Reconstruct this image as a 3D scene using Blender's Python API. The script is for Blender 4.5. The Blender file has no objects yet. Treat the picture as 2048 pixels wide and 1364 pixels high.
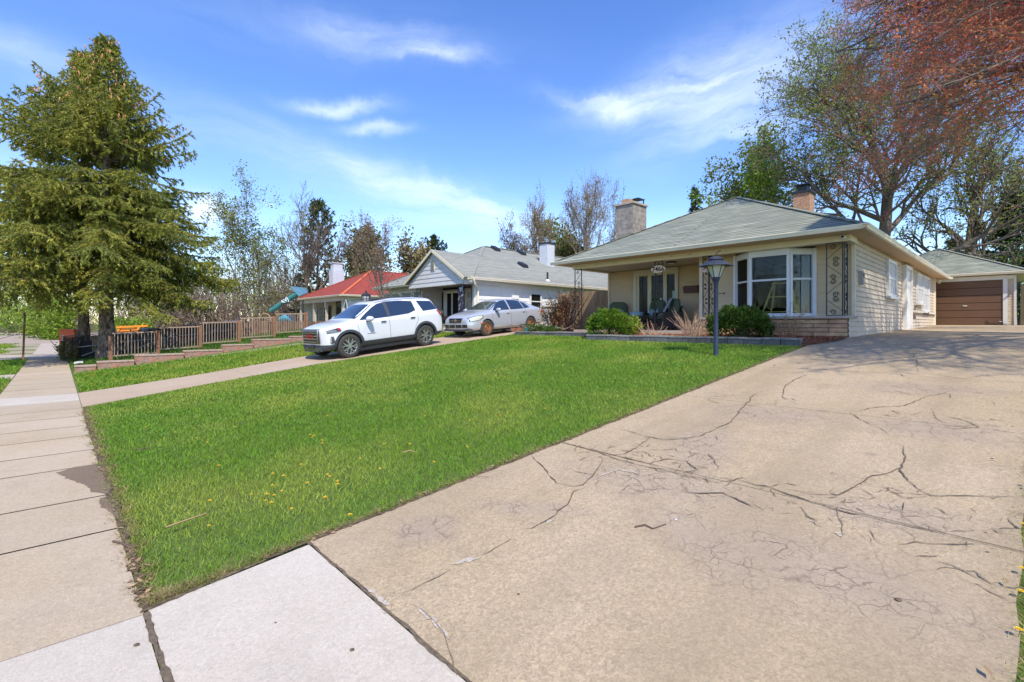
import bpy, bmesh, math, random
import numpy as np
from mathutils import Vector, Matrix
from mathutils.bvhtree import BVHTree
random.seed(7); np.random.seed(7)
SC = bpy.context.scene; COL = SC.collection
R = math.radians
# ------------------------------------------------------------------ camera
cam = bpy.data.objects.new('camera', bpy.data.cameras.new('camera')); COL.objects.link(cam)
cam.data.sensor_width = 36; cam.data.lens = 963/2048*36; cam.data.shift_y = -34/2048
cam.data.clip_start = .05; cam.data.clip_end = 3000
cam.location = (0, 0, 0); cam.rotation_euler = (R(90), 0, R(46.6)); SC.camera = cam
# ------------------------------------------------------------------ sun, exposure
SUN_AZ = (math.cos(R(30)), -math.sin(R(30))); SUN_EL = R(51)
sd = Vector((SUN_AZ[0]*math.cos(SUN_EL), SUN_AZ[1]*math.cos(SUN_EL), math.sin(SUN_EL)))
sun = bpy.data.objects.new('sun', bpy.data.lights.new('sun', 'SUN')); COL.objects.link(sun)
sun.data.energy = 2.85; sun.data.angle = R(.6); sun.data.color = (1, .93, .81)
sun.rotation_euler = sd.to_track_quat('Z', 'Y').to_euler(); sun.location = (10, -10, 30)
SC.view_settings.view_transform = 'Standard'; SC.view_settings.look = 'None'
SC.view_settings.exposure = .86; SC.view_settings.gamma = 1
# ------------------------------------------------------------------ pixel -> place helpers (photo is 2048 wide, eye at the origin)
CA, SA = math.cos(R(46.6)), math.sin(R(46.6))
def ray(u, v):
    a = (u-1024)/963; return Vector((-SA+CA*a, CA+SA*a, (648-v)/963))
def WY(u, v, y): d = ray(u, v); return d*(y/d.y)
def WX(u, v, x): d = ray(u, v); return d*(x/d.x)
def WT(u, v, t): return ray(u, v)*t
# ------------------------------------------------------------------ world: sky and thin cirrus
w = bpy.data.worlds.new('World'); SC.world = w; w.use_nodes = True
nt = w.node_tree; N = nt.nodes; L = nt.links; N.clear()
def nd(t, **k):
    n = N.new(t)
    for a, b in k.items(): setattr(n, a, b)
    return n
def mth(op, a, b=None, c=None):
    n = nd('ShaderNodeMath', operation=op)
    for i, q in enumerate((a, b, c)):
        if q is None: continue
        if isinstance(q, (int, float)): n.inputs[i].default_value = q
        else: L.new(q, n.inputs[i])
    return n.outputs[0]
sky = nd('ShaderNodeTexSky', sky_type='NISHITA', sun_disc=False, sun_elevation=SUN_EL, sun_rotation=math.atan2(sd.x, sd.y))
sky.air_density = 1.0; sky.dust_density = .15; sky.ozone_density = 2.2
hs = nd('ShaderNodeHueSaturation'); hs.inputs['Hue'].default_value = .514; hs.inputs['Saturation'].default_value = 1.24; hs.inputs['Value'].default_value = 1.05
L.new(sky.outputs[0], hs.inputs['Color'])
tc = nd('ShaderNodeTexCoord')
nz = nd('ShaderNodeTexNoise'); nz.inputs['Scale'].default_value = 3.2; nz.inputs['Detail'].default_value = 6; nz.inputs['Roughness'].default_value = .6
L.new(tc.outputs['Generated'], nz.inputs['Vector'])
dist = nd('ShaderNodeVectorMath', operation='MULTIPLY_ADD'); L.new(nz.outputs['Color'], dist.inputs[0]); dist.inputs[1].default_value = (.14, .14, .14)
sub = nd('ShaderNodeVectorMath', operation='ADD'); L.new(tc.outputs['Generated'], sub.inputs[0]); sub.inputs[1].default_value = (-.07, -.07, -.07)
L.new(sub.outputs[0], dist.inputs[2])
# fibrous streak texture, stretched along one direction
mp = nd('ShaderNodeMapping'); L.new(dist.outputs[0], mp.inputs['Vector']); mp.inputs['Rotation'].default_value = (R(8), R(-6), R(46.6)); mp.inputs['Scale'].default_value = (2.2, 2.2, 13)
n2 = nd('ShaderNodeTexNoise'); n2.inputs['Scale'].default_value = 1.6; n2.inputs['Detail'].default_value = 8; n2.inputs['Roughness'].default_value = .62
L.new(mp.outputs[0], n2.inputs['Vector'])
fib = nd('ShaderNodeMapRange'); L.new(n2.outputs['Fac'], fib.inputs[0]); fib.inputs[1].default_value = .36; fib.inputs[2].default_value = .66
tot = None
def blob(u, v, lu, lv, L_, S_, k):
    """a wisp centred where (u,v) points, its length along the (lu,lv) direction"""
    global tot
    c = ray(u, v).normalized(); e = ray(u+lu, v+lv).normalized()
    lg = (e-c).normalized(); sh = c.cross(lg).normalized()
    d = nd('ShaderNodeVectorMath', operation='SUBTRACT'); L.new(dist.outputs[0], d.inputs[0]); d.inputs[1].default_value = c
    out = []
    for ax, s in ((lg, L_), (sh, S_)):
        q = nd('ShaderNodeVectorMath', operation='DOT_PRODUCT'); L.new(d.outputs[0], q.inputs[0]); q.inputs[1].default_value = ax/s
        out.append(mth('MULTIPLY', q.outputs['Value'], q.outputs['Value']))
    e_ = mth('EXPONENT', mth('MULTIPLY', mth('ADD', out[0], out[1]), -1.0))
    # keep the far side of the sky clear
    r_ = mth('MULTIPLY', e_, k)
    tot = r_ if tot is None else mth('ADD', tot, r_)
for b in ((1210, 182, 100, 8, .085, .014, .75), (1330, 168, 100, -22, .14, .028, .5), (1480, 120, 100, -40, .16, .06, .42), (885, 113, 100, 4, .07, .012, .8),
          (670, 203, 100, 2, .07, .013, .7), (745, 252, 100, 6, .05, .010, .6), (820, 365, 100, 34, .22, .03, .55), (980, 400, 100, 10, .2, .03, .5),
          (1450, 225, 100, -32, .14, .05, .5), (1500, 262, 100, -20, .08, .02, .4), (60, 130, 100, 38, .16, .03, .3), (430, 300, 100, 20, .3, .04, .15),
          (650, 60, 100, 10, .3, .05, .12), (1000, 455, 100, 4, .4, .04, .3), (425, 440, 10, -40, .025, .03, 1.2), (750, 70, 100, 12, .12, .02, .35),
          (-700, 200, 100, 30, .4, .06, .5)):
    blob(*b)
fb = nd('ShaderNodeMapRange'); L.new(fib.outputs[0], fb.inputs[0]); fb.inputs[3].default_value = .3; fb.inputs[4].default_value = 1.35
cl = mth('MULTIPLY', tot, fb.outputs[0]); clc = mth('MINIMUM', mth('MULTIPLY', cl, .62), .8)
mx = nd('ShaderNodeMix', data_type='RGBA'); L.new(clc, mx.inputs[0]); L.new(hs.outputs[0], mx.inputs[6]); mx.inputs[7].default_value = (4.6, 5.1, 5.9, 1)
bg = nd('ShaderNodeBackground'); bg.inputs['Strength'].default_value = .15; L.new(mx.outputs[2], bg.inputs['Color'])
wo = nd('ShaderNodeOutputWorld'); L.new(bg.outputs[0], wo.inputs[0])
# ------------------------------------------------------------------ terrain
KN = [(-400, -1.9), (-9, -1.85), (-4.6, -1.74), (-4.0, -1.68), (-.93, -1.6), (.35, -1.6), (11.5, -.541), (12.5, -.45), (13.3, -.385), (14, -.335), (15, -.31), (20, -.23), (32, -.05), (60, 0), (500, 0)]
KY = [k[0] for k in KN]; KZ = [k[1] for k in KN]
def sst(x, a, b): t = np.clip((x-a)/(b-a), 0, 1); return t*t*(3-2*t)
def ZT(x, y):
    x = np.asarray(x, float); y = np.asarray(y, float)
    z = np.interp(y, KY, KZ)
    e = .045*np.clip(y-1.3, 0, 7.8)*sst(-x, 19.5, 24.3)*(1-sst(-x, 29, 33))*(1-.7*sst(y, 10, 14))
    far = sst(-x, 31, 36)                                   # beyond the alley the land lies flat
    return (z+e)*(1-far) + (-1.62)*far*(1-sst(y, 12, 40)) + z*far*sst(y, 12, 40)
def zt(x, y): return float(ZT(x, y))
# ------------------------------------------------------------------ materials
MATS = {}
def mat(name, col, rough=.7, metal=0, var=.0, vs=3, bump=0, bs=60, spec=.5, col2=None, c2s=8, c2t=(.45, .6), island=0, alpha=None, stretch=None, coat=0):
    if name in MATS: return MATS[name]
    m = bpy.data.materials.new(name); m.use_nodes = True; n = m.node_tree.nodes; l = m.node_tree.links
    b = n['Principled BSDF']; b.inputs['Roughness'].default_value = rough; b.inputs['Metallic'].default_value = metal
    b.inputs['Specular IOR Level'].default_value = spec; b.inputs['Coat Weight'].default_value = coat
    tcn = n.new('ShaderNodeTexCoord'); vec = tcn.outputs['Object']
    if stretch:
        mpn = n.new('ShaderNodeMapping'); l.new(vec, mpn.inputs[0]); mpn.inputs['Scale'].default_value = stretch; vec = mpn.outputs[0]
    c = None
    rgb = n.new('ShaderNodeRGB'); rgb.outputs[0].default_value = (*col, 1); c = rgb.outputs[0]
    if col2:
        t = n.new('ShaderNodeTexNoise'); t.inputs['Scale'].default_value = c2s; t.inputs['Detail'].default_value = 5; l.new(vec, t.inputs['Vector'])
        r = n.new('ShaderNodeMapRange'); r.inputs[1].default_value = c2t[0]; r.inputs[2].default_value = c2t[1]; l.new(t.outputs['Fac'], r.inputs[0])
        x = n.new('ShaderNodeMix'); x.data_type = 'RGBA'; l.new(r.outputs[0], x.inputs[0]); l.new(c, x.inputs[6]); x.inputs[7].default_value = (*col2, 1); c = x.outputs[2]
    if var:
        t = n.new('ShaderNodeTexNoise'); t.inputs['Scale'].default_value = vs; t.inputs['Detail'].default_value = 6; l.new(vec, t.inputs['Vector'])
        r = n.new('ShaderNodeMapRange'); r.inputs[1].default_value = .3; r.inputs[2].default_value = .7; r.inputs[3].default_value = 1-var; r.inputs[4].default_value = 1+var; l.new(t.outputs['Fac'], r.inputs[0])
        h = n.new('ShaderNodeHueSaturation'); l.new(c, h.inputs['Color']); l.new(r.outputs[0], h.inputs['Value']); c = h.outputs[0]
    if island:
        g = n.new('ShaderNodeNewGeometry')
        r = n.new('ShaderNodeMapRange'); r.inputs[3].default_value = 1-island; r.inputs[4].default_value = 1+island; l.new(g.outputs['Random Per Island'], r.inputs[0])
        h = n.new('ShaderNodeHueSaturation'); l.new(c, h.inputs['Color']); l.new(r.outputs[0], h.inputs['Value'])
        r2 = n.new('ShaderNodeMath'); r2.operation = 'MULTIPLY_ADD'; l.new(g.outputs['Random Per Island'], r2.inputs[0]); r2.inputs[1].default_value = 7.3; r2.inputs[2].default_value = 0
        r3 = n.new('ShaderNodeMath'); r3.operation = 'FRACT'; l.new(r2.outputs[0], r3.inputs[0])
        r4 = n.new('ShaderNodeMapRange'); r4.inputs[3].default_value = .5-.06*island; r4.inputs[4].default_value = .5+.05*island; l.new(r3.outputs[0], r4.inputs[0]); l.new(r4.outputs[0], h.inputs['Hue'])
        c = h.outputs[0]
    l.new(c, b.inputs['Base Color'])
    if bump:
        t = n.new('ShaderNodeTexNoise'); t.inputs['Scale'].default_value = bs; t.inputs['Detail'].default_value = 4; l.new(vec, t.inputs['Vector'])
        p = n.new('ShaderNodeBump'); p.inputs['Strength'].default_value = bump; p.inputs['Distance'].default_value = .02; l.new(t.outputs['Fac'], p.inputs['Height']); l.new(p.outputs[0], b.inputs['Normal'])
    MATS[name] = m; return m
def leafmat(name, col, col2=None, island=.35, trans=.35, c2s=.6, c2t=(.4, .62)):
    if name in MATS: return MATS[name]
    m = mat(name, col, rough=.55, col2=col2, c2s=c2s, c2t=c2t, island=island, spec=.3)
    n = m.node_tree.nodes; l = m.node_tree.links; b = n['Principled BSDF']
    src = b.inputs['Base Color'].links[0].from_socket
    tr = n.new('ShaderNodeBsdfTranslucent'); l.new(src, tr.inputs[0])
    x = n.new('ShaderNodeMixShader'); x.inputs[0].default_value = trans; l.new(b.outputs[0], x.inputs[1]); l.new(tr.outputs[0], x.inputs[2])
    l.new(x.outputs[0], n['Material Output'].inputs[0]); return m
def brickmat(name, c1, c2, mortar, bw, bh, ms=.01, off=.5, rough=.85, bump=.4, noise=.15, nscale=12, squash=1, mv=.0, dirt=None, streak=None):
    if name in MATS: return MATS[name]
    m = bpy.data.materials.new(name); m.use_nodes = True; n = m.node_tree.nodes; l = m.node_tree.links
    b = n['Principled BSDF']; b.inputs['Roughness'].default_value = rough
    tcn = n.new('ShaderNodeTexCoord')
    t = n.new('ShaderNodeTexBrick'); t.offset = off; t.inputs['Color1'].default_value = (*c1, 1); t.inputs['Color2'].default_value = (*c2, 1); t.inputs['Mortar'].default_value = (*mortar, 1)
    t.inputs['Scale'].default_value = 1; t.inputs['Brick Width'].default_value = bw; t.inputs['Row Height'].default_value = bh; t.inputs['Mortar Size'].default_value = ms; t.inputs['Mortar Smooth'].default_value = .3
    vec = tcn.outputs['UV']
    if mv:
        q = n.new('ShaderNodeTexNoise'); q.inputs['Scale'].default_value = 6; l.new(vec, q.inputs['Vector'])
        a = n.new('ShaderNodeVectorMath'); a.operation = 'MULTIPLY_ADD'; l.new(q.outputs['Color'], a.inputs[0]); a.inputs[1].default_value = (mv, mv, mv); l.new(vec, a.inputs[2]); vec = a.outputs[0]
    l.new(vec, t.inputs['Vector'])
    q = n.new('ShaderNodeTexNoise'); q.inputs['Scale'].default_value = nscale; q.inputs['Detail'].default_value = 6; qv = tcn.outputs['UV']
    if streak: mq = n.new('ShaderNodeMapping'); l.new(qv, mq.inputs[0]); mq.inputs['Scale'].default_value = streak; qv = mq.outputs[0]
    l.new(qv, q.inputs['Vector'])
    r = n.new('ShaderNodeMapRange'); r.inputs[1].default_value = .3; r.inputs[2].default_value = .7; r.inputs[3].default_value = 1-noise; r.inputs[4].default_value = 1+noise; l.new(q.outputs['Fac'], r.inputs[0])
    h = n.new('ShaderNodeHueSaturation'); l.new(t.outputs['Color'], h.inputs['Color']); l.new(r.outputs[0], h.inputs['Value']); c = h.outputs[0]
    if dirt:
        q2 = n.new('ShaderNodeTexNoise'); q2.inputs['Scale'].default_value = .8; q2.inputs['Detail'].default_value = 5; l.new(tcn.outputs['UV'], q2.inputs['Vector'])
        r2 = n.new('ShaderNodeMapRange'); r2.inputs[1].default_value = .45; r2.inputs[2].default_value = .7; r2.inputs[4].default_value = .7; l.new(q2.outputs['Fac'], r2.inputs[0])
        x = n.new('ShaderNodeMix'); x.data_type = 'RGBA'; l.new(r2.outputs[0], x.inputs[0]); l.new(c, x.inputs[6]); x.inputs[7].default_value = (*dirt, 1); c = x.outputs[2]
    l.new(c, b.inputs['Base Color'])
    p = n.new('ShaderNodeBump'); p.inputs['Strength'].default_value = bump; p.inputs['Distance'].default_value = .015
    iv = n.new('ShaderNodeMath'); iv.operation = 'MULTIPLY_ADD'; l.new(t.outputs['Fac'], iv.inputs[0]); iv.inputs[1].default_value = -1; l.new(q.outputs['Fac'], iv.inputs[2])
    l.new(iv.outputs[0], p.inputs['Height']); l.new(p.outputs[0], b.inputs['Normal'])
    MATS[name] = m; return m
def glassmat(name, tint=(.02, .025, .03), rough=.04):
    return mat(name, tint, rough=rough, spec=.9, coat=.6)
# ------------------------------------------------------------------ object helpers
def tag(o, label=None, cat=None, group=None, kind=None):
    if label: o['label'] = label
    if cat: o['category'] = cat
    if group: o['group'] = group
    if kind: o['kind'] = kind
    return o
def thing(name, label, cat, loc=(0, 0, 0), rot=(0, 0, 0), group=None):
    o = bpy.data.objects.new(name, None); COL.objects.link(o); o.location = loc; o.rotation_euler = rot; o.empty_display_size = .2
    return tag(o, label, cat, group)
def rootloc(p):
    while p.parent: p = p.parent
    return Vector(p.location)
def mesh_obj(name, V, F, m, parent=None, smooth=False, uv=True, world=True, loc=None):
    """link one mesh; world=True: vertices are in world space (un-rotated parents)"""
    me = bpy.data.meshes.new(name); V = np.asarray(V, float).reshape(-1, 3)
    if parent is not None and world: V = V-np.array(rootloc(parent))
    elif loc is not None: V = V-np.array(loc)
    me.from_pydata(V.tolist(), [], F if isinstance(F, list) else F.tolist()); me.update()
    if smooth: me.polygons.foreach_set('use_smooth', [True]*len(me.polygons))
    if uv: metric_uv(me)
    ms = m if isinstance(m, (list, tuple)) else [m]
    for q in ms: me.materials.append(q)
    o = bpy.data.objects.new(name, me); COL.objects.link(o)
    if parent is not None: o.parent = parent
    elif loc is not None: o.location = loc
    return o
def metric_uv(me):
    lay = me.uv_layers.new(name='UVMap'); co = [v.co for v in me.vertices]; d = [0.0]*(2*len(me.loops))
    for p in me.polygons:
        nrm = p.normal
        if abs(nrm.z) > .985: ua, va = Vector((1, 0, 0)), Vector((0, 1, 0))
        else: ua = Vector((0, 0, 1)).cross(nrm).normalized(); va = nrm.cross(ua)
        for li, vi in zip(p.loop_indices, p.vertices): c = co[vi]; d[2*li] = c.dot(ua); d[2*li+1] = c.dot(va)
    lay.data.foreach_set('uv', d)
class MB:
    def __init__(s): s.v = []; s.f = []
    def add(s, vs, fs):
        k = len(s.v); s.v += [tuple(q) for q in vs]; s.f += [tuple(i+k for i in f) for f in fs]; return s
    def box(s, x0, x1, y0, y1, z0, z1):
        return s.add([(x0, y0, z0), (x1, y0, z0), (x1, y1, z0), (x0, y1, z0), (x0, y0, z1), (x1, y0, z1), (x1, y1, z1), (x0, y1, z1)],
                     [(0, 3, 2, 1), (4, 5, 6, 7), (0, 1, 5, 4), (1, 2, 6, 5), (2, 3, 7, 6), (3, 0, 4, 7)])
    def bar(s, a, b, w, h=None, up=(0, 0, 1)):
        a = Vector(a); b = Vector(b); d = (b-a).normalized(); h = w if h is None else h; up = Vector(up)
        if abs(d.dot(up)) > .98: up = Vector((1, 0, 0))
        sx = d.cross(up).normalized()*(w/2); sz = sx.cross(d).normalized()*(h/2)
        v = [a-sx-sz, a+sx-sz, a+sx+sz, a-sx+sz, b-sx-sz, b+sx-sz, b+sx+sz, b-sx+sz]
        return s.add(v, [(0, 1, 2, 3), (7, 6, 5, 4), (0, 4, 5, 1), (1, 5, 6, 2), (2, 6, 7, 3), (3, 7, 4, 0)])
    def tube(s, pts, rad, n=8, cap=True):
        pts = [Vector(p) for p in pts]; rs = rad if isinstance(rad, (list, tuple)) else [rad]*len(pts); k = len(s.v)
        t0 = (pts[1]-pts[0]).normalized(); up = Vector((0, 0, 1)) if abs(t0.z) < .9 else Vector((1, 0, 0)); x = t0.cross(up).normalized()
        for i, p in enumerate(pts):
            t = (pts[min(i+1, len(pts)-1)]-pts[max(i-1, 0)]).normalized(); x = (x-t*x.dot(t)).normalized(); y = t.cross(x)
            for j in range(n):
                a = 2*math.pi*j/n; s.v.append(tuple(p+x*(math.cos(a)*rs[i])+y*(math.sin(a)*rs[i])))
        for i in range(len(pts)-1):
            for j in range(n): s.f.append((k+i*n+j, k+i*n+(j+1) % n, k+(i+1)*n+(j+1) % n, k+(i+1)*n+j))
        if cap: s.f.append(tuple(k+j for j in range(n))[::-1]); s.f.append(tuple(k+(len(pts)-1)*n+j for j in range(n)))
        return s
    def lathe(s, prof, c=(0, 0, 0), n=16, axis='z', sq=1):
        k = len(s.v); c = Vector(c)
        for (r, h) in prof:
            for j in range(n):
                a = 2*math.pi*(j+.5)/n; p, q = math.cos(a)*r, math.sin(a)*r
                s.v.append(tuple(c+(Vector((p, q, h)) if axis == 'z' else Vector((h, p, q)) if axis == 'x' else Vector((p, h, q)))))
        for i in range(len(prof)-1):
            for j in range(n):
                f = (k+i*n+j, k+i*n+(j+1) % n, k+(i+1)*n+(j+1) % n, k+(i+1)*n+j); s.f.append(f if axis != 'y' else f[::-1])
        s.f.append(tuple(k+j for j in range(n))[::-1] if axis != 'y' else tuple(k+j for j in range(n))); e = tuple(k+(len(prof)-1)*n+j for j in range(n)); s.f.append(e if axis != 'y' else e[::-1])
        return s
    def prism(s, poly, d):           # poly: list of 3D points, extruded by vector d
        k = len(s.v); n = len(poly); d = Vector(d); s.v += [tuple(p) for p in poly]+[tuple(Vector(p)+d) for p in poly]
        s.f.append(tuple(range(k, k+n))); s.f.append(tuple(range(k+n, k+2*n))[::-1])
        for i in range(n): j = (i+1) % n; s.f.append((k+j, k+i, k+n+i, k+n+j))
        return s
    def xf(s, M):
        s.v = [tuple(M @ Vector(q)) for q in s.v]; return s
    def build(s, name, m, parent=None, smooth=False, world=True, loc=None, fixn=False):
        o = mesh_obj(name, s.v, s.f, m, parent, smooth, True, world, loc)
        if fixn:
            b = bmesh.new(); b.from_mesh(o.data); bmesh.ops.recalc_face_normals(b, faces=b.faces); b.to_mesh(o.data); b.free()
        return o
def autosmooth(o, ang=35):
    me = o.data; me.polygons.foreach_set('use_smooth', [True]*len(me.polygons))
    b = bmesh.new(); b.from_mesh(me)
    for e in b.edges:
        if len(e.link_faces) == 2 and e.calc_face_angle(0) > R(ang): e.smooth = False
    b.to_mesh(me); b.free()
def dup_tree(o, parent=None):
    c = o.copy(); COL.objects.link(c)
    if parent is not None: c.parent = parent
    for ch in list(o.children): dup_tree(ch, c)
    return c
def fastmesh(name, V, F, m, parent=None, loc=None):
    """big meshes of triangles or quads from numpy arrays"""
    me = bpy.data.meshes.new(name); V = np.asarray(V, np.float32); F = np.asarray(F, np.int32)
    if parent is not None: V = V-np.array(rootloc(parent), np.float32)
    elif loc is not None: V = V-np.array(loc, np.float32)
    k = F.shape[1]; nf = len(F)
    me.vertices.add(len(V)); me.vertices.foreach_set('co', V.ravel()); me.loops.add(nf*k); me.loops.foreach_set('vertex_index', F.ravel())
    me.polygons.add(nf); me.polygons.foreach_set('loop_start', np.arange(0, nf*k, k, dtype=np.int32)); me.polygons.foreach_set('loop_total', np.full(nf, k, np.int32))
    me.update(calc_edges=True); me.materials.append(m)
    o = bpy.data.objects.new(name, me); COL.objects.link(o)
    if parent is not None: o.parent = parent
    elif loc is not None: o.location = loc
    return o
def sheet(name, xs, ys, off, m, skirt=0, parent=None, xfun=None, noise=0):
    """a slab following the land: grid over xs, ys; xfun may bend the x of the columns by y"""
    xs = list(xs); ys = list(ys); V = []; F = []
    for j, y in enumerate(ys):
        for i, x in enumerate(xs):
            xx = xfun(i/(len(xs)-1), y) if xfun else x
            V.append((xx, y, zt(xx, y)+off))
    nx = len(xs)
    for j in range(len(ys)-1):
        for i in range(nx-1): a = j*nx+i; F.append((a, a+1, a+1+nx, a+nx))
    if skirt:
        ring = [i for i in range(nx)]+[j*nx+nx-1 for j in range(1, len(ys))]+[(len(ys)-1)*nx+i for i in range(nx-2, -1, -1)]+[j*nx for j in range(len(ys)-2, 0, -1)]
        k = len(V); V += [(V[r][0], V[r][1], V[r][2]-skirt) for r in ring]; n = len(ring)
        for i in range(n): F.append((ring[(i+1) % n], ring[i], k+i, k+(i+1) % n))
    return mesh_obj(name, V, F, m, parent)
def fr(a, b, s):
    n = max(1, int(round(abs(b-a)/s))); return [a+(b-a)*i/n for i in range(n+1)]
# ------------------------------------------------------------------ ground, concrete
def concrete(name, c1, c2, speck=.16, stain=(.25, .2, .15), stk=.35, isl=0, patches=None):
    m = bpy.data.materials.new(name); m.use_nodes = True; n = m.node_tree.nodes; l = m.node_tree.links; b = n['Principled BSDF']; b.inputs['Roughness'].default_value = .88; b.inputs['Specular IOR Level'].default_value = .25
    tcn = n.new('ShaderNodeTexCoord'); g = n.new('ShaderNodeNewGeometry'); vec = g.outputs['Position']
    def noise(s, d=5, r=.55):
        t = n.new('ShaderNodeTexNoise'); t.inputs['Scale'].default_value = s; t.inputs['Detail'].default_value = d; t.inputs['Roughness'].default_value = r; l.new(vec, t.inputs['Vector']); return t.outputs['Fac']
    def mr(i, a, b_, c, d):
        r = n.new('ShaderNodeMapRange'); l.new(i, r.inputs[0]); r.inputs[1].default_value = a; r.inputs[2].default_value = b_; r.inputs[3].default_value = c; r.inputs[4].default_value = d; return r.outputs[0]
    def mix(f, a, b_):
        x = n.new('ShaderNodeMix'); x.data_type = 'RGBA'
        l.new(f, x.inputs[0])
        for i, q in ((6, a), (7, b_)):
            if isinstance(q, tuple): x.inputs[i].default_value = (*q, 1)
            else: l.new(q, x.inputs[i])
        return x.outputs[2]
    c = mix(mr(noise(.7, 6, .6), .38, .62, 0, 1), c1, c2)
    c = mix(mr(noise(2.2, 7, .65), .5, .78, 0, stk), c, stain)
    sp = noise(95, 3, .7)
    v = n.new('ShaderNodeTexVoronoi'); v.inputs['Scale'].default_value = 60; l.new(vec, v.inputs['Vector'])
    h = n.new('ShaderNodeHueSaturation'); l.new(c, h.inputs['Color']); l.new(mr(sp, .3, .7, 1-speck*1.5, 1+speck*1.5), h.inputs['Value']); c = h.outputs[0]
    h2 = n.new('ShaderNodeHueSaturation'); l.new(c, h2.inputs['Color']); l.new(mr(v.outputs['Color'], 0, 1, 1-speck*1.1, 1+speck*1.1), h2.inputs['Value']); c = h2.outputs[0]
    # darker pits and a few pale chips
    v2 = n.new('ShaderNodeTexVoronoi'); v2.inputs['Scale'].default_value = 26; l.new(vec, v2.inputs['Vector'])
    c = mix(mr(v2.outputs['Distance'], .05, .09, .55, 0), c, tuple(q*.55 for q in c1))
    v3 = n.new('ShaderNodeTexVoronoi'); v3.inputs['Scale'].default_value = 19; l.new(vec, v3.inputs['Vector'])
    c = mix(mr(v3.outputs['Distance'], .04, .07, .6, 0), c, tuple(min(.85, q*1.45) for q in c1))
    if patches:
        # tyre-darkened lanes and small oil spots
        sx = n.new('ShaderNodeMapping'); l.new(vec, sx.inputs[0]); sx.inputs['Scale'].default_value = (1.6, .16, 1); t = n.new('ShaderNodeTexNoise'); t.inputs['Scale'].default_value = 1.1; t.inputs['Detail'].default_value = 6; l.new(sx.outputs[0], t.inputs['Vector'])
        c = mix(mr(t.outputs['Fac'], .48, .68, 0, .45), c, tuple(q*.72 for q in c1))
        v4 = n.new('ShaderNodeTexVoronoi'); v4.inputs['Scale'].default_value = 1.3; l.new(vec, v4.inputs['Vector']); c = mix(mr(v4.outputs['Distance'], .03, .09, .35, 0), c, (.17, .13, .10))
        # crazed areas: a net of fine cracks where the slab has broken up
        wp_ = n.new('ShaderNodeVectorMath'); wp_.operation = 'MULTIPLY_ADD'; nn_ = n.new('ShaderNodeTexNoise'); nn_.inputs['Scale'].default_value = 7; nn_.inputs['Detail'].default_value = 5; l.new(vec, nn_.inputs['Vector']); l.new(nn_.outputs['Color'], wp_.inputs[0]); wp_.inputs[1].default_value = (.16, .16, 0); l.new(vec, wp_.inputs[2])
        tot_ = None
        for (cx, cy, rx, ry, ro) in patches:
            m1 = n.new('ShaderNodeMapping'); m1.vector_type = 'TEXTURE'; l.new(wp_.outputs[0], m1.inputs[0]); m1.inputs['Location'].default_value = (cx+.08, cy+.08, 0); m1.inputs['Rotation'].default_value = (0, 0, ro); m1.inputs['Scale'].default_value = (rx, ry, 1000)
            le = n.new('ShaderNodeVectorMath'); le.operation = 'LENGTH'; l.new(m1.outputs[0], le.inputs[0]); k_ = mr(le.outputs['Value'], .35, 1.15, 1, 0)
            if tot_ is None: tot_ = k_
            else: a_ = n.new('ShaderNodeMath'); a_.operation = 'MAXIMUM'; l.new(tot_, a_.inputs[0]); l.new(k_, a_.inputs[1]); tot_ = a_.outputs[0]
        br = noise(5.5, 4); mk = n.new('ShaderNodeMath'); mk.operation = 'MULTIPLY'; l.new(tot_, mk.inputs[0]); l.new(mr(br, .36, .56, 0, 1), mk.inputs[1])
        c = mix(mr(tot_, 0, 1, 0, .4), c, (.36, .285, .225))
        for sc_v, th, st_ in ((5.5, .018, .95), (13, .026, .75)):
            ve = n.new('ShaderNodeTexVoronoi'); ve.feature = 'DISTANCE_TO_EDGE'; ve.inputs['Scale'].default_value = sc_v; l.new(wp_.outputs[0], ve.inputs['Vector'])
            q_ = n.new('ShaderNodeMath'); q_.operation = 'MULTIPLY'; l.new(mr(ve.outputs['Distance'], th*.35, th*1.8, st_, 0), q_.inputs[0]); l.new(mk.outputs[0], q_.inputs[1]); c = mix(q_.outputs[0], c, (.19, .14, .10))
    if isl:
        h3 = n.new('ShaderNodeHueSaturation'); l.new(c, h3.inputs['Color']); l.new(mr(g.outputs['Random Per Island'], 0, 1, 1-isl, 1+isl), h3.inputs['Value']); c = h3.outputs[0]
    l.new(c, b.inputs['Base Color'])
    p = n.new('ShaderNodeBump'); p.inputs['Strength'].default_value = .35; p.inputs['Distance'].default_value = .006; l.new(sp, p.inputs['Height']); l.new(p.outputs[0], b.inputs['Normal'])
    return m
PATCH = [(-2.05, 3.55, .95, .42, .15), (-1.35, 2.95, .8, .3, -.5), (-.75, 3.05, .9, .42, -.15), (-.55, 4.0, .55, .3, .2), (-2.15, 4.6, .35, .9, .3), (-2.05, 6.1, .8, .45, .1), (-.55, 6.3, .7, .5, 0), (-.9, 8.3, .9, .45, .2), (-2.9, 1.9, .3, .25, 0), (-2.55, 2.6, .5, .16, .5)]
M_drive = concrete('drive_concrete', (.42, .322, .195), (.455, .35, .225), .17, (.28, .215, .14), .5, patches=PATCH)
M_walk = concrete('walk_concrete', (.455, .355, .235), (.48, .385, .27), .1, (.33, .25, .18), .35, isl=.07)
M_white = concrete('new_concrete', (.52, .45, .355), (.555, .49, .40), .08, (.40, .35, .28), .5)
M_ndrive = concrete('neighbor_concrete', (.44, .33, .225), (.47, .36, .255), .07, (.36, .26, .18), .3)
M_path = concrete('pale_concrete', (.47, .38, .29), (.50, .42, .33), .08)
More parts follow.
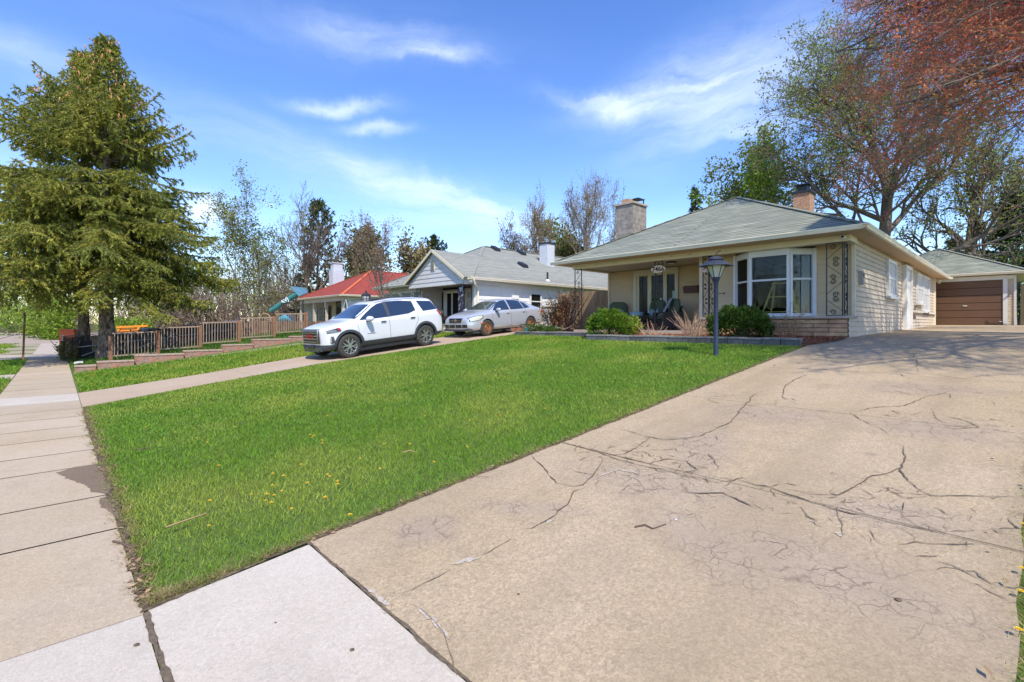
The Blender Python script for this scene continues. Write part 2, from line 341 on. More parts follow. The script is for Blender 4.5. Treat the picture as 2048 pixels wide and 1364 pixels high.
M_road = concrete('road_gravel', (.42, .33, .26), (.38, .29, .22), .12, (.25, .2, .15), .5)
M_soil = mat('lawn_soil', (.075, .13, .02), rough=.95, col2=(.12, .15, .03), c2s=.8, c2t=(.35, .65), var=.35, vs=30, bump=.4, bs=80)
xs = [-900, -400, -200, -120, -80]+fr(-60, -36, 2)+fr(-35, 8, .5)+[12, 20, 40, 80, 200, 900]
ys = [-900, -300, -100, -50, -25, -14]+[-9, -7, -5.5, -4.6, -4.3, -4, -3, -2, -.93, -.3, .35]+fr(.6, 16, .35)+[18, 20, 23, 26, 29, 32, 36, 42, 50, 60, 90, 150, 300, 900]
o = sheet('ground', xs, ys, -.022, M_soil); tag(o, kind='structure')
o = sheet('road', fr(-200, 30, 8), [-11.5, -9, -7, -5.5, -4.6], .004, M_road); tag(o, kind='structure')
def G(u, v, off=0):
    """where the line through photo pixel (u,v) meets the land"""
    d = ray(u, v); t = 1.0
    for _ in range(60):
        z = zt(d.x*t, d.y*t)+off; tn = z/d.z if d.z < 0 else t
        # damped solve on the slope
        g = .095*d.y if d.y*t > .35 else 0
        t += (z-d.z*t)/(d.z-g) if abs(d.z-g) > 1e-6 else 0
        if t < .5: t = .5
    return Vector((d.x*t, d.y*t, zt(d.x*t, d.y*t)+off))
# our driveway: slabs between joints, left edge x=-3.4
def drx(f, y):
    a = -3.42+.012*y if y < 12 else -3.28+.0*y; a = -3.28 if y > 11.6 else a
    if y > 13.9: a = -2.885
    b = -.06+.016*y+.012*math.sin(y*7) if y < 12 else .14+(y-12)*.06
    return a+(b-a)*f
joints = [1.27, 3.9, 6.5, 9.15, 11.7, 13.98, 14.0, 17, 20, 23, 26, 29, 32.05]
for a, b in zip(joints[:-1], joints[1:]):
    if b-a < .05: continue
    o = sheet('driveway', [0, .1, .2, .3, .4, .5, .6, .7, .8, .9, 1], fr(a+.006, b-.006, .3), .0, M_drive, .05, xfun=drx); tag(o, kind='structure')
# white new slabs: sidewalk crossing and driveway foot
def slab(name, x0, x1, y0, y1, m, off=0.0, th=.05):
    o = sheet(name, fr(x0, x1, .4), [y for y in fr(y0, y1, .3)], off, m, th); return tag(o, kind='structure')
slab('driveway_apron', -3.36, .3, .372, 1.258, M_white)
slab('sidewalk', -3.32, -1.1, -.95, .345, M_white); slab('sidewalk', -1.09, 3.0, -.95, .345, M_white)
def XV(v, y):      # x where height -1.6 at depth y shows at row v
    t = 1.6*963/(v-648); a = (y/t-CA)/SA; return t*(-SA+CA*a)
jx = [-3.312]+[XV(v, .35) for v in ( 1056, 989, 928, 898, 870, 850, 831, 816, 801)]
S = MB()
def sl(S, x0, x1, y0, y1, off=0, ):
    S.add([(x, y, zt(x, y)+off) for x, y in ((x0, y0), (x1, y0), (x1, y1), (x0, y1))], [(0, 1, 2, 3)])
prev = jx[0]
for x in jx[1:]: sl(S, x+.012, prev-.012, -.93, .35); prev = x
V = []; F = []
o = tag(S.build('sidewalk', M_walk), kind='structure')
slab('sidewalk', XV(786, .35), XV(800, .35)-.015, -.93, .35, M_white)
S = MB(); x = XV(786, .35)-.02
while x > -31.2:
    sl(S, max(x-1.5, -31.4)+.012, x, -.93, .35, ); x -= 1.52
tag(S.build('sidewalk', M_walk), kind='structure')
# neighbour's driveway
def ndx(f, y):
    b = float(np.interp(y, [.35, 2.4, 5.5, 14, 17], [-12.45, -12.98, -13.7, -13.75, -13.9])); a = float(np.interp(y, [.35, 2.8, 5.8, 17], [-15.0, -15.3, -16.25, -16.35])); return a+(b-a)*f
for a, b in ((.36, 3.6), (3.61, 6.9), (6.91, 10.2), (10.21, 13.6), (13.61, 17)):
    tag(sheet('neighbor_driveway', [0, .25, .5, .75, 1], fr(a, b, .35), .0, M_ndrive, .05, xfun=ndx), kind='structure')
slab('driveway_apron', -15.1, -12.4, -4.5, -.95, M_ndrive); slab('walkway', -22.0, -20.3, -4.5, -.95, M_path)
slab('dirt_yard', -56, -36.05, -4.3, 12, mat('bare_dirt', (.38, .29, .19), .95, col2=(.15, .19, .05), c2s=.5, c2t=(.48, .6), var=.2, vs=5)); slab('alley', -36, -31.45, -4.5, 14, M_path, .01); slab('parking_lot', -130, -56, -4.4, 22, M_road, .012)
slab('sidewalk', -56, -36.1, -.93, .35, M_path, .004)
tag(sheet('garden_path', [0, 1], fr(.4, 11, .5), .006, M_path, .05, xfun=lambda f, y: -20.95-.08*y*.5+f*.28), kind='structure')
# ------------------------------------------------------------------ cracks, joints, stains on our driveway (they lie on the slab)
M_crack = mat('crack_dirt', (.135, .10, .065), rough=1, var=.4, vs=40)
M_crack2 = mat('crack_fine', (.21, .16, .11), rough=1, var=.4, vs=30)
M_spall = mat('spall', (.46, .39, .31), rough=1, var=.3, vs=60)
dv = [q for q in bpy.data.objects if q.name.startswith('driveway')][0]
def za(u, v): return G(1300+u/1.884, 640+v/1.884)
def zb(u, v): return G(600+u/2.41875, 800+v/2.41875)
A = [[(100, 590), (180, 595), (240, 615), (330, 605), (390, 625), (450, 632), (520, 660), (610, 690), (690, 715), (800, 740), (900, 765), (1040, 790), (1150, 820), (1260, 845), (1409, 875)],
 [(520, 640), (600, 655), (710, 660), (770, 630), (830, 590), (890, 580), (940, 560)], [(955, 475), (948, 520), (950, 555), (940, 570), (970, 610), (1010, 640), (1060, 665), (1150, 663), (1250, 668), (1400, 672)],
 [(730, 340), (790, 345), (860, 330), (950, 325), (1040, 290), (1130, 270)], [(745, 345), (800, 380), (870, 410), (905, 435)], [(500, 178), (600, 185), (700, 192), (860, 197), (940, 205), (980, 222)],
 [(1075, 210), (1180, 222), (1260, 210), (1409, 205)], [(990, 120), (1005, 150), (1010, 200)], [(600, 205), (545, 225), (510, 245), (495, 290), (530, 305), (570, 322)], [(210, 288), (280, 290), (330, 286)],
 [(430, 265), (390, 285), (340, 340), (310, 385), (250, 410), (180, 440), (110, 445), (60, 452), (0, 448)], [(215, 505), (240, 530), (262, 555), (255, 572)], [(250, 435), (262, 460)], [(950, 740), (1000, 770), (1045, 795)],
 [(940, 850), (1010, 838), (1100, 848), (1250, 848)], [(120, 648), (200, 658), (270, 655), (330, 685), (410, 715)], [(1085, 355), (1180, 380), (1250, 408), (1150, 412), (1100, 400)], [(960, 690), (955, 720)], [(890, 640), (960, 680), (1050, 668)]]
A2 = [[(1055, 900), (1140, 925), (1240, 980), (1310, 1018)], [(1140, 970), (1230, 1005), (1365, 1062)], [(1060, 335), (1070, 370), (1120, 395)], [(700, 700), (720, 760), (725, 820)], [(560, 700), (610, 770), (650, 790)], [(820, 790), (870, 850), (930, 860)]]
B = [[(1250, 200), (1350, 230), (1450, 262), (1550, 295), (1700, 330), (1935, 352)], [(1120, 270), (1180, 330), (1245, 400), (1330, 420), (1380, 410), (1420, 360), (1470, 290)], [(1370, 430), (1330, 450), (1300, 510), (1240, 560), (1200, 590), (1130, 625), (1080, 630)],
 [(1540, 140), (1600, 155), (1690, 180), (1760, 195), (1880, 185), (1935, 170)], [(1690, 185), (1640, 225), (1560, 265), (1470, 270)], [(1930, 350), (1860, 300), (1780, 290), (1690, 310)], [(1850, 370), (1900, 375), (1935, 390)]]
B2 = [[(1030, 670), (950, 720), (870, 760)], [(730, 820), (620, 880), (500, 940)], [(500, 940), (440, 970), (440, 1010)], [(530, 990), (620, 1050), (700, 1130), (720, 1190), (740, 1260), (760, 1340)], [(800, 370), (870, 372), (940, 380)]]
def ribbon(mb, pts, wd, off, jit=.012, step=.05, taper=True):
    P = []
    for a, b in zip(pts[:-1], pts[1:]):
        n = max(1, int((b-a).length/step))
        for i in range(n): P.append(a.lerp(b, i/n))
    P.append(pts[-1]); n = len(P); ph = random.random()*9
    jx_ = 0; jy_ = 0; Q = []
    for i, p in enumerate(P):
        jx_ = jx_*.7+random.gauss(0, jit); jy_ = jy_*.7+random.gauss(0, jit); Q.append(Vector((p.x+jx_, p.y+jy_, 0)))
    vs = []
    for i, p in enumerate(Q):
        t = (Q[min(i+1, n-1)]-Q[max(i-1, 0)]); t = t.normalized() if t.length > 1e-6 else Vector((1, 0, 0)); s = Vector((-t.y, t.x, 0))
        f = 1 if not taper else min(1, .25+4*min(i, n-1-i)/max(n, 1)); ww = wd*f*(.35+1.1*random.random())/2
        for q in (p+s*ww, p-s*ww): vs.append((q.x, q.y, zt(q.x, q.y)+off))
    mb.add(vs, [(2*i, 2*i+1, 2*i+3, 2*i+2) for i in range(n-1)])
ck = MB()
for l_ in A: ribbon(ck, [za(*p) for p in l_], .011 if len(l_) > 4 else .007, .008, .007)
for l_ in B: ribbon(ck, [zb(*p) for p in l_], .009, .008, .007)
for y in (3.9, ): ribbon(ck, [Vector((-3.35, y, 0)), Vector((-2.2, y-.02, 0))], .012, .0085, .001)
o = ck.build('crack', M_crack, dv)
ck = MB()
for l_ in A2: ribbon(ck, [za(*p) for p in l_], .006, .007, .006)
for l_ in B2: ribbon(ck, [zb(*p) for p in l_], .005, .007, .006)
def network(c, rx, ry, n, rot=0):
    P = []
    while len(P) < n:
        a, b = random.uniform(-1, 1), random.uniform(-1, 1)
        if a*a+b*b < 1: x = a*rx; y = b*ry; P.append(Vector((c.x+x*math.cos(rot)-y*math.sin(rot), c.y+x*math.sin(rot)+y*math.cos(rot), 0)))
    for i, p in enumerate(P):
        ds = sorted(((q-p).length, j) for j, q in enumerate(P) if j != i)[:2]
        for d, j in ds:
            if (j > i or random.random() < .3) and random.random() < .8: ribbon(ck, [p, P[j]], random.choice((.003, .0045, .008)), .0065, .008, .03)
network(zb(1600, 300), .75, .33, 95, -.1); network(za(50, 500), .55, .5, 75); network(za(120, 560), .6, .2, 40, -.2); network(za(720, 740), 1.0, .3, 85, -.25); network(za(960, 700), .55, .3, 50); network(za(850, 610), .3, .25, 24); network(za(350, 300), .8, .35, 30, .2)
network(za(1170, 385), .8, .3, 26); network(zb(440, 980), .12, .1, 12); network(zb(1500, 400), .4, .15, 26); network(za(1090, 290), .6, .4, 14)
ck.build('crack', M_crack2, dv)
sp = MB()
ribbon(sp, [zb(740, 800), zb(800, 780), zb(870, 765)], .045, .005, .006, .02); ribbon(sp, [zb(1190, 600), zb(1240, 580)], .03, .005, .005, .02)
ribbon(sp, [zb(310, 905), zb(370, 950), zb(430, 1010)], .03, .005, .006, .02); ribbon(sp, [zb(560, 1000), zb(640, 1075), zb(730, 1160)], .022, .005, .006, .02)
ribbon(sp, [zb(1420, 380), zb(1480, 350), zb(1560, 340), zb(1640, 370)], .022, .005, .02, .03)
for k in range(26): p = za(random.uniform(100, 1300), random.uniform(560, 900)); ribbon(sp, [p, p+Vector((random.uniform(-.04, .04), random.uniform(-.02, .02), 0))], .02, .005, .002, .01)
sp.build('spalled_patch', M_spall, dv)
# joint dirt between slabs
jd = MB(); ribbon(jd, [Vector((-3.33, .36, 0)), Vector((-2.4, .36, 0)), Vector((-1.2, .36, 0)), Vector((.2, .36, 0))], .028, .004, .002, .05, False)
ribbon(jd, [Vector((-3.4, 1.265, 0)), Vector((-2, 1.265, 0)), Vector((-.2, 1.265, 0))], .018, .005, .003, .04, False)
jd.build('joint_dirt', M_crack, dv)
# wet stain on the walk
M_wet = concrete('wet_concrete', (.19, .135, .09), (.23, .165, .11), .08)
def blotch(pts, off, m, name):
    P = []
    for a, b in zip(pts, pts[1:]+pts[:1]):
        n = max(2, int((b-a).length/.05))
        for i in range(n): q = a.lerp(b, i/n); P.append((q.x+random.gauss(0, .012), q.y+random.gauss(0, .008)))
    return tag(mesh_obj(name, [(x, y, zt(x, y)+off) for x, y in P], [tuple(range(len(P)))], m), kind='structure')
zc = lambda u, v: G(u/2.186, 740+v/2.186)
blotch([zc(245, 450), zc(330, 425), zc(422, 412), zc(455, 460), zc(480, 500), zc(484, 543), zc(400, 533), zc(370, 500), zc(290, 472)], .004, M_wet, 'wet_patch')
blotch([zc(432, 562), zc(484, 552), zc(505, 600), zc(528, 660), zc(500, 640), zc(446, 600)], .004, M_wet, 'wet_patch')
# ------------------------------------------------------------------ grass: one object per lawn, blades are real
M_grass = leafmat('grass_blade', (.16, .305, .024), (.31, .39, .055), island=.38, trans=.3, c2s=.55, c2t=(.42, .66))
M_grass2 = leafmat('grass_blade_shade', (.07, .16, .016), (.11, .2, .025), island=.35, trans=.3)  # darker copy of the blade green; the spruces' shade is in the colour
M_thatch = leafmat('thatch', (.34, .27, .12), (.22, .24, .06), island=.4, trans=.2, c2s=5)
rng = np.random.default_rng(3)
def blades(name, X, Y, h, wd, m, kind='stuff', lab=None, cat='grass', hv=.45, lean=.5):
    n = len(X); Z = ZT(X, Y)-.018; d = np.hypot(X, Y); a = rng.uniform(0, 2*np.pi, n); H = h*(1+hv*rng.uniform(-1, 1, n)); W = wd*(.6+.8*rng.random(n))*np.clip(d/7, .55, 3.2)
    H = H*np.clip(d/14, 1, 1.4); lx = rng.normal(0, lean, n)*H; ly = rng.normal(0, lean, n)*H
    V = np.empty((n, 3, 3)); cx, cy = np.cos(a)*W/2, np.sin(a)*W/2
    V[:, 0] = np.stack([X-cx, Y-cy, Z], 1); V[:, 1] = np.stack([X+cx, Y+cy, Z], 1); V[:, 2] = np.stack([X+lx, Y+ly, Z+H], 1)
    o = fastmesh(name, V.reshape(-1, 3), np.arange(3*n).reshape(-1, 3), m); return tag(o, lab, cat, kind=kind)
def scatter(x0, x1, y0, y1, dens, cond):
    """dens: blades per square metre at 5 m, falling with distance"""
    n = int((x1-x0)*(y1-y0)*dens); X = rng.uniform(x0, x1, n); Y = rng.uniform(y0, y1, n); d = np.hypot(X, Y)
    k = (rng.random(n) < np.clip((5.5/d)**1.35, .05, 1)) & cond(X, Y); return X[k], Y[k]
ndl = lambda Y: np.interp(Y, [.35, 2.4, 5.5, 17], [-12.45, -12.98, -13.7, -13.75]); nda = lambda Y: np.interp(Y, [.35, 2.8, 5.8, 17], [-15.0, -15.3, -16.25, -16.35])
lob = lambda X, Y: .03*np.sin(X*9)+.02*np.sin(X*23+1)
X, Y = scatter(-13.8, -3.2, .36, 12.9, 4600, lambda X, Y: (X > ndl(Y)+.03) & (X < -3.45+.012*Y+.03*np.sin(Y*8)+.015*np.sin(Y*31)) & (Y > .40+lob(X, Y)) & ~((X > -9.45) & (Y > 12.1)) & ~((X > -3.32) & (Y > 11.2)))
blades('lawn', X, Y, .036, .009, M_grass, lab='mown green front lawn between the two driveways', hv=.32)
X, Y = scatter(-24.5, -14.9, .4, 13.2, 3600, lambda X, Y: (X < nda(Y)-.04) & (X > -20.6-.04*Y))
blades('lawn', X, Y, .07, .012, M_grass, lab='grass strip full of dandelions between far driveway and brick edging')
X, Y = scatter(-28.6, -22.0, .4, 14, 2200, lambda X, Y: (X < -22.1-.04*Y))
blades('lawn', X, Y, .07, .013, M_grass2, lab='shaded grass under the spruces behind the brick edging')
X, Y = scatter(-31, -15.2, -4.4, -.96, 2400, lambda X, Y: ((X < -22.05) | (X > -20.25)))
blades('lawn', X, Y, .07, .012, M_grass, lab='grass verge between sidewalk and road at left')
X, Y = scatter(-.2, 1.6, 1.3, 12, 3600, lambda X, Y: X > -.07+.016*Y+.03*np.sin(Y*9)+.05)
blades('lawn', X, Y, .075, .008, M_grass, lab='grass verge along the right edge of our driveway')
X, Y = scatter(-56, -36.2, -4.2, 6, 1500, lambda X, Y: (np.sin(Y*1.6+.4)+.5*np.sin(X*.7+Y) > .1) & ((Y < -1) | (Y > .5)))
blades('lawn', X, Y, .08, .02, M_grass, lab='patchy far grass beyond the alley at left')
# dead grass at the edges
def edge(n, f, sx, sy):
    t = rng.random(n); P = np.array([f(q) for q in t]); return P[:, 0]+rng.normal(0, sx, n), P[:, 1]+rng.normal(0, sy, n)
X1, Y1 = edge(9000, lambda q: (-12.4+9.0*q**.75, .40+.03*math.sin(q*90)), .01, .035); X2, Y2 = edge(7000, lambda q: (-3.47+.012*(.4+11*q*q), .4+11*q*q), .028, .02); X3, Y3 = edge(2500, lambda q: (-.03+.16*q*q, 1.3+8*q*q), .04, .02)
blades('dead_grass', np.concatenate([X1, X2, X3]), np.concatenate([Y1, Y2, Y3]), .03, .011, M_thatch, lab='straw coloured dead grass along the lawn edges', cat='dead grass', lean=1.1)
# soil line where lawn meets walk and drive
M_dirt = mat('edge_soil', (.085, .055, .032), rough=1, col2=(.16, .12, .06), c2s=25, var=.4, vs=60)
ds = MB(); ribbon(ds, [Vector((-3.35, .372, 0)), Vector((-8, .372, 0)), Vector((-12.4, .372, 0))], .05, .0045, .006, .045, False)
ribbon(ds, [Vector((-3.40, 1.3, 0)), Vector((-3.37, 4, 0)), Vector((-3.3, 11.3, 0))], .035, .0045, .004, .05, False); ribbon(ds, [Vector((-3.36, .385, 0)), Vector((-3.41, 1.26, 0))], .03, .0045, .003, .04, False)
tag(ds.build('edge_soil', M_dirt), kind='structure')
# leaf litter and twigs
M_lit = mat('leaf_litter', (.30, .19, .10), rough=.9, island=.5)
def litter(n, f, s0, s1):
    V = []; 
    for i in range(n):
        x, y, zo = f(); s = random.uniform(s0, s1); a = random.random()*6.28; b = a+random.uniform(1.2, 1.9)
        c = Vector((x, y, zt(x, y)+zo)); p = Vector((math.cos(a), math.sin(a), random.uniform(-.1, .4)))*s; q = Vector((math.cos(b), math.sin(b), random.uniform(0, .5)))*s*.5
        V += [c-p, c+q, c+p, c-q]
    return np.array([tuple(v) for v in V]), np.arange(4*n).reshape(-1, 4)
def f1():
    k = random.random()
    if k < .45: q = random.random()**2; return -3.5-8.5*q, .37+random.gauss(0, .03), .012
    if k < .7: q = random.random()**2*9; return -3.42+random.gauss(0, .03), 1+q, .012
    if k < .85: return random.uniform(-13, -3.6), random.uniform(.6, 11), .045
    return random.uniform(-.15, .25), 1.6+random.random()**2*8, .03
V, F = litter(420, f1, .008, .024); tag(fastmesh('leaf_litter', V, F, M_lit), 'brown fallen leaf bits along the lawn edges', 'fallen leaves', kind='stuff')
M_twig = mat('twig', (.13, .085, .06), rough=.9)
M_straw = mat('straw', (.36, .24, .11), rough=.8)
for nm, lab, cat, pts, r, m in (('twig', 'dark forked twig lying on the cracked driveway', 'twig', [(1270, 1056), (1290, 1053), (1306, 1059), (1333, 1050)], .006, M_twig), ('twig', 'dark twig on the sidewalk at the lawn edge by the pale slab', 'twig', [(226, 1085), (245, 1090), (263, 1098), (270, 1096)], .009, M_twig),
     ('dry_stalk', 'long straw coloured stalk lying on the front of the lawn', 'dry stalk', [(331, 1068), (372, 1054), (413, 1038)], .007, M_straw), ('twig', 'pale short stick on the middle of the lawn', 'twig', [(806, 915), (818, 911), (830, 913)], .008, M_straw), ('twig', 'thin dark twig on the upper left of the lawn', 'twig', [(268, 909), (290, 905), (302, 903)], .006, M_twig)):
    P = [G(u, v) for u, v in pts]; zo = .05 if 'lawn' in lab and 'edge' not in lab else .01
    mb = MB(); mb.tube([p+Vector((0, 0, zo+.004*math.sin(i*2))) for i, p in enumerate(P)], [r, r*.9, r*.8, r*.5][:len(P)], 5); tag(mb.build(nm, m, loc=tuple(P[0])), lab, cat)
# dandelions
M_dan = mat('dandelion_yellow', (.85, .56, .02), rough=.6, island=.15); M_stem = mat('dandelion_stem', (.12, .22, .05))
def dandelion():
    r = thing('dandelion', 'yellow dandelion open in our front lawn', 'dandelion', group='dandelions in our front lawn')
    mb = MB(); mb.tube([(0, 0, -.01), (.003, .002, .03), (0, 0, .055)], .0015, 4); mb.build('stem', M_stem, r, world=False)
    f = MB()
    for k in range(3):
        for j in range(11):
            a = j*6.283/11+k*.3; rr = .017-.004*k; f.add([(0, 0, .055+.002*k), (math.cos(a-.2)*rr*.8, math.sin(a-.2)*rr*.8, .058+.004*k), (math.cos(a)*rr, math.sin(a)*rr, .059+.004*k), (math.cos(a+.2)*rr*.8, math.sin(a+.2)*rr*.8, .058+.004*k)], [(0, 1, 2, 3)])
    f.build('flower_head', M_dan, r, world=False); return r
dan = dandelion(); first = True
pl = [(1044, 811-0), (1090, 826), (644, 890), (628, 882), (820, 896), (768, 899), (660, 964), (675, 978), (532, 1016), (545, 984), (534, 1002), (503, 998), (420, 1015), (583, 1033), (548, 1000), (543, 1020), (418, 1062), (438, 940), (567, 960), (602, 940), (655, 963), (675, 976), (615, 976), (546, 960), (351, 873), (394, 883), (644, 894), (620, 880), (655, 840), (700, 830), (760, 800), (900, 770), (980, 780), (1010, 760), (850, 830), (940, 850), (1000, 840), (470, 860), (500, 800), (560, 780), (860, 730), (1000, 715), (1100, 720), (1200, 725), (720, 930), (760, 950), (650, 1010), (700, 1040), (420, 800), (300, 830)]
for i, (u, v) in enumerate(pl):
    p = G(u, v); o = dan if first else dup_tree(dan); first = False; o.location = p+Vector((0, 0, .0)); s = random.uniform(.8, 1.25); o.scale = (s, s, random.uniform(.7, 1.1)); o.rotation_euler = (0, 0, random.random()*6)
for k, (x, y) in enumerate([(-.05+.02*random.random()+.014*y, y) for y in (1.95, 2.3, 2.6, 3.0, 3.35, 3.6, 4.2, 5.0)]):
    o = dup_tree(dan); o.location = (x, y, zt(x, y)+.015); o.scale = (1.0, 1.0, .45); tag(o, 'yellow dandelion in the grass beside the right edge of our driveway', 'dandelion', 'dandelions along the right driveway edge')
for k in range(45):
    x = random.uniform(-12.5, -3.8); y = .8+10*random.random(); o = dup_tree(dan); s = random.uniform(.8, 1.2); o.scale = (s, s, .9); o.location = (x, y, zt(x, y))
n = 0
while n < 230:
    y = .6+11*random.random()**1.3; x = random.uniform(-21, -15.4)
    if x > nda(y)-.1 or x < -20.6-.04*y or (math.sin(x*1.3+y*.8)+math.sin(y*2.1) < -.6): continue
    o = dup_tree(dan); n += 1; s = random.uniform(1.0, 1.7); o.scale = (s, s, 1.2); o.location = (x, y, zt(x, y)+.015); tag(o, 'small yellow dandelion in the grass strip by the brick edging', 'dandelion', 'dandelions in the strip by the brick edging')
# ------------------------------------------------------------------ building materials
M_side = mat('vinyl_tan', (.61, .46, .27), rough=.6, var=.05, vs=2, bump=.08, bs=200, stretch=(1, 1, 8))
M_side_l = mat('siding_cream', (.60, .49, .36), rough=.75, var=.10, vs=5, bump=.15, bs=60, col2=(.40, .32, .24), c2s=4, c2t=(.6, .75))
M_sidew = mat('siding_white', (.76, .75, .74), rough=.6, var=.04, vs=3)
M_sideg = mat('siding_grey_white', (.62, .60, .59), rough=.6, var=.04, vs=3)
M_trim = mat('cream_trim', (.73, .63, .44), rough=.5, var=.04, vs=2)
M_gut = mat('gutter_white', (.86, .76, .58), rough=.4, var=.05, vs=4)
M_white = mat('white_paint', (.72, .70, .67), rough=.45, var=.03, vs=3)
M_beige = mat('frame_beige', (.62, .56, .40), rough=.5)
M_soff = mat('porch_ceiling', (.58, .50, .38), rough=.7, var=.04, vs=1)
M_soff2 = mat('soffit_tan', (.58, .42, .27), rough=.7, var=.08, vs=4, stretch=(20, 1, 1))
M_roof = brickmat('shingle_green_grey', (.235, .25, .19), (.31, .325, .245), (.09, .10, .08), 60, .15, .022, .37, bump=.9, noise=.42, nscale=1.5, dirt=(.17, .18, .15), streak=(1, 6.5, 1))
M_roofn = brickmat('shingle_grey', (.25, .255, .215), (.30, .30, .255), (.15, .15, .13), 60, .14, .012, .37, bump=.3, noise=.2, nscale=1.5, streak=(1, 6, 1))
M_roofr = brickmat('shingle_red', (.33, .055, .035), (.27, .045, .03), (.2, .035, .02), .34, .14, .006, .37, bump=.3, noise=.2, nscale=6)
M_roofr2 = mat('ridge_orange', (.62, .13, .045), rough=.8)
M_block = brickmat('grey_block', (.27, .235, .20), (.33, .285, .245), (.22, .2, .17), .42, .21, .012, .5, bump=.5, noise=.3, nscale=5)
M_brick = brickmat('orange_brick', (.56, .30, .17), (.46, .23, .13), (.36, .28, .22), .21, .075, .01, .5, bump=.6, noise=.25)
M_bwhite = brickmat('white_brick', (.62, .64, .68), (.56, .58, .62), (.5, .5, .52), .21, .075, .006, .5, bump=.4, noise=.1)
M_stone = brickmat('ledge_stone', (.60, .38, .20), (.40, .20, .11), (.17, .115, .07), .78, .105, .009, .43, bump=1.0, noise=.32, nscale=4, mv=.012)
M_field = mat('field_stone', (.42, .33, .25), rough=.9, col2=(.28, .2, .15), c2s=9, c2t=(.5, .54), var=.25, vs=8, bump=.6, bs=12)
M_cap = mat('stone_cap', (.42, .35, .28), rough=.85, var=.12, vs=6, bump=.2, bs=60)
M_iron = mat('wrought_iron', (.018, .018, .02), rough=.4)
M_glass = mat('window_glass_dark', (.012, .013, .013), rough=.05, spec=.2); M_glassb = glassmat('window_glass_blue', (.05, .07, .09))
M_blind = mat('closed_blind', (.55, .53, .50), rough=.6, stretch=(1, 1, 30), var=.12, vs=2)
M_clear = bpy.data.materials.new('clear_glass'); M_clear.use_nodes = True
_n = M_clear.node_tree.nodes; _l = M_clear.node_tree.links; _t = _n.new('ShaderNodeBsdfTransparent'); _t.inputs[0].default_value = (.80, .84, .85, 1); _g = _n.new('ShaderNodeBsdfGlossy'); _g.inputs['Roughness'].default_value = .02
_f = _n.new('ShaderNodeFresnel'); _f.inputs[0].default_value = 1.33; _x = _n.new('ShaderNodeMixShader'); _l.new(_f.outputs[0], _x.inputs[0]); _l.new(_t.outputs[0], _x.inputs[1]); _l.new(_g.outputs[0], _x.inputs[2]); _l.new(_x.outputs[0], _n['Material Output'].inputs[0])
M_brown = mat('garage_brown', (.135, .068, .036), rough=.5, var=.06, vs=2)
M_brownd = mat('garage_groove', (.03, .014, .009), rough=.7)
M_rust = mat('mailbox_brown', (.12, .04, .025), rough=.5, var=.2, vs=12)
M_wood = mat('fence_wood', (.30, .185, .095), rough=.85, var=.3, vs=3, stretch=(9, 9, .6), island=.22)
M_woodo = mat('fence_wood_old', (.13, .11, .06), rough=.9, var=.3, vs=3, stretch=(9, 9, .6), island=.22)
M_dark = mat('black_metal', (.02, .022, .025), rough=.45)
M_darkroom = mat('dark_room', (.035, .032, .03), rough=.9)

def siding(mb, p0, p1, z0, z1, ex=.125, lap=.022, top=None):
    """lap siding from p0 to p1 (xy); outward side is to the right of p0->p1 seen from above; top(f)-> z limit"""
    a = Vector((*p0, 0)); b = Vector((*p1, 0)); d = (b-a); L_ = d.length; t = d/L_; nrm = Vector((t.y, -t.x, 0)); z = z0
    while z < z1-.01:
        zz = min(z+ex, z1); f0, f1 = 0, 1
        if top:      # triangular gable: clip each board to the slope
            f0, f1 = top(z); g0, g1 = top(zz)
            q = [a+d*f0+nrm*lap+Vector((0, 0, z)), a+d*f1+nrm*lap+Vector((0, 0, z)), a+d*g1+Vector((0, 0, zz)), a+d*g0+Vector((0, 0, zz))]
        else: q = [a+nrm*lap+Vector((0, 0, z)), b+nrm*lap+Vector((0, 0, z)), b+Vector((0, 0, zz)), a+Vector((0, 0, zz))]
        mb.add([tuple(v) for v in q], [(0, 1, 2, 3)])
        # under-lap lip
        mb.add([tuple(q[0]), tuple(q[1]), tuple(q[1]-nrm*lap), tuple(q[0]-nrm*lap)], [(3, 2, 1, 0)])
        z = zz
    return mb
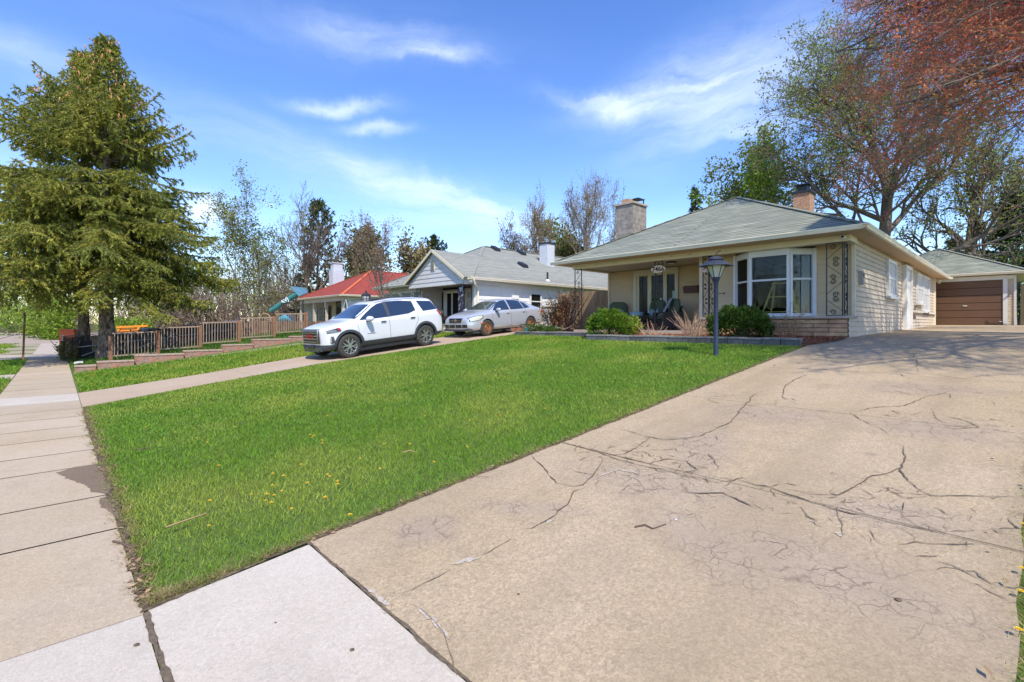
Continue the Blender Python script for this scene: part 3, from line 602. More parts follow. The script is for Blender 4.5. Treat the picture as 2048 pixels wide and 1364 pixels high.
def roof_hip(name, x0, x1, y0, y1, ze, pitch, parent, m, mt, msof, gut=.11, ridge=None, pyramid=False):
    hw = (x1-x0)/2; xm = (x0+x1)/2; zr = ze+pitch*hw; ya, yb = y0+hw, y1-hw
    if yb < ya: ya = yb = (y0+y1)/2
    V = [(x0, y0, ze), (x1, y0, ze), (x1, y1, ze), (x0, y1, ze), (xm, ya, zr), (xm, yb, zr)]
    F = [(0, 1, 4), (1, 2, 5, 4), (2, 3, 5), (3, 0, 4, 5)] if yb > ya else [(0, 1, 4), (1, 2, 4), (2, 3, 4), (3, 0, 4)]
    # give the shingles a thickness: a lower edge strip
    k = len(V); V += [(x, y, z-.03) for x, y, z in V[:4]]; F += [(1, 0, k, k+1), (2, 1, k+1, k+2), (3, 2, k+2, k+3), (0, 3, k+3, k)]
    r = mesh_obj(name, V, F, m, parent)
    mb = MB(); zr_ = Vector((xm, ya, zr)); zq = Vector((xm, yb, zr))
    for a, b in ((Vector((x0, y0, ze)), zr_), (Vector((x1, y0, ze)), zr_), (Vector((x1, y1, ze)), zq), (Vector((x0, y1, ze)), zq)): mb.bar(a+Vector((0, 0, .008)), b+Vector((0, 0, .008)), .2, .02)
    if yb > ya: mb.bar(zr_, zq, .24, .03)
    mb.build('ridge_cap', ridge or m, r)
    g = MB(); e = .10       # gutters all round: K profile made of a trough box and a lip
    for (a, b) in (((x0-e, y0-e), (x1+e, y0-e)), ((x1+e, y0-e), (x1+e, y1+e)), ((x1+e, y1+e), (x0-e, y1+e)), ((x0-e, y1+e), (x0-e, y0-e))):
        A_ = Vector((*a, 0)); B_ = Vector((*b, 0)); t = (B_-A_).normalized(); n_ = Vector((t.y, -t.x, 0))
        prof = [(-.10, -gut), (-.035, -gut), (-.018, -gut*.55), (.0, -gut*.2), (0, 0), (-.012, 0), (-.014, -gut*.25), (-.10, -gut*.3)]
        va = [A_+t*(-0)+n_*p+Vector((0, 0, ze-.005+z)) - t*p*(-1) for p, z in prof]; vb = [B_+n_*p+Vector((0, 0, ze-.005+z)) + t*p for p, z in prof]
        k = len(g.v); g.v += [tuple(q) for q in va+vb]; n = len(prof); g.f += [(k+i, k+(i+1) % n, k+n+(i+1) % n, k+n+i) for i in range(n)]
    g.build('gutter', mt, parent)
    s = MB(); s.add([(x0, y0, ze-gut+.0), (x1, y0, ze-gut+.0), (x1, y1, ze-gut+.0), (x0, y1, ze-gut+.0)], [(0, 3, 2, 1)]); s.build('soffit', msof, parent)
    return r
def winbox(parent, c, w_, h, face, fw=.06, dep=.05, rail=True, mf=None, mg=None, name='window', sill=True):
    """double-hung window on a wall. c: centre on the wall plane; face: outward unit vector (x or y)"""
    mf = mf or M_white; mg = mg or M_glass; c = Vector(c); n_ = Vector(face); t = Vector((-n_.y, n_.x, 0))
    def B(mb, u0, u1, z0, z1, d0, d1):
        P = [c+t*u+n_*d+Vector((0, 0, z)) for z in (z0, z1) for d in (d0, d1) for u in (u0, u1)]
        mb.add([tuple(P[i]) for i in (0, 1, 3, 2, 4, 5, 7, 6)], [(0, 3, 2, 1), (4, 5, 6, 7), (0, 1, 5, 4), (1, 2, 6, 5), (2, 3, 7, 6), (3, 0, 4, 7)])
    f = MB(); W_, H_ = w_/2, h/2
    B(f, -W_, -W_+fw, -H_, H_, 0, dep); B(f, W_-fw, W_, -H_, H_, 0, dep); B(f, -W_+fw, W_-fw, H_-fw, H_, 0, dep-.004); B(f, -W_+fw, W_-fw, -H_, -H_+fw, 0, dep-.004)
    if rail: B(f, -W_+fw, W_-fw, -.025, .025, 0, dep-.012)
    o = f.build(name, mf, parent, fixn=True)
    g = MB(); B(g, -W_+fw, W_-fw, -H_+fw, H_-fw, .002, dep-.03); g.build('pane', mg, o, fixn=True)
    if sill: s = MB(); B(s, -W_-.04, W_+.04, -H_-.07, -H_-.003, 0, dep+.05); s.build('sill', mf, o, fixn=True)
    return o
def scrollpost(name, parent, a, b, z0, z1, m, bars=None, s=1):
    """wrought-iron panel between two uprights at a and b (xy): straight rods, S-scrolls and diagonal rods"""
    mb = MB(); a = Vector((*a, 0)); b = Vector((*b, 0)); t = (b-a).normalized(); wd = (b-a).length; q = .024*s
    for p in (a, b): mb.bar(p+Vector((0, 0, z0)), p+Vector((0, 0, z1)), q)
    for z in (z0+.012, z1-.012): mb.bar(a+Vector((0, 0, z)), b+Vector((0, 0, z)), q*.8)
    n = 4; H_ = (z1-z0-.08)/n; r = wd*.17
    for i in range(n):
        zc = z0+.04+i*H_; sg = 1 if i % 2 else -1
        p0 = a if sg > 0 else b; p1 = b if sg > 0 else a
        mb.bar(p0+Vector((0, 0, zc+H_*.15)), p1+Vector((0, 0, zc+H_*.85)), .011)
        for (end, zz, dr) in ((p1, zc+H_*.12, 1), (p0, zc+H_*.88, -1)):
            cc = end+(p1-p0).normalized()*(-wd*.42 if dr > 0 else wd*.42)+Vector((0, 0, zz))
            pts = []
            for k in range(15):
                th = k/14*3.4*math.pi; rr = r*(1-.78*k/14)*1.25
                pts.append(cc+t*(math.cos(th)*rr*sg*dr)+Vector((0, 0, math.sin(th)*rr*dr)))
            mb.tube(pts, .009*s, 4, cap=False)
    return mb.build(name, m, parent)
# ------------------------------------------------------------------ our house
H = thing('bungalow', 'tan sided bungalow with open front porch, bay window and grey green hip roof', 'house', (-7.2, 14, -.3))
ZS = 2.19
# walls
mb = MB(); siding(mb, (-11.4, 16.2), (-6.9, 16.2), -.2, 2.08); siding(mb, (-6.9, 16.2), (-6.9, 14.75), -.2, 2.08)   # porch back and its return
mb.build('porch_wall', M_side, H)
for a, b in ((-6.9, -5.86), (-3.76, -2.92)): mb = MB(); siding(mb, (a, 14.75), (b, 14.75), .21, ZS); mb.build('front_wall', M_side, H)
mb = MB(); siding(mb, (-2.9, 14.75), (-2.9, 31.0), .20, ZS, .13, .024); siding(mb, (-2.9, 14.02), (-2.9, 31.0), -.45, .20, .13, .024); mb.build('side_wall', M_side_l, H)
mb = MB(); mb.add([(-11.4, 31, -.4), (-2.9, 31, -.4), (-2.9, 31, ZS), (-11.4, 31, ZS)], [(0, 1, 2, 3)]); siding(mb, (-11.4, 31), (-11.4, 16.2), -.4, ZS); mb.build('rear_wall', M_side, H)
mb = MB(); mb.box(-2.965, -2.885, 14.69, 14.76, .2, ZS); mb.box(-11.44, -11.36, 16.13, 16.2, -.3, 2.08); mb.box(-6.96, -6.86, 14.69, 14.765, -.2, 2.08); mb.box(-2.96, -2.885, 30.96, 31.04, -.4, ZS); mb.build('corner_trim', M_trim, H)
# stone knee wall with cap
mb = MB(); mb.box(-6.5, -2.91, 14.0, 14.72, -.5, .14); mb.box(-6.86, -6.5, 14.6, 14.72, -.5, .14); mb.build('stone_wall', M_stone, H)
mb = MB(); mb.box(-6.58, -2.84, 13.93, 14.745, .142, .205); mb.build('stone_cap', M_cap, H)
mb = MB(); mb.box(-11.5, -6.5, 14.05, 16.19, -.36, -.205); mb.build('porch_floor', M_path, H)
# beams round the porch and over the knee wall
mb = MB(); mb.box(-11.5, -2.84, 14.0, 14.2, 2.03, ZS-.004); mb.box(-11.5, -11.3, 14.203, 16.2, 2.03, ZS-.004); mb.box(-3.04, -2.84, 14.203, 14.69, 2.03, ZS-.004); mb.build('porch_beam', M_trim, H)
mb = MB(); mb.box(-11.3, -3.04, 14.2, 16.2, 2.085, 2.10); mb.build('porch_ceiling', M_soff, H)
rf = roof_hip('roof', -11.9, -2.46, 13.42, 31.5, 2.30, .5, H, M_roof, M_gut, M_soff2)
# chimneys
mb = MB(); mb.box(-12.35, -11.45, 18.0, 19.05, -.4, 5.2); c1 = mb.build('chimney', M_block, rf); tag(c1, 'wide grey block chimney at the left side of the roof')
mb = MB(); mb.box(-12.41, -11.39, 17.94, 19.11, 5.2, 5.28); mb.build('chimney_cap', M_cap, c1)
mb = MB(); mb.box(-12.15, -11.8, 18.2, 18.55, 5.28, 5.5); mb.build('flue', M_brick, c1); mb = MB(); mb.box(-11.85, -11.81, 18.62, 18.66, 5.28, 5.5); mb.box(-11.55, -11.51, 18.92, 18.96, 5.28, 5.5); mb.lathe([(.34, 5.5), (.36, 5.52), (.02, 5.62)], (-11.72, 18.75, 0), 4); mb.build('flue_hood', M_dark, c1)
mb = MB(); mb.box(-6.5, -5.9, 22.2, 22.85, 3.5, 5.45); c2 = mb.build('chimney', M_brick, rf); tag(c2, 'narrow orange brick chimney at the right side of the roof')
mb = MB(); mb.box(-6.56, -5.84, 22.14, 22.91, 5.38, 5.47); mb.box(-6.38, -6.02, 22.32, 22.73, 5.47, 5.68); mb.box(-6.48, -5.92, 22.22, 22.83, 5.72, 5.76); mb.box(-6.4, -6.36, 22.3, 22.34, 5.6, 5.73); mb.box(-6.04, -6.0, 22.3, 22.34, 5.6, 5.73); mb.build('flue_hood', M_dark, c2)
mb = MB()
for k in range(8): mb.box(-6.5+.0, -5.9, 22.2, 22.21, 5.0, 5.01)
# front door unit behind the porch: wide frame, door and two sidelights
X0, X1 = WY(1269, 545, 16.2).x, WY(1358, 545, 16.2).x; yw = 16.2
fr_ = MB(); fr_.box(X0, X0+.14, yw-.09, yw, -.2, 2.04); fr_.box(X1-.12, X1, yw-.09, yw, -.2, 2.04); fr_.box(X0+.14, X1-.12, yw-.088, yw, 1.83, 2.04)
g0, g1 = WY(1279.8, 560, yw).x, WY(1297.5, 560, yw).x; g2, g3 = WY(1305, 560, yw).x, WY(1328, 560, yw).x; g4, g5 = WY(1335.5, 560, yw).x, WY(1354, 560, yw).x
fr_.box(g1, g2, yw-.086, yw, -.2, 1.83); fr_.box(g3, g4, yw-.086, yw, -.2, 1.83); fr_.box(X0+.14, g0, yw-.06, yw, -.2, 1.83)
fd = fr_.build('front_door', M_beige, H)
mb = MB()
for a, b in ((g0, g1), (g2, g3), (g4, g5)): mb.box(a+.01, b-.01, yw-.03, yw-.02, -.15, 1.80)
mb.build('pane', M_glass, fd); mb = MB(); mb.box(g3-.11, g3-.05, yw-.1, yw-.04, .75, .95); mb.build('handle', M_white, fd)
mb = MB(); mb.box(g5-.16, g5-.02, yw-.04, yw-.032, .93, 1.2); tag(mb.build('door_notice', mat('notice', (.35, .5, .45)), fd), 'pale green notice inside the right glass')
# porch light (off) and recessed soffit light
mb = MB(); mb.lathe([(.17, 2.085), (.17, 2.05), (.13, 2.035)], (-8.05, 14.95, 0), 20); pf = mb.build('porch_light', M_dark, H); mb = MB(); mb.lathe([(.125, 2.036), (.11, 2.022), (.02, 2.018)], (-8.05, 14.95, 0), 20); mb.build('diffuser', mat('lamp_diffuser', (.85, .8, .65)), pf)
# wrought-iron porch posts
for a, b in (((-11.46, 14.08), (-11.15, 14.08)),): scrollpost('porch_post', H, a, b, -.22, 2.03, M_iron)
scrollpost('porch_post', H, (-8.14, 14.08), (-7.88, 14.08), -.22, 2.03, M_iron)
pA, pB = WY(1406, 600, 14.08).x, WY(1414, 600, 14.08).x
o = scrollpost('porch_post', H, (pA, 14.08), (pB+.05, 14.08), .205, 2.03, M_iron); scrollpost('porch_post', H, (pB+.07, 14.09), (pB+.07, 14.42), .205, 2.03, M_iron)
scrollpost('porch_post', H, (-3.36, 14.06), (-3.02, 14.06), .205, 2.03, M_iron); scrollpost('porch_post', H, (-2.99, 14.10), (-2.99, 14.40), .205, 2.03, M_iron)
# bay window: three facets standing on the cap
fl = [(-5.84, 14.74), (-5.28, 14.22), (-4.24, 14.22), (-3.82, 14.74)]
bay = MB()
def facet(mb, a, b, u0, u1, z0, z1, d0, d1):
    a = Vector((*a, 0)); b = Vector((*b, 0)); t = (b-a).normalized(); n_ = Vector((t.y, -t.x, 0))
    P = [a+t*u+n_*d+Vector((0, 0, z)) for z in (z0, z1) for d in (d0, d1) for u in (u0, u1)]
    mb.add([tuple(P[i]) for i in (0, 1, 3, 2, 4, 5, 7, 6)], [(0, 3, 2, 1), (4, 5, 6, 7), (0, 1, 5, 4), (1, 2, 6, 5), (2, 3, 7, 6), (3, 0, 4, 7)])
panes = MB(); rails = MB()
for i in range(3):
    a, b = fl[i], fl[i+1]; L_ = math.dist(a, b); e = .075 if i == 1 else .06; e0, e1 = e, e
    facet(bay, a, b, 0, e0, .21, 2.03, -.05, .03); facet(bay, a, b, L_-e1, L_, .21, 2.03, -.05, .03); facet(bay, a, b, e0, L_-e1, 1.86, 2.03, -.05, .028); facet(bay, a, b, e0, L_-e1, .21, .29, -.05, .028)
    facet(rails, a, b, e0, L_-e1, 1.185, 1.235, -.03, .015)
    facet(panes, a, b, e0, L_-e1, .29, 1.185, -.012, -.008); facet(panes, a, b, e0, L_-e1, 1.235, 1.86, -.006, -.002)
bay.box(-5.9, -5.84, 14.66, 14.76, .21, 2.03); bay.box(-3.82, -3.74, 14.66, 14.76, .21, 2.03)
bw = bay.build('bay_window', M_white, H, fixn=True); tag(bw, 'white framed three sided bay window'); panes.build('pane', M_clear, bw, fixn=True); rails.build('rail', M_white, bw, fixn=True)
mb = MB(); mb.add([(-5.84, 14.74, 2.03), (-5.28, 14.22, 2.03), (-4.24, 14.22, 2.03), (-3.82, 14.74, 2.03)], [(0, 1, 2, 3)]); mb.build('bay_head', M_trim, bw)
# the room behind it
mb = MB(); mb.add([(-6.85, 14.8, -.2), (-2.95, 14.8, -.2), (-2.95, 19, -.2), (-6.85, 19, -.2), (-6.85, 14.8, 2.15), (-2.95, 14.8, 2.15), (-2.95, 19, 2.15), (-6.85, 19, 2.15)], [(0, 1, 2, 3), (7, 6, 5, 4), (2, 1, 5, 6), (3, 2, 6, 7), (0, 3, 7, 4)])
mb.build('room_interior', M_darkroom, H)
mb = MB()
for k in range(14): mb.box(-5.15, -4.35, 14.34, 14.37, 1.83-.035*k, 1.838-.035*k)
for k in range(14): mb.add([(-4.2, 14.33, 1.83-.035*k), (-3.92, 14.68, 1.83-.035*k), (-3.94, 14.70, 1.82-.035*k), (-4.22, 14.35, 1.82-.035*k)], [(0, 1, 2, 3)])
mb.build('window_blind', mat('blind_slat', (.30, .29, .27)), bw)
cu = MB(); pts = [(-4.16+.02*i+.0, 14.85+.015*math.sin(i*1.9)) for i in range(12)]
cu.add([(x, y, z) for z in (.25, 1.85) for x, y in pts], [(i, i+1, 13+i, 12+i) for i in range(11)]); cu.build('curtain', mat('curtain_grey', (.45, .46, .5)), bw)
# side wall windows and door
def WXy(u, x=-2.9): return WX(u, 600, x).y
for (u0, u1, z0, z1) in ((1771, 1788, .87, 2.03), (1830.5, 1841.5, .84, 2.05), (1843.5, 1855, .54, 2.06)):
    y0, y1 = WXy(u0), WXy(u1); winbox(H, (-2.885, (y0+y1)/2, (z0+z1)/2), y1-y0, z1-z0, (1, 0, 0), .09, .07, True, M_white, M_blind)
y0, y1 = WXy(1804), WXy(1817); d_ = MB(); d_.box(-2.885, -2.77, y0, y0+.11, -.25, 2.1); d_.box(-2.885, -2.77, y1-.11, y1, -.25, 2.1); d_.box(-2.885, -2.773, y0+.11, y1-.11, 1.98, 2.1); sdoor = d_.build('side_door', M_white, H)
mb = MB(); mb.box(-2.88, -2.84, y0+.115, y1-.115, -.25, 1.975); mb.build('door_leaf', M_white, sdoor); mb = MB(); mb.box(-2.84, -2.78, y0+.2, y0+.25, .75, .8); mb.build('handle', M_dark, sdoor)
mb = MB(); mb.box(-2.885, -2.80, 15.05, 15.22, 1.02, 1.36); mb.lathe([(.05, 0), (.05, .03)], (-2.80, 15.13, 1.27), 10, 'x'); mb.build('electric_meter', mat('meter_grey', (.3, .29, .27)), H)
mb = MB(); y0 = WXy(1821); mb.bar((-2.86, y0, .42), (-2.86, 30.9, .42), .03, .06); mb.bar((-2.84, y0+.3, .38), (-2.82, y0+.3, .2), .05, .1); mb.bar((-2.84, WXy(1848), .42), (-2.84, WXy(1848), .52), .05, .2); mb.build('wall_pipe', mat('pipe_brown', (.2, .13, .09)), H)
mb = MB(); y0 = WXy(1824); mb.bar((-2.83, y0, .72), (-2.75, y0, .66), .05); mb.tube([(-2.8, y0-.1+.09*math.cos(k*.7), .62+.09*math.sin(k*.7)) for k in range(10)], .015, 5); mb.build('wall_tap', mat('tap_brass', (.25, .16, .07), .4, .6), H)
# downspout on the front corner
mb = MB(); mb.bar((-2.86, 30.7, ZS), (-2.86, 30.7, -.05), .06, .08); mb.bar((-2.86, 24.0, ZS), (-2.86, 24.0, ZS-.01), .06, .08); mb.build('downspout', M_gut, H)
# string light hooks along the beam
mb = MB()
for u in (1152, 1191, 1228, 1272, 1342, 1380): x = WY(u, 530, 13.97).x; mb.tube([(x, 13.995, 2.14), (x, 13.97, 2.12), (x, 13.975, 2.09)], .007, 4)
mb.build('beam_hook', M_dark, H)
# things hanging on the house
mb = MB(); a = WY(1368.5, 580, 16.12).x; b = a+.52
mx_ = thing('mailbox', 'dark brown wall mailbox beside the front door', 'mailbox', (a, 16.1, 1.1)); mb.add([(a, 16.18, 1.09), (a, 16.05, 1.09), (a, 16.03, 1.29), (a, 16.18, 1.34), (b, 16.18, 1.09), (b, 16.05, 1.09), (b, 16.03, 1.29), (b, 16.18, 1.34)], [(3, 2, 1, 0), (4, 5, 6, 7), (0, 1, 5, 4), (1, 2, 6, 5), (2, 3, 7, 6)]); mb.build('box', M_rust, mx_); mb = MB(); mb.add([(a-.01, 16.18, 1.352), (a-.01, 16.01, 1.29), (b+.01, 16.01, 1.29), (b+.01, 16.18, 1.352)], [(0, 1, 2, 3)]); mb.box(a-.01, b+.01, 16.005, 16.02, 1.25, 1.29); mb.build('lid', M_rust, mx_)
# oval number board on the middle post
nb = thing('house_number_sign', 'oval wooden board reading 7466 on the middle porch post', 'sign', (-8.0, 14.04, 1.76))
mb = MB(); n = 28; P = [(.25*math.cos(2*math.pi*i/n), -.025, .12*math.sin(2*math.pi*i/n)) for i in range(n)]; mb.prism(P, (0, .02, 0)); mb.build('board', mat('sign_wood', (.85, .60, .40), .6, var=.15, vs=10), nb, world=False, fixn=True)
def text(parent, s, size, loc, rot, m, name='lettering', ext=.003, bold=0):
    cu_ = bpy.data.curves.new(name, 'FONT'); cu_.body = s; cu_.size = size; cu_.extrude = ext; cu_.align_x = 'CENTER'; cu_.align_y = 'CENTER'; cu_.offset = bold; t0 = bpy.data.objects.new(name, cu_); COL.objects.link(t0); dg = bpy.context.evaluated_depsgraph_get(); dg.update(); me = bpy.data.meshes.new_from_object(t0.evaluated_get(dg)); bpy.data.objects.remove(t0); me.materials.clear(); me.materials.append(m)
    t = bpy.data.objects.new(name, me); COL.objects.link(t); t.parent = parent; t.location = loc; t.rotation_euler = rot; return t
text(nb, '7466', .215, (0, -.03, -.005), (R(90), 0, 0), mat('number_black', (.02, .015, .015)), 'numbers', .004, .003)
# birdhouse on the right porch post
bh = thing('birdhouse', 'small painted birdhouse hanging at the top of the porch post behind the lamp', 'birdhouse', (pA+.1, 13.98, 1.62))
mb = MB(); mb.prism([(-.08, -.05, -.09), (.08, -.05, -.09), (.08, -.05, .06), (0, -.05, .15), (-.08, -.05, .06)], (0, .1, 0)); mb.build('box', mat('bird_paint', (.62, .5, .38), col2=(.5, .2, .13), c2s=14), bh, world=False, fixn=True)
mb = MB(); mb.lathe([(.022, 0), (.022, .012)], (0, -.056, .0), 10, 'y'); mb.build('hole', M_dark, bh, world=False, fixn=True)
# security camera at the corner
sc_ = thing('security_camera', 'small white security camera under the right front corner of the eave', 'camera', (-2.98, 13.95, 2.12))
mb = MB(); mb.lathe([(.035, -.09), (.05, -.08), (.052, .04), (.045, .07)], (0, 0, 0), 14, 'y'); mb.bar((0, .02, .02), (-.06, .05, .07), .03); mb.build('body', M_white, sc_, world=False, fixn=True); mb = MB(); mb.lathe([(.034, -.095), (.03, -.091)], (0, 0, 0), 12, 'y'); mb.build('lens', M_dark, sc_, world=False, fixn=True)
# flood lamp near garage
fl_ = thing('flood_lamp', 'small flood lamp at the rear corner of the bungalow by the garage door', 'lamp', (-2.75, 30.8, 2.05))
mb = MB(); mb.bar((-.15, 0, 0), (0, 0, 0), .05); mb.lathe([(.03, 0), (.09, .12), (.09, .14)], (.05, -.05, -.1), 10); mb.build('housing', M_beige, fl_, world=False); mb = MB(); mb.lathe([(.08, -.105), (.02, -.115)], (.05, -.05, 0), 10); mb.build('bulb', mat('bulb_yellow', (.8, .65, .3)), fl_, world=False)
# stepladder inside the bay
ld = thing('stepladder', 'yellow stepladder standing inside behind the bay window', 'ladder', (-4.72, 15.0, -.2))
M_yel = mat('ladder_yellow', (.80, .60, .12), rough=.5); mb = MB()
for sx in (-1, 1):
    mb.bar((sx*.52, -.12, .3), (sx*.20, .12, 1.42), .055, .035)
rl = mb.build('rail', M_yel, ld, world=False); mb = MB()
for sx in (-1, 1): mb.bar((sx*.45, .5, .3), (sx*.18, .16, 1.42), .035, .03)
mb.build('rear_rail', M_yel, ld, world=False)
for z, hw in ((.55, .46), (.98, .34), (1.36, .24)): mb = MB(); mb.bar((-hw, .0, z), (hw, .0, z), .07, .025); mb.build('step', M_yel, ld, world=False)
# ------------------------------------------------------------------ garage
Gg = thing('garage', 'tan garage with hip roof behind the bungalow at the end of the driveway', 'garage', (-3.1, 32.1, -.05))
gx0, gx1 = WY(1871, 600, 32.1).x, WY(2006, 600, 32.1).x; gr = -.17
mb = MB(); siding(mb, (gx1+.14, 32.1), (gr, 32.1), -.1, 2.28, .115); siding(mb, (gr, 32.1), (gr, 37.8), -.1, 2.28); siding(mb, (-6.0, 32.1), (gx0-.02, 32.1), -.1, 2.28); siding(mb, (-6, 37.8), (-6, 32.1), -.1, 2.28); mb.build('wall', M_side_l, Gg)
mb = MB(); mb.box(gx0-.02, gx1+.15, 32.03, 32.1, 2.08, 2.28); mb.box(gx1, gx1+.15, 32.02, 32.11, -.08, 2.078); mb.box(gr-.06, gr+.02, 32.04, 32.11, -.08, 2.27); mb.box(gx1+.15, gr-.06, 32.04, 32.1, 2.1, 2.275); mb.build('trim', M_white, Gg)
gd = MB(); n = 6; h = 2.13/n
for k in range(n): gd.box(gx0, gx1, 32.06, 32.1, -.05+h*k+.014, -.05+h*(k+1)-.010)
gdo = gd.build('garage_door', M_brown, Gg); mb = MB(); mb.box(gx0, gx1, 32.085, 32.099, -.05, 2.08); mb.build('groove', M_brownd, gdo); mb = MB(); mb.box(-1.95, -1.80, 32.03, 32.058, .86, .90); mb.box(gx1-.12, gx1-.04, 32.03, 32.058, .1, .13); mb.build('handle', M_white, gdo)
roof_hip('roof', -6.5, .28, 31.72, 38.3, 2.42, .5, Gg, M_roof, M_gut, M_soff)
# old fence right of the garage
def board_fence(name, lab, a, b, z0, ztop, m, loc, bw=.14, gap=.008, vary=.03, posts=True, cat='fence', group=None):
    f = thing(name, lab, cat, loc, group=group); mb = MB(); A_ = Vector((*a, 0)); B_ = Vector((*b, 0)); d = B_-A_; n = int(d.length/(bw+gap)); t = d.normalized(); s = Vector((t.y, -t.x, 0))
    for i in range(n):
        p = A_+t*((bw+gap)*i); q = p+t*bw; z1 = ztop+random.uniform(-vary, vary); y_ = random.uniform(0, .012); zb_ = z0(p) if callable(z0) else z0
        P = [p+s*y_, q+s*y_, q+s*(y_+.02), p+s*(y_+.02)]
        V = [(v.x, v.y, zb_) for v in P]+[(v.x, v.y, z1-.03) for v in P]; mb.add(V, [(0, 3, 2, 1), (0, 1, 5, 4), (1, 2, 6, 5), (2, 3, 7, 6), (3, 0, 4, 7)])
        c_ = [(P[i_]+(P[(i_+1) % 4 if i_ in (0, 2) else i_]-P[i_])*0) for i_ in range(4)]
        m0, m1 = P[0].lerp(P[1], .2), P[0].lerp(P[1], .8); m2, m3 = P[3].lerp(P[2], .2), P[3].lerp(P[2], .8); k = len(mb.v)
        mb.v += [(m0.x, m0.y, z1), (m1.x, m1.y, z1), (m3.x, m3.y, z1), (m2.x, m2.y, z1)]; mb.f += [(k-4, k-3, k+1, k), (k-3, k-2, k+2, k+1), (k-2, k-1, k+3, k+2), (k-1, k-4, k, k+3), (k, k+1, k+2, k+3)]
    mb.build('board', m, f, fixn=True)
    mb = MB()
    for z in (.25, .8):
        zz = (z0(A_) if callable(z0) else z0); z_ = zz+(ztop-zz)*z; mb.bar((A_.x-s.x*.03, A_.y-s.y*.03, z_), (B_.x-s.x*.03, B_.y-s.y*.03, z_), .04, .09)
    mb.build('rail', m, f); return f
board_fence('board_fence', 'weathered dark board fence right of the garage', (-.02, 31.4), (3.5, 31.0), -.1, 1.78, M_woodo, (1.5, 31.2, -.1), .14)
board_fence('board_fence', 'brown upright board fence between the bungalow and the white house', (-14.75, 16.9), (-11.47, 16.9), -.4, 1.42, M_wood, (-13, 16.9, -.3), .13, vary=.02)
# ------------------------------------------------------------------ white neighbour house
Nn = thing('white_house', 'white sided house with front gable porch and grey roof behind the parked cars', 'house', (-20.5, 14, -.35))
ZN = 1.95
rn = roof_hip('roof', -25.0, -16.3, 13.0, 30.5, 2.04, .53, Nn, M_roofn, M_gut, M_soff)
mb = MB(); siding(mb, (-16.7, 13.5), (-16.7, 30), -.5, ZN, .20, .018); mb.build('side_wall', M_sidew, Nn)
mb = MB(); siding(mb, (-24.5, 13.6), (-21.25, 13.6), -.5, ZN, .2, .018); siding(mb, (-21.25, 13.6), (-21.25, 15), -.5, ZN, .2); siding(mb, (-21.25, 15), (-16.7, 15), -.5, 1.8, .2, .018); siding(mb, (-16.9, 13.5), (-16.7, 13.5), -.5, ZN, .2); mb.build('front_wall', M_sideg, Nn)
mb = MB(); mb.add([(-24.5, 30, -.5), (-24.5, 13.6, -.5), (-24.5, 13.6, ZN), (-24.5, 30, ZN), (-16.7, 30, -.5), (-16.7, 30, ZN)], [(0, 1, 2, 3), (4, 0, 3, 5)]); mb.build('rear_wall', M_sidew, Nn)
mb = MB(); mb.box(-16.76, -16.67, 13.44, 13.52, -.5, ZN); mb.box(-16.705, -16.66, 13.52, 13.6, -.5, ZN); mb.build('corner_trim', M_white, Nn)
# gable
gx_l, gx_r, gy, ga = -21.15, -16.5, 12.8, 3.46
def gtop(z):
    f = max(0, (z-2.07)/(ga-2.07)); return f/2, 1-f/2
mb = MB(); siding(mb, (gx_l+.12, gy), (gx_r-.12, gy), 1.76, ga-.12, .2, .02, top=lambda z: gtop(z+.10)); mb.build('gable_wall', M_sideg, Nn)
mb = MB(); zz0 = 2.07
mb.add([(gx_l-.1, gy-.15, zz0-.04), (-18.82, gy-.15, ga), (-18.82, 16.6, ga), (gx_l-.1, 16.6, zz0-.04), (gx_r+.1, gy-.15, zz0-.04), (gx_r+.1, 16.6, zz0-.04)], [(0, 1, 2, 3), (4, 5, 2, 1)])
mb.add([(gx_l-.1, gy-.15, zz0-.10), (-18.82, gy-.15, ga-.06), (-18.82, 16.6, ga-.06), (gx_l-.1, 16.6, zz0-.1), (gx_r+.1, gy-.15, zz0-.1), (gx_r+.1, 16.6, zz0-.1)], [(3, 2, 1, 0), (1, 2, 5, 4)])
gr_ = mb.build('gable_roof', M_roofn, Nn)
mb = MB()
for xa in (gx_l-.12, gx_r+.12): mb.bar((xa, gy-.16, zz0-.11), (-18.82, gy-.16, ga-.05), .035, .12)
mb.build('bargeboard', M_trim, Nn)
mb = MB(); mb.box(-19.05, -18.75, gy-.05, gy-.01, 2.5, 3.02)
gv = mb.build('gable_vent', M_beige, Nn); mb = MB()
for k in range(9): mb.box(-19.02, -18.78, gy-.065, gy-.052, 2.53+.053*k, 2.555+.053*k)
mb.build('louvre', mat('louvre_grey', (.2, .2, .19)), gv)
mb = MB(); mb.box(gx_l+.1, gx_r-.05, gy+.02, gy+.2, 1.75, 1.95); mb.box(gx_r-.2, gx_r-.02, gy+.2, 15, 1.76, 1.95); mb.build('porch_beam', M_sideg, Nn)
mb = MB(); mb.box(-21.2, -16.7, 12.95, 15, 1.94, 1.96); mb.build('porch_ceiling', M_white, Nn); mb = MB(); mb.box(-21.25, -16.75, 13.05, 15, -.6, -.06); mb.build('porch_floor', M_path, Nn)
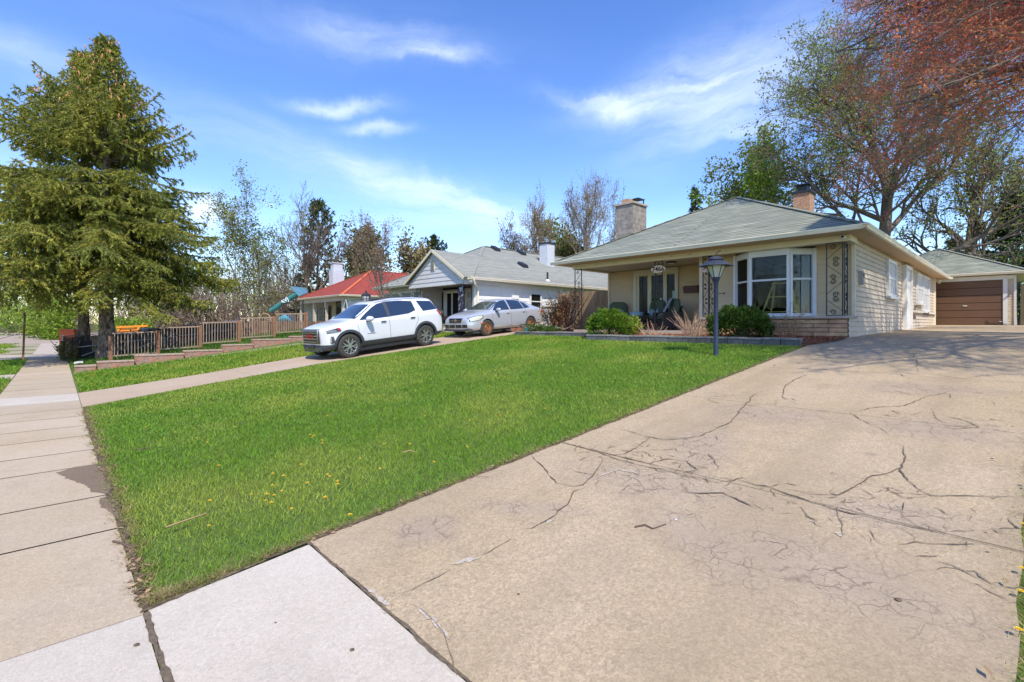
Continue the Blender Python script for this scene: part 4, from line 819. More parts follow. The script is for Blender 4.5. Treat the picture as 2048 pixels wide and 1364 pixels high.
# porch low wall of field stone
mb = MB(); mb.box(-21.25, -16.75, 12.9, 13.05, -.62, -.05); sw = mb.build('stone_wall', M_field, Nn)
rs = random.Random(5); mb = MB()
for k in range(90):
    x = rs.uniform(-21.2, -16.8); z = rs.uniform(-.55, -.12); r = rs.uniform(.07, .14)
    mb.lathe([(r*.3, -.05), (r*.8, -.035), (r, 0), (r, .02)], (x, 12.9, z), 7, 'y')
mb.build('facing_stone', mat('field_stone_light', (.50, .41, .31), .9, island=.4, bump=.4, bs=20), sw)
mb = MB(); mb.box(-21.3, -16.7, 12.84, 13.12, -.05, .0); mb.build('coping', M_cap, Nn)
# porch details
def atn(u, y): return WY(u, 600, y).x
mb = MB(); mb.box(atn(878, 14.97), atn(887, 14.97), 14.93, 14.975, .0, 1.68); mb.build('shutter', mat('navy_black', (.018, .022, .04)), Nn)
a, b = atn(890, 15), atn(925, 15); mb = MB(); mb.box(a, a+.28, 14.9, 14.97, -.05, 1.72); mb.box(b-.08, b, 14.9, 14.97, -.05, 1.72); mb.box(a+.28, b-.08, 14.902, 14.97, 1.6, 1.72); m_ = atn(903.5, 14.9); mb.box(m_-.05, m_+.05, 14.904, 14.97, -.05, 1.6); sw_ = mb.build('patio_door', M_white, Nn)
mb = MB(); mb.box(a+.28, b-.08, 14.94, 14.955, -.05, 1.6); mb.build('pane', M_glass, sw_)
a, b = atn(857, 15), atn(869, 15); mb = MB(); mb.box(a-.1, a, 14.9, 14.97, -.05, 1.7); mb.box(b, b+.12, 14.9, 14.97, -.05, 1.7); mb.box(a, b, 14.9, 14.968, 1.6, 1.7); fd2 = mb.build('front_door', M_white, Nn); mb = MB(); mb.box(a, b, 14.93, 14.955, -.05, 1.6); mb.build('door_leaf', mat('door_olive', (.10, .12, .09), .4), fd2)
scrollpost('porch_post', Nn, (-20.6, 12.98), (-20.25, 12.98), .0, 1.75, M_iron); scrollpost('porch_post', Nn, (-17.15, 12.98), (-16.82, 12.98), .0, 1.75, M_iron); scrollpost('porch_post', Nn, (-16.8, 13.02), (-16.8, 13.4), .0, 1.75, M_iron)
# windows of the left front room and side
for (u0, u1) in ((768, 783), (786, 803), (806, 826), (829, 846)):
    a, b = WY(u0, 600, 13.6).x, WY(u1, 600, 13.6).x; winbox(Nn, ((a+b)/2, 13.58, 1.2), b-a, 1.05, (0, -1, 0), .07, .06, False, M_white, M_glass)
ya, yb = WX(1058, 600, -16.7).y, WX(1081, 600, -16.7).y; winbox(Nn, (-16.68, (ya+yb)/2, 1.12), yb-ya, .86, (1, 0, 0), .08, .07, True, M_white, M_glass)
mb = MB(); y_ = WX(1023, 600, -16.68).y; mb.box(-16.69, -16.62, y_, y_+.45, 1.2, 1.5); mb.build('wall_box', M_sidew, Nn)
mb = MB(); mb.tube([(-16.25, 13.1, 1.92), (-16.3, 13.2, 1.75), (-16.6, 13.62, 1.55), (-16.6, 13.62, -.4)], .045, 8); mb.build('downspout', M_gut, Nn)
mb = MB(); mb.lathe([(.05, -.1), (.08, .0), (.05, .1)], (-16.35, 13.0, 1.86), 10, 'y'); mb.build('porch_lamp', M_white, Nn)
# chimney, vents, pipe on the right slope
def onroof(u, v):   # right slope plane: z = 2.04 + .53*(-16.3-x)
    d = ray(u, v); t = (2.04+.53*-16.3)/(d.z+.53*d.x); return d*t
p = onroof(1096, 530); mb = MB(); mb.box(p.x-.42, p.x+.2, p.y-.28, p.y+.34, p.z-.3, p.z+1.2); ch = mb.build('chimney', M_bwhite, rn)
mb = MB(); mb.box(p.x-.46, p.x+.24, p.y-.32, p.y+.38, p.z+1.2, p.z+1.28); mb.build('chimney_cap', M_dark, ch); mb = MB(); mb.lathe([(.07, 0), (.07, .16), (.1, .18), (.1, .24)], (p.x-.1, p.y, p.z+1.28), 10); mb.build('flue', mat('flue_steel', (.5, .5, .52), .3, .8), ch)
for u, v in ((992, 500), (1044, 508), (1047, 533)):
    p = onroof(u, v); mb = MB(); mb.add([(p.x-.28, p.y-.2, p.z+.15), (p.x+.2, p.y-.2, p.z-.09), (p.x+.2, p.y+.2, p.z-.09), (p.x-.28, p.y+.2, p.z+.15), (p.x-.25, p.y-.17, p.z+.28), (p.x+.15, p.y-.17, p.z+.08), (p.x+.15, p.y+.17, p.z+.08), (p.x-.25, p.y+.17, p.z+.28)], [(4, 5, 6, 7), (0, 1, 5, 4), (1, 2, 6, 5), (2, 3, 7, 6), (3, 0, 4, 7)]); mb.build('roof_vent', M_dark, rn)
p = onroof(1095, 561); mb = MB(); mb.lathe([(.05, -.1), (.05, .42)], tuple(p), 10); mb.build('vent_pipe', M_dark, rn); mb = MB(); mb.lathe([(.16, -.06), (.07, .06)], tuple(p), 10); mb.build('pipe_flashing', M_white, rn)
# ------------------------------------------------------------------ red roofed house
Rr = thing('red_roof_house', 'small cream house with red hip roof and white chimney at the left', 'house', (-35.5, 15, -.4))
rr = roof_hip('roof', -40.3, -31.6, 14.05, 30, 2.03, .52, Rr, M_roofr, M_gut, M_soff, ridge=M_roofr2)
M_crm = mat('cream_wall', (.52, .46, .37), .7, var=.06, vs=3)
mb = MB(); siding(mb, (-32.2, 14.6), (-32.2, 29.5), -.6, 1.95, .2); mb.build('side_wall', M_sidew, Rr); mb = MB(); siding(mb, (-40, 29.5), (-40, 14.6), -.6, 1.95, .2); mb.build('side_wall', M_sidew, Rr)
mb = MB(); siding(mb, (-40, 16.2), (-35.2, 16.2), -.6, 1.95, .2); siding(mb, (-35.2, 16.2), (-35.2, 15.2), -.6, 1.95, .2); siding(mb, (-35.2, 15.2), (-32.2, 15.2), -.6, 1.95, .2); mb.build('front_wall', M_crm, Rr)
mb = MB(); mb.box(-40.1, -31.9, 14.3, 14.5, 1.62, 1.93)
for x in (-40, -37.3, -35.1, -32.2): mb.box(x-.1, x+.1, 14.3, 14.5, -.6, 1.62)
mb.build('porch_beam', M_crm, Rr)
M_brnw = mat('brown_frame', (.10, .045, .02), .5)
for (u0, u1, v0, v1, y) in ((606, 627, 606, 640, 16.15), (651, 662, 612, 650, 16.15), (672, 700, 602, 648, 15.15)):
    a, b = WY(u0, 600, y).x, WY(u1, 600, y).x; z1 = WY((u0+u1)/2, v0, y).z; z0 = WY((u0+u1)/2, v1, y).z; winbox(Rr, ((a+b)/2, y+.03, (z0+z1)/2), b-a, z1-z0, (0, -1, 0), .16, .06, False, M_brnw, M_glass, 'window', False)
p = WX(668, 570, -39.9); mb = MB(); mb.box(-40.7, -39.9, p.y-.1, p.y+.9, -.6, 4.6); mb.box(-40.6, -40.0, p.y, p.y+.8, 4.6, 5.15); mb.box(-40.66, -39.94, p.y-.06, p.y+.86, 5.15, 5.22); mb.build('chimney', M_bwhite, rr)
mb = MB()
for (u, v) in ((748, 548),): q = WT(u, v, 40); mb.box(q.x-.3, q.x+.3, q.y, q.y+.4, q.z-.3, q.z-.05)
mb.build('roof_vent', M_white, rr)
# hanging basket, trellis post, lamp in front
hb = thing('hanging_basket', 'white hanging basket under the porch of the red roofed house', 'hanging basket', tuple(WY(692, 612, 14.1)))
b0 = Vector(hb.location); mb = MB(); mb.lathe([(.1, -.58), (.24, -.48), (.28, -.32)], (0, 0, 0), 14); mb.build('pot', M_white, hb, world=False); mb = MB()
for k in range(3): mb.bar((.26*math.cos(k*2.1), .26*math.sin(k*2.1), -.32), (0, 0, .45), .018)
mb.build('cord', M_white, hb, world=False)
tw = thing('ladder_trellis', 'dark square garden trellis tower in front of the red roofed house', 'trellis', tuple(WY(642, 655, 12.5))); mb = MB()
for sx in (-.22, .22):
    for sy in (-.15, .15): mb.bar((sx, sy, -.3), (sx, sy, 1.28), .05)
for k in range(6):
    z = -.1+k*.26
    for sy in (-.15, .15): mb.bar((-.36, sy, z), (.36, sy, z), .04)
mb.build('lattice', M_dark, tw, world=False)
def lantern_post(name, lab, loc, h, s=1):
    o = thing(name, lab, 'street lamp', loc); mb = MB(); mb.lathe([(.06*s, -.1), (.05*s, .3), (.035*s, .35), (.032*s, h-.5*s), (.05*s, h-.58*s), (.02*s, h-.54*s), (.10*s, h-.5*s)], (0, 0, 0), 10); mb.bar((-.3*s, 0, h-.85*s), (.3*s, 0, h-.85*s), .03*s); mb.build('post', M_dark, o, world=False)
    mb = MB(); mb.lathe([(.09*s, h-.5*s), (.155*s, h-.02*s)], (0, 0, 0), 8); g = mb.build('glass', mat('lantern_glass', (.5, .5, .48), .2), o, world=False); mb = MB()
    for k in range(8): a = 2*math.pi*(k+.5)/8; mb.bar((.09*s*math.cos(a), .09*s*math.sin(a), h-.5*s), (.16*s*math.cos(a), .16*s*math.sin(a), h-.02*s), .016*s)
    mb.lathe([(.17*s, h-.02*s), (.175*s, h), (.12*s, h+.07*s), (.05*s, h+.10*s), (.025*s, h+.14*s), (.035*s, h+.16*s), (.005, h+.2*s)], (0, 0, 0), 8); mb.build('frame', M_dark, o, world=False); return o
p = WT(732, 648, 18.5); lantern_post('lamp_post', 'black lantern on a post behind the white car', (p.x, p.y, zt(p.x, p.y)), WT(732, 591, 18.5).z-zt(p.x, p.y), 1.0)
# ------------------------------------------------------------------ big blue-grey lamp post on our lawn
lp = WY(1432, 710, 10.25); LP = thing('lamp_post', 'slate blue lamp post with wide pagoda lantern on our front lawn', 'lamp post', (lp.x, lp.y, zt(lp.x, lp.y)-.02))
M_slate = mat('slate_blue_paint', (.024, .04, .075), rough=.45, var=.12, vs=9); M_slated = mat('slate_top', (.04, .046, .062), rough=.55, var=.1, vs=6)
mb = MB(); mb.lathe([(.058, -.05), (.052, .0), (.046, .4), (.045, 1.52), (.05, 1.53), (.05, 1.56), (.062, 1.60), (.085, 1.66), (.085, 1.68)], (0, 0, 0), 18); o = mb.build('post', M_slate, LP, world=False); autosmooth(o)
mb = MB(); mb.bar((.04, 0, 1.33), (.16, 0, 1.325), .014); mb.lathe([(.01, .155), (.022, .165), (.022, .18), (.01, .19)], (0, 0, 1.325), 8, 'x'); mb.build('ladder_rest', M_dark, LP, world=False)
mb = MB(); mb.lathe([(.085, 1.68), (.185, 1.925)], (0, 0, 0), 6); mb.build('glass', mat('frosted_glass', (.50, .53, .44), .25, var=.1, vs=6), LP, world=False)
mb = MB()
for k in range(6): a = 2*math.pi*(k+.5)/6; mb.bar((.087*math.cos(a), .087*math.sin(a), 1.68), (.19*math.cos(a), .19*math.sin(a), 1.93), .012)
mb.build('frame', M_dark, LP, world=False)
mb = MB(); mb.lathe([(.36, 1.915), (.36, 1.925), (.30, 1.955), (.16, 2.035), (.12, 2.05), (.165, 2.06), (.16, 2.075), (.08, 2.12), (.02, 2.135)], (0, 0, 0), 6); mb.build('lamp_shade', M_slated, LP, world=False)
mb = MB(); mb.tube([(0, 0, 2.13), (.01, 0, 2.17), (.03, 0, 2.2), (.06, 0, 2.235)], .006, 5); mb.tube([(.02, 0, 2.19), (-.01, 0, 2.215), (-.02, 0, 2.205)], .005, 5); mb.tube([(.05, 0, 2.225), (.09, 0, 2.24), (.11, 0, 2.232)], [.012, .008, .003], 5); mb.build('finial', M_dark, LP, world=False)
# ------------------------------------------------------------------ cars
M_carw = mat('car_white', (.74, .75, .78), rough=.18, spec=.6, coat=.8); M_plast = mat('car_plastic', (.055, .062, .075), rough=.55, var=.08, vs=5)
M_cars = mat('car_silver', (.56, .59, .64), rough=.3, metal=.35, spec=.6, coat=.7); M_cgl = glassmat('car_glass', (.02, .035, .06), .03)
M_chr = mat('chrome', (.62, .62, .64), rough=.15, metal=1); M_tyre = mat('tyre', (.05, .047, .042), rough=.85, var=.25, vs=20); M_rimd = mat('rim_dark', (.03, .03, .033), rough=.4)
M_rims = mat('rim_silver', (.62, .61, .60), rough=.25, metal=.8); M_rim_r = mat('rim_rust', (.33, .14, .05), rough=.75, col2=(.16, .07, .04), c2s=14, var=.3, vs=20); M_lamp = mat('headlamp', (.62, .64, .52), rough=.12, coat=1); M_lampd = mat('headlamp_dark', (.05, .055, .055), rough=.1, coat=1)
M_red = mat('tail_red', (.45, .015, .02), rough=.15, coat=1); M_amb = mat('amber', (.55, .16, .02), rough=.3); M_rstp = mat('rust_patch', (.30, .13, .05), rough=.9, var=.4, vs=20)
def two_tone(m1, zlim, name):
    m = m1.copy(); m.name = name; n = m.node_tree.nodes; l = m.node_tree.links; b = n['Principled BSDF']; t = n.new('ShaderNodeTexCoord'); s = n.new('ShaderNodeSeparateXYZ'); l.new(t.outputs['Object'], s.inputs[0])
    c = n.new('ShaderNodeMath'); c.operation = 'LESS_THAN'; l.new(s.outputs[2], c.inputs[0]); c.inputs[1].default_value = zlim
    x = n.new('ShaderNodeMix'); x.data_type = 'RGBA'; l.new(c.outputs[0], x.inputs[0]); src = b.inputs['Base Color'].links[0].from_socket; l.new(src, x.inputs[6]); x.inputs[7].default_value = (.05, .058, .068, 1); l.new(x.outputs[2], b.inputs['Base Color'])
    r = n.new('ShaderNodeMath'); r.operation = 'MULTIPLY_ADD'; l.new(c.outputs[0], r.inputs[0]); r.inputs[1].default_value = .4; r.inputs[2].default_value = b.inputs['Roughness'].default_value; l.new(r.outputs[0], b.inputs['Roughness'])
    k = n.new('ShaderNodeMath'); k.operation = 'MULTIPLY_ADD'; l.new(c.outputs[0], k.inputs[0]); k.inputs[1].default_value = -.7; k.inputs[2].default_value = .75; l.new(k.outputs[0], b.inputs['Coat Weight']); return m
def lerp_tab(T, x, i):
    return float(np.interp(x, [t[0] for t in T], [t[i] for t in T]))
def make_car(root, T, axles, Rw, paint, track, scale=1.0, dark_belt=None):
    """T rows (x rear->front): x, z bottom, z top, belt z, half width low, half width belt, half width roof"""
    V = []; F = []; n = 9
    for (x, zb, zt_, zl, wl, wb, wr) in T:
        sec = [(0, zb), (wl*.8, zb), (wl, zb+.10), (wl+.012, (zb+zl)*.5+.02), (wb, zl-.05), (wb-.02, zl+.015), (wr+.0*(wb-wr), zt_-.075 if zt_-zl > .2 else max(zt_-.03, zl+.02)), (wr*.82, zt_-.012), (0, zt_)]
        for s in (1,):
            for y, z in sec: V.append((x, y, z))
        for y, z in sec[-2:0:-1]: V.append((x, -y, z))
    m = 2*n-2; k = len(T)
    for i in range(k-1):
        for j in range(m): F.append((i*m+j, i*m+(j+1) % m, (i+1)*m+(j+1) % m, (i+1)*m+j))
    for base, rev in ((0, False), ((k-1)*m, True)):
        for j in range(n-1):   # cap in strips
            a, b = base+j, base+j+1; c, d = base+(m-j-1) % m if j+1 < n-1 else base+j+1, base+(m-j) % m if j > 0 else base
            q = [a, b, c, d]; q2 = []
            for e in q:
                if e not in q2: q2.append(e)
            if len(q2) > 2: F.append(tuple(q2 if rev else q2[::-1]))
    me = bpy.data.meshes.new('tmp'); me.from_pydata(V, [], F); ob = bpy.data.objects.new('tmp', me); COL.objects.link(ob)
    b = bmesh.new(); b.from_mesh(me); bmesh.ops.recalc_face_normals(b, faces=b.faces); b.to_mesh(me); b.free()
    s = ob.modifiers.new('s', 'SUBSURF'); s.levels = 3; s.render_levels = 3
    cuts = []
    for ax in axles:
        cb = MB(); cb.lathe([(Rw*1.17, -1.3), (Rw*1.17, 1.3)], (ax, 0, Rw*1.0), 40, 'y'); co = cb.build('cut', M_plast, None, world=False, fixn=True); cuts.append(co)
    dg = bpy.context.evaluated_depsgraph_get(); dg.update(); smooth_me = bpy.data.meshes.new_from_object(ob.evaluated_get(dg)); bb = bmesh.new(); bb.from_mesh(smooth_me); bvh = BVHTree.FromBMesh(bb); bb.free()
    # cut wheel housings only near the sides: keep the middle by cutting with two short drums
    for co in cuts:
        md = ob.modifiers.new('b', 'BOOLEAN'); md.operation = 'DIFFERENCE'; md.object = co; md.solver = 'EXACT'
    dg = bpy.context.evaluated_depsgraph_get(); dg.update(); fm = bpy.data.meshes.new_from_object(ob.evaluated_get(dg))
    bpy.data.objects.remove(ob)
    for co in cuts: bpy.data.objects.remove(co)
    fm.materials.clear(); fm.materials.append(paint); body = bpy.data.objects.new('body', fm); COL.objects.link(body); body.parent = root; autosmooth(body, 40)
    mbx = MB(); 
    for ax in axles: mbx.box(ax-Rw*1.25, ax+Rw*1.25, -track+.30, track-.30, .25, Rw*2.0)
    mbx.box(axles[0]+.1, axles[1]-.1, -track+.1, track-.1, .17, .4); mbx.build('underbody', M_rimd, root, world=False)
    def hit(o, d):
        h = bvh.ray_cast(Vector(o), Vector(d).normalized()); return (h[0], h[1]) if h[0] else (None, None)
    def side_patch(mb, bot, top, side, nu=10, nv=5, off=.006):
        """bot/top: polylines of (x,z) matched by parameter"""
        def at(pl, f):
            ds = [0]
            for a, b_ in zip(pl[:-1], pl[1:]): ds.append(ds[-1]+math.dist(a, b_))
            return (np.interp(f*ds[-1], ds, [p[0] for p in pl]), np.interp(f*ds[-1], ds, [p[1] for p in pl]))
        k = len(mb.v); vs = []
        for j in range(nv+1):
            for i in range(nu+1):
                f = i/nu; a = at(bot, f); c = at(top, f); g = j/nv; x = a[0]+(c[0]-a[0])*g; z = a[1]+(c[1]-a[1])*g
                h, nn = hit((x, side*3, z), (0, -side, 0))
                if h is None: h = Vector((x, side*.8, z)); nn = Vector((0, side, 0))
                if nn.y*side < 0: nn = -nn
                vs.append(h+nn*off)
        mb.add(vs, [((j*(nu+1)+i), (j*(nu+1)+i+1), ((j+1)*(nu+1)+i+1), ((j+1)*(nu+1)+i)) if side < 0 else ((j*(nu+1)+i), ((j+1)*(nu+1)+i), ((j+1)*(nu+1)+i+1), (j*(nu+1)+i+1)) for j in range(nv) for i in range(nu)])
    def screen_patch(mb, x0, z0, hw0, x1, z1, hw1, dirv, nu=12, nv=6, off=.006, bow=.0):
        vs = []
        for j in range(nv+1):
            for i in range(nu+1):
                g = j/nv; f = i/nu*2-1; x = x0+(x1-x0)*g-bow*f*f; z = z0+(z1-z0)*g; y = (hw0+(hw1-hw0)*g)*f; dv_ = Vector(dirv).normalized(); o_ = Vector((x, y, z))-dv_*2
                h, nn = hit(o_, dv_)
                if h is None: h = Vector((x, y, z)); nn = -dv_
                if nn.dot(dv_) > 0: nn = -nn
                vs.append(h+nn*off)
        mb.add(vs, [((j*(nu+1)+i), (j*(nu+1)+i+1), ((j+1)*(nu+1)+i+1), ((j+1)*(nu+1)+i)) for j in range(nv) for i in range(nu)])
    def line(mb, pts, side, wd=.012, off=.004):
        P = []
        for a, b_ in zip(pts[:-1], pts[1:]):
            nn_ = max(2, int(math.dist(a, b_)/.06)); P += [(a[0]+(b_[0]-a[0])*i/nn_, a[1]+(b_[1]-a[1])*i/nn_) for i in range(nn_)]
        P.append(pts[-1]); Q = []
        for x, z in P:
            h, nn = hit((x, side*3, z), (0, -side, 0))
            if h: Q.append(h+Vector((0, side*off*.2, 0)))
        if len(Q) > 1: mb.tube(Q, wd/2, 4)
    def arch(mb, ax, side, r0, r1, off=.02, a0=-8, a1=188):
        vs = []; nn_ = 28
        for i in range(nn_+1):
            th = R(a0+(a1-a0)*i/nn_)
            for r, o_ in ((r0, -.09), (r0, off), (r1, off), (r1, -.0)):
                x, z = ax+r*math.cos(th), Rw+r*math.sin(th); h, q = hit((ax+max(r, r1*.98)*math.cos(th), side*3, max(Rw+max(r, r1*.98)*math.sin(th), .3)), (0, -side, 0)); y = abs(h.y) if h else track
                vs.append((x, side*(y+o_), z))
        mb.add(vs, [(4*i+j, 4*i+j+1, 4*i+j+5, 4*i+j+4) for i in range(nn_) for j in range(3)])
    return dict(body=body, side=side_patch, screen=screen_patch, line=line, arch=arch, hit=hit)
def wheel(root, x, y, Rw, wdt, style, m_rim):
    s = 1 if y > 0 else -1; t = thing_part('wheel', root); mb = MB(); a, b = -wdt/2, wdt/2
    mb.lathe([(Rw*.66, a+.01), (Rw*.72, a), (Rw*.93, a+.012), (Rw, a+.04), (Rw, b-.04), (Rw*.93, b-.012), (Rw*.72, b), (Rw*.66, b-.01), (Rw*.64, b-.06)], (x, y, Rw), 36, 'y'); ty = mb.build('wheel', M_tyre, root, world=False, fixn=True); autosmooth(ty, 50)
    bpy.data.objects.remove(t)
    mb = MB(); yo = y+s*(wdt/2-.035); mb.lathe([(Rw*.66, -.02), (Rw*.66, .012)], (x, y+s*(wdt/2-.055), Rw), 32, 'y'); mb.build('rim_well', M_rimd if style != 'steel' else m_rim, ty, world=False, fixn=True)
    mb = MB()
    if style == 'alloy':
        for k in range(6):
            th = k*math.pi/3+.2; c = Vector((x, yo, Rw)); d = Vector((math.cos(th), 0, math.sin(th))); p = Vector((-math.sin(th), 0, math.cos(th)))
            mb.bar(c+d*Rw*.10, c+d*Rw*.34, .05, .045, up=(0, s, 0))
            for q in (-1, 1): mb.bar(c+d*Rw*.30, c+d*Rw*.63+p*q*Rw*.17, .028, .03, up=(0, s, 0))
        mb.lathe([(Rw*.16, -.02), (Rw*.14, .022 if s > 0 else .02)], (x, yo, Rw), 12, 'y')
        k0 = len(mb.v); ring = []
        mb.tube([(x+Rw*.645*math.cos(i*math.pi/18), yo, Rw+Rw*.645*math.sin(i*math.pi/18)) for i in range(37)], .013, 6, cap=False)
    else:
        mb.tube([(x+Rw*.60*math.cos(i*math.pi/18), yo, Rw+Rw*.60*math.sin(i*math.pi/18)) for i in range(37)], .022, 6, cap=False)
        mb.tube([(x+Rw*.34*math.cos(i*math.pi/12), yo-s*.0, Rw+Rw*.34*math.sin(i*math.pi/12)) for i in range(25)], .03, 6, cap=False)
        mb.lathe([(Rw*.2, -.03), (Rw*.17, .02)], (x, yo, Rw), 12, 'y')
    o = mb.build('rim', m_rim, ty, world=False, fixn=True)
    if style == 'steel':
        mb = MB()
        for k in range(9): th = k*2*math.pi/9; mb.lathe([(.026, -.008), (.026, .006)], (x+Rw*.47*math.cos(th), yo-s*.01, Rw+Rw*.47*math.sin(th)), 8, 'y')
        mb.build('rim_slot', M_rimd, ty, world=False, fixn=True)
    return ty
def thing_part(name, root):
    o = bpy.data.objects.new('tmp', None); COL.objects.link(o); return o
# --- white SUV
F_ = Vector((-13.95, 6.45)); dd = Vector((-.08, .9968)); wb_ = 2.86; yaw = math.atan2(-dd.y, -dd.x)
perp = Vector((-dd.y, dd.x)); cen = F_+dd*(wb_/2)+perp*.88
zf, zr_ = zt(cen.x-dd.x*wb_/2, cen.y-dd.y*wb_/2), zt(cen.x+dd.x*wb_/2, cen.y+dd.y*wb_/2)
suv = thing('parked_car', 'white sport utility vehicle with black lower trim parked nose down on the far driveway', 'car', (cen.x, cen.y, (zf+zr_)/2+.004), (0, math.atan2(zr_-zf, wb_), yaw))
a = wb_/2; Rw = .365
T = [(-2.60, .50, 1.02, .93, .70, .74, .52), (-2.58, .36, 1.14, 1.02, .84, .84, .56), (-2.50, .30, 1.30, 1.10, .91, .90, .60), (-2.30, .28, 1.58, 1.14, .935, .93, .62), (-2.12, .27, 1.675, 1.14, .945, .94, .63), (-1.5, .25, 1.715, 1.12, .95, .95, .645), (-.7, .25, 1.735, 1.10, .945, .95, .65), (0, .25, 1.715, 1.08, .94, .95, .645), (.35, .25, 1.65, 1.07, .94, .95, .635),
     (.62, .25, 1.50, 1.07, .94, .95, .63), (.98, .25, 1.26, 1.06, .945, .95, .68), (1.22, .25, 1.14, 1.02, .945, .945, .74), (1.6, .25, 1.09, .98, .945, .935, .76), (2.0, .25, 1.03, .93, .93, .90, .74), (2.24, .26, .985, .90, .88, .85, .70), (2.36, .28, .94, .86, .68, .66, .52), (2.41, .36, .88, .80, .50, .50, .44)]
T = [(x if -1.5 < x < 1.5 else 1.5+(x-1.5)*.73 if x > 0 else -1.5+(x+1.5)*.70, *r_) for x, *r_ in T]
M_suv = two_tone(M_carw, .46, 'suv_paint'); C = make_car(suv, T, (-a, a), Rw, M_suv, .93)
for s in (1, -1):
    g = MB(); C['side'](g, [(1.02, 1.10), (.4, 1.115), (-.03, 1.13)], [(.42, 1.47), (.22, 1.565), (-.03, 1.605)], s); C['side'](g, [(-.04, 1.13), (-.8, 1.17), (-1.12, 1.26)], [(-.04, 1.62), (-.6, 1.62), (-1.10, 1.575)], s); C['side'](g, [(-1.42, 1.21), (-2.10, 1.24)], [(-1.30, 1.575), (-1.93, 1.53)], s); g.build('side_window', M_cgl, suv, world=False); g = MB(); C['side'](g, [(.03, 1.125), (-.09, 1.13)], [(.03, 1.605), (-.09, 1.61)], s, 2, 5, .012); g.build('pillar_trim', M_plast, suv, world=False)
    l_ = MB(); C['line'](l_, [(1.13, 1.06), (1.10, .80), (1.05, .52)], s); C['line'](l_, [(0, 1.10), (-.02, .8), (-.02, .35)], s); C['line'](l_, [(-1.1, 1.2), (-1.16, .95), (-1.02, .72), (-.98, .5)], s); C['line'](l_, [(1.02, .40), (-1.0, .40)], s, .006); l_.build('door_seam', M_plast, suv, world=False)
    for q_ in (a, -a): m_ = MB(); C['arch'](m_, q_, s, Rw*1.15, Rw*1.36); m_.build('wheel_arch', M_plast, suv, world=False, fixn=True)
    m_ = MB()
    for x, z in ((.22, 1.0), (-.92, 1.03)): h, q = C['hit']((x, s*3, z), (0, -s, 0)); m_.bar((x-.09, h.y+s*.03, z), (x+.09, h.y+s*.03, z+.005), .025, .03)
    m_.build('door_handle', M_chr, suv, world=False)
    # mirror
    m_ = MB(); m_.lathe([(.02, -.10), (.075, -.085), (.10, -.02), (.105, .05), (.09, .075)], (0, 0, 0), 14); m_.xf(Matrix.Translation((.78, s*1.10, 1.13)) @ Matrix.Rotation(R(90)*s, 4, 'X') @ Matrix.Diagonal((1.0, .8, 1.25, 1))); o = m_.build('mirror', M_carw, suv, world=False, fixn=True); autosmooth(o, 60)
    m_ = MB(); m_.bar((.80, s*.93, 1.08), (.79, s*1.05, 1.12), .05, .12); m_.build('mirror_foot', M_plast, suv, world=False)
    m_ = MB(); m_.bar((.35, s*.66, 1.70), (.2, s*.66, 1.745), .03); m_.bar((.2, s*.66, 1.745), (-1.9, s*.64, 1.765), .035, .03); m_.bar((-1.9, s*.64, 1.765), (-2.05, s*.64, 1.70), .03); m_.build('roof_rail', M_plast, suv, world=False)
    m_ = MB(); C['side'](m_, [(1.66, .83), (2.06, .79)], [(1.75, .94), (2.03, .89)], s, 8, 3, .008); m_.build('headlight', M_lampd, suv, world=False); m_ = MB()
    for q_ in (1.85, 1.93, 2.01): C['side'](m_, [(q_-.045, .83), (q_+.045, .82)], [(q_-.03, .89), (q_+.05, .88)], s, 3, 2, .013)
    C['side'](m_, [(1.70, .825), (2.04, .79)], [(1.71, .84), (2.04, .805)], s, 6, 1, .014); m_.build('headlight_lens', mat('drl', (.2, .21, .21), .3), suv, world=False); m_ = MB(); C['side'](m_, [(1.66, .865), (1.74, .85)], [(1.71, .935), (1.79, .935)], s, 3, 2, .013); m_.build('side_marker', M_red, suv, world=False)
    m_ = MB(); C['side'](m_, [(-2.24, 1.00), (-2.15, .98)], [(-2.17, 1.22), (-1.98, 1.20)], s, 5, 3, .012); m_.build('tail_light', M_red, suv, world=False)
    m_ = MB(); C['side'](m_, [(1.88, .50), (1.99, .50)], [(1.91, .70), (1.98, .71)], s, 4, 4, .010); m_.build('fog_light_recess', M_plast, suv, world=False); m_ = MB(); C['line'](m_, [(2.0, .72), (2.01, .52), (1.93, .47)], s, .022, .03); m_.build('fog_light_trim', M_chr, suv, world=False)
for x in (a, -a):
    for s in (1, -1): wheel(suv, x, s*.83, Rw, .24, 'alloy', M_rims)
g = MB(); C['screen'](g, 1.10, 1.13, .74, .46, 1.56, .60, (-1, 0, -.9), bow=.0); g.build('windscreen', M_cgl, suv, world=False); g = MB(); C['screen'](g, -2.24, 1.20, .66, -2.06, 1.52, .55, (1, 0, -.3)); g.build('rear_window', M_cgl, suv, world=False)
g = MB(); g.add([(2.180, -.51, .50), (2.180, .58, .50), (2.155, .51, .90), (2.155, -.51, .90)], [(0, 1, 2, 3)]); g.box(2.055, 2.175, -.45, .45, .50, .90); gr1 = g.build('grille', M_rimd, suv, world=False); g = MB()
for z in (.54, .63, .72, .81): g.box(2.155, 2.210-.01*(z-.5), -.47, .47, z, z+.03)
g.box(2.145, 2.195, -.49, -.45, .5, .92); g.box(2.145, 2.195, .45, .49, .5, .92); g.build('grille_bar', M_chr, gr1, world=False); g = MB(); g.box(2.115, 2.205, -.48, .48, .865, .935); g.build('grille_shroud', mat('grille_blue_grey', (.13, .16, .21), .3), gr1, world=False)
g = MB()
for (x, z, w_, h) in ((-.2, .69, .035, .10), (-.13, .69, .035, .10), (0, .69, .035, .1), (.16, .69, .035, .1)): g.box(2.210, 2.223, x, x+w_, z-.02, z+h-.02)
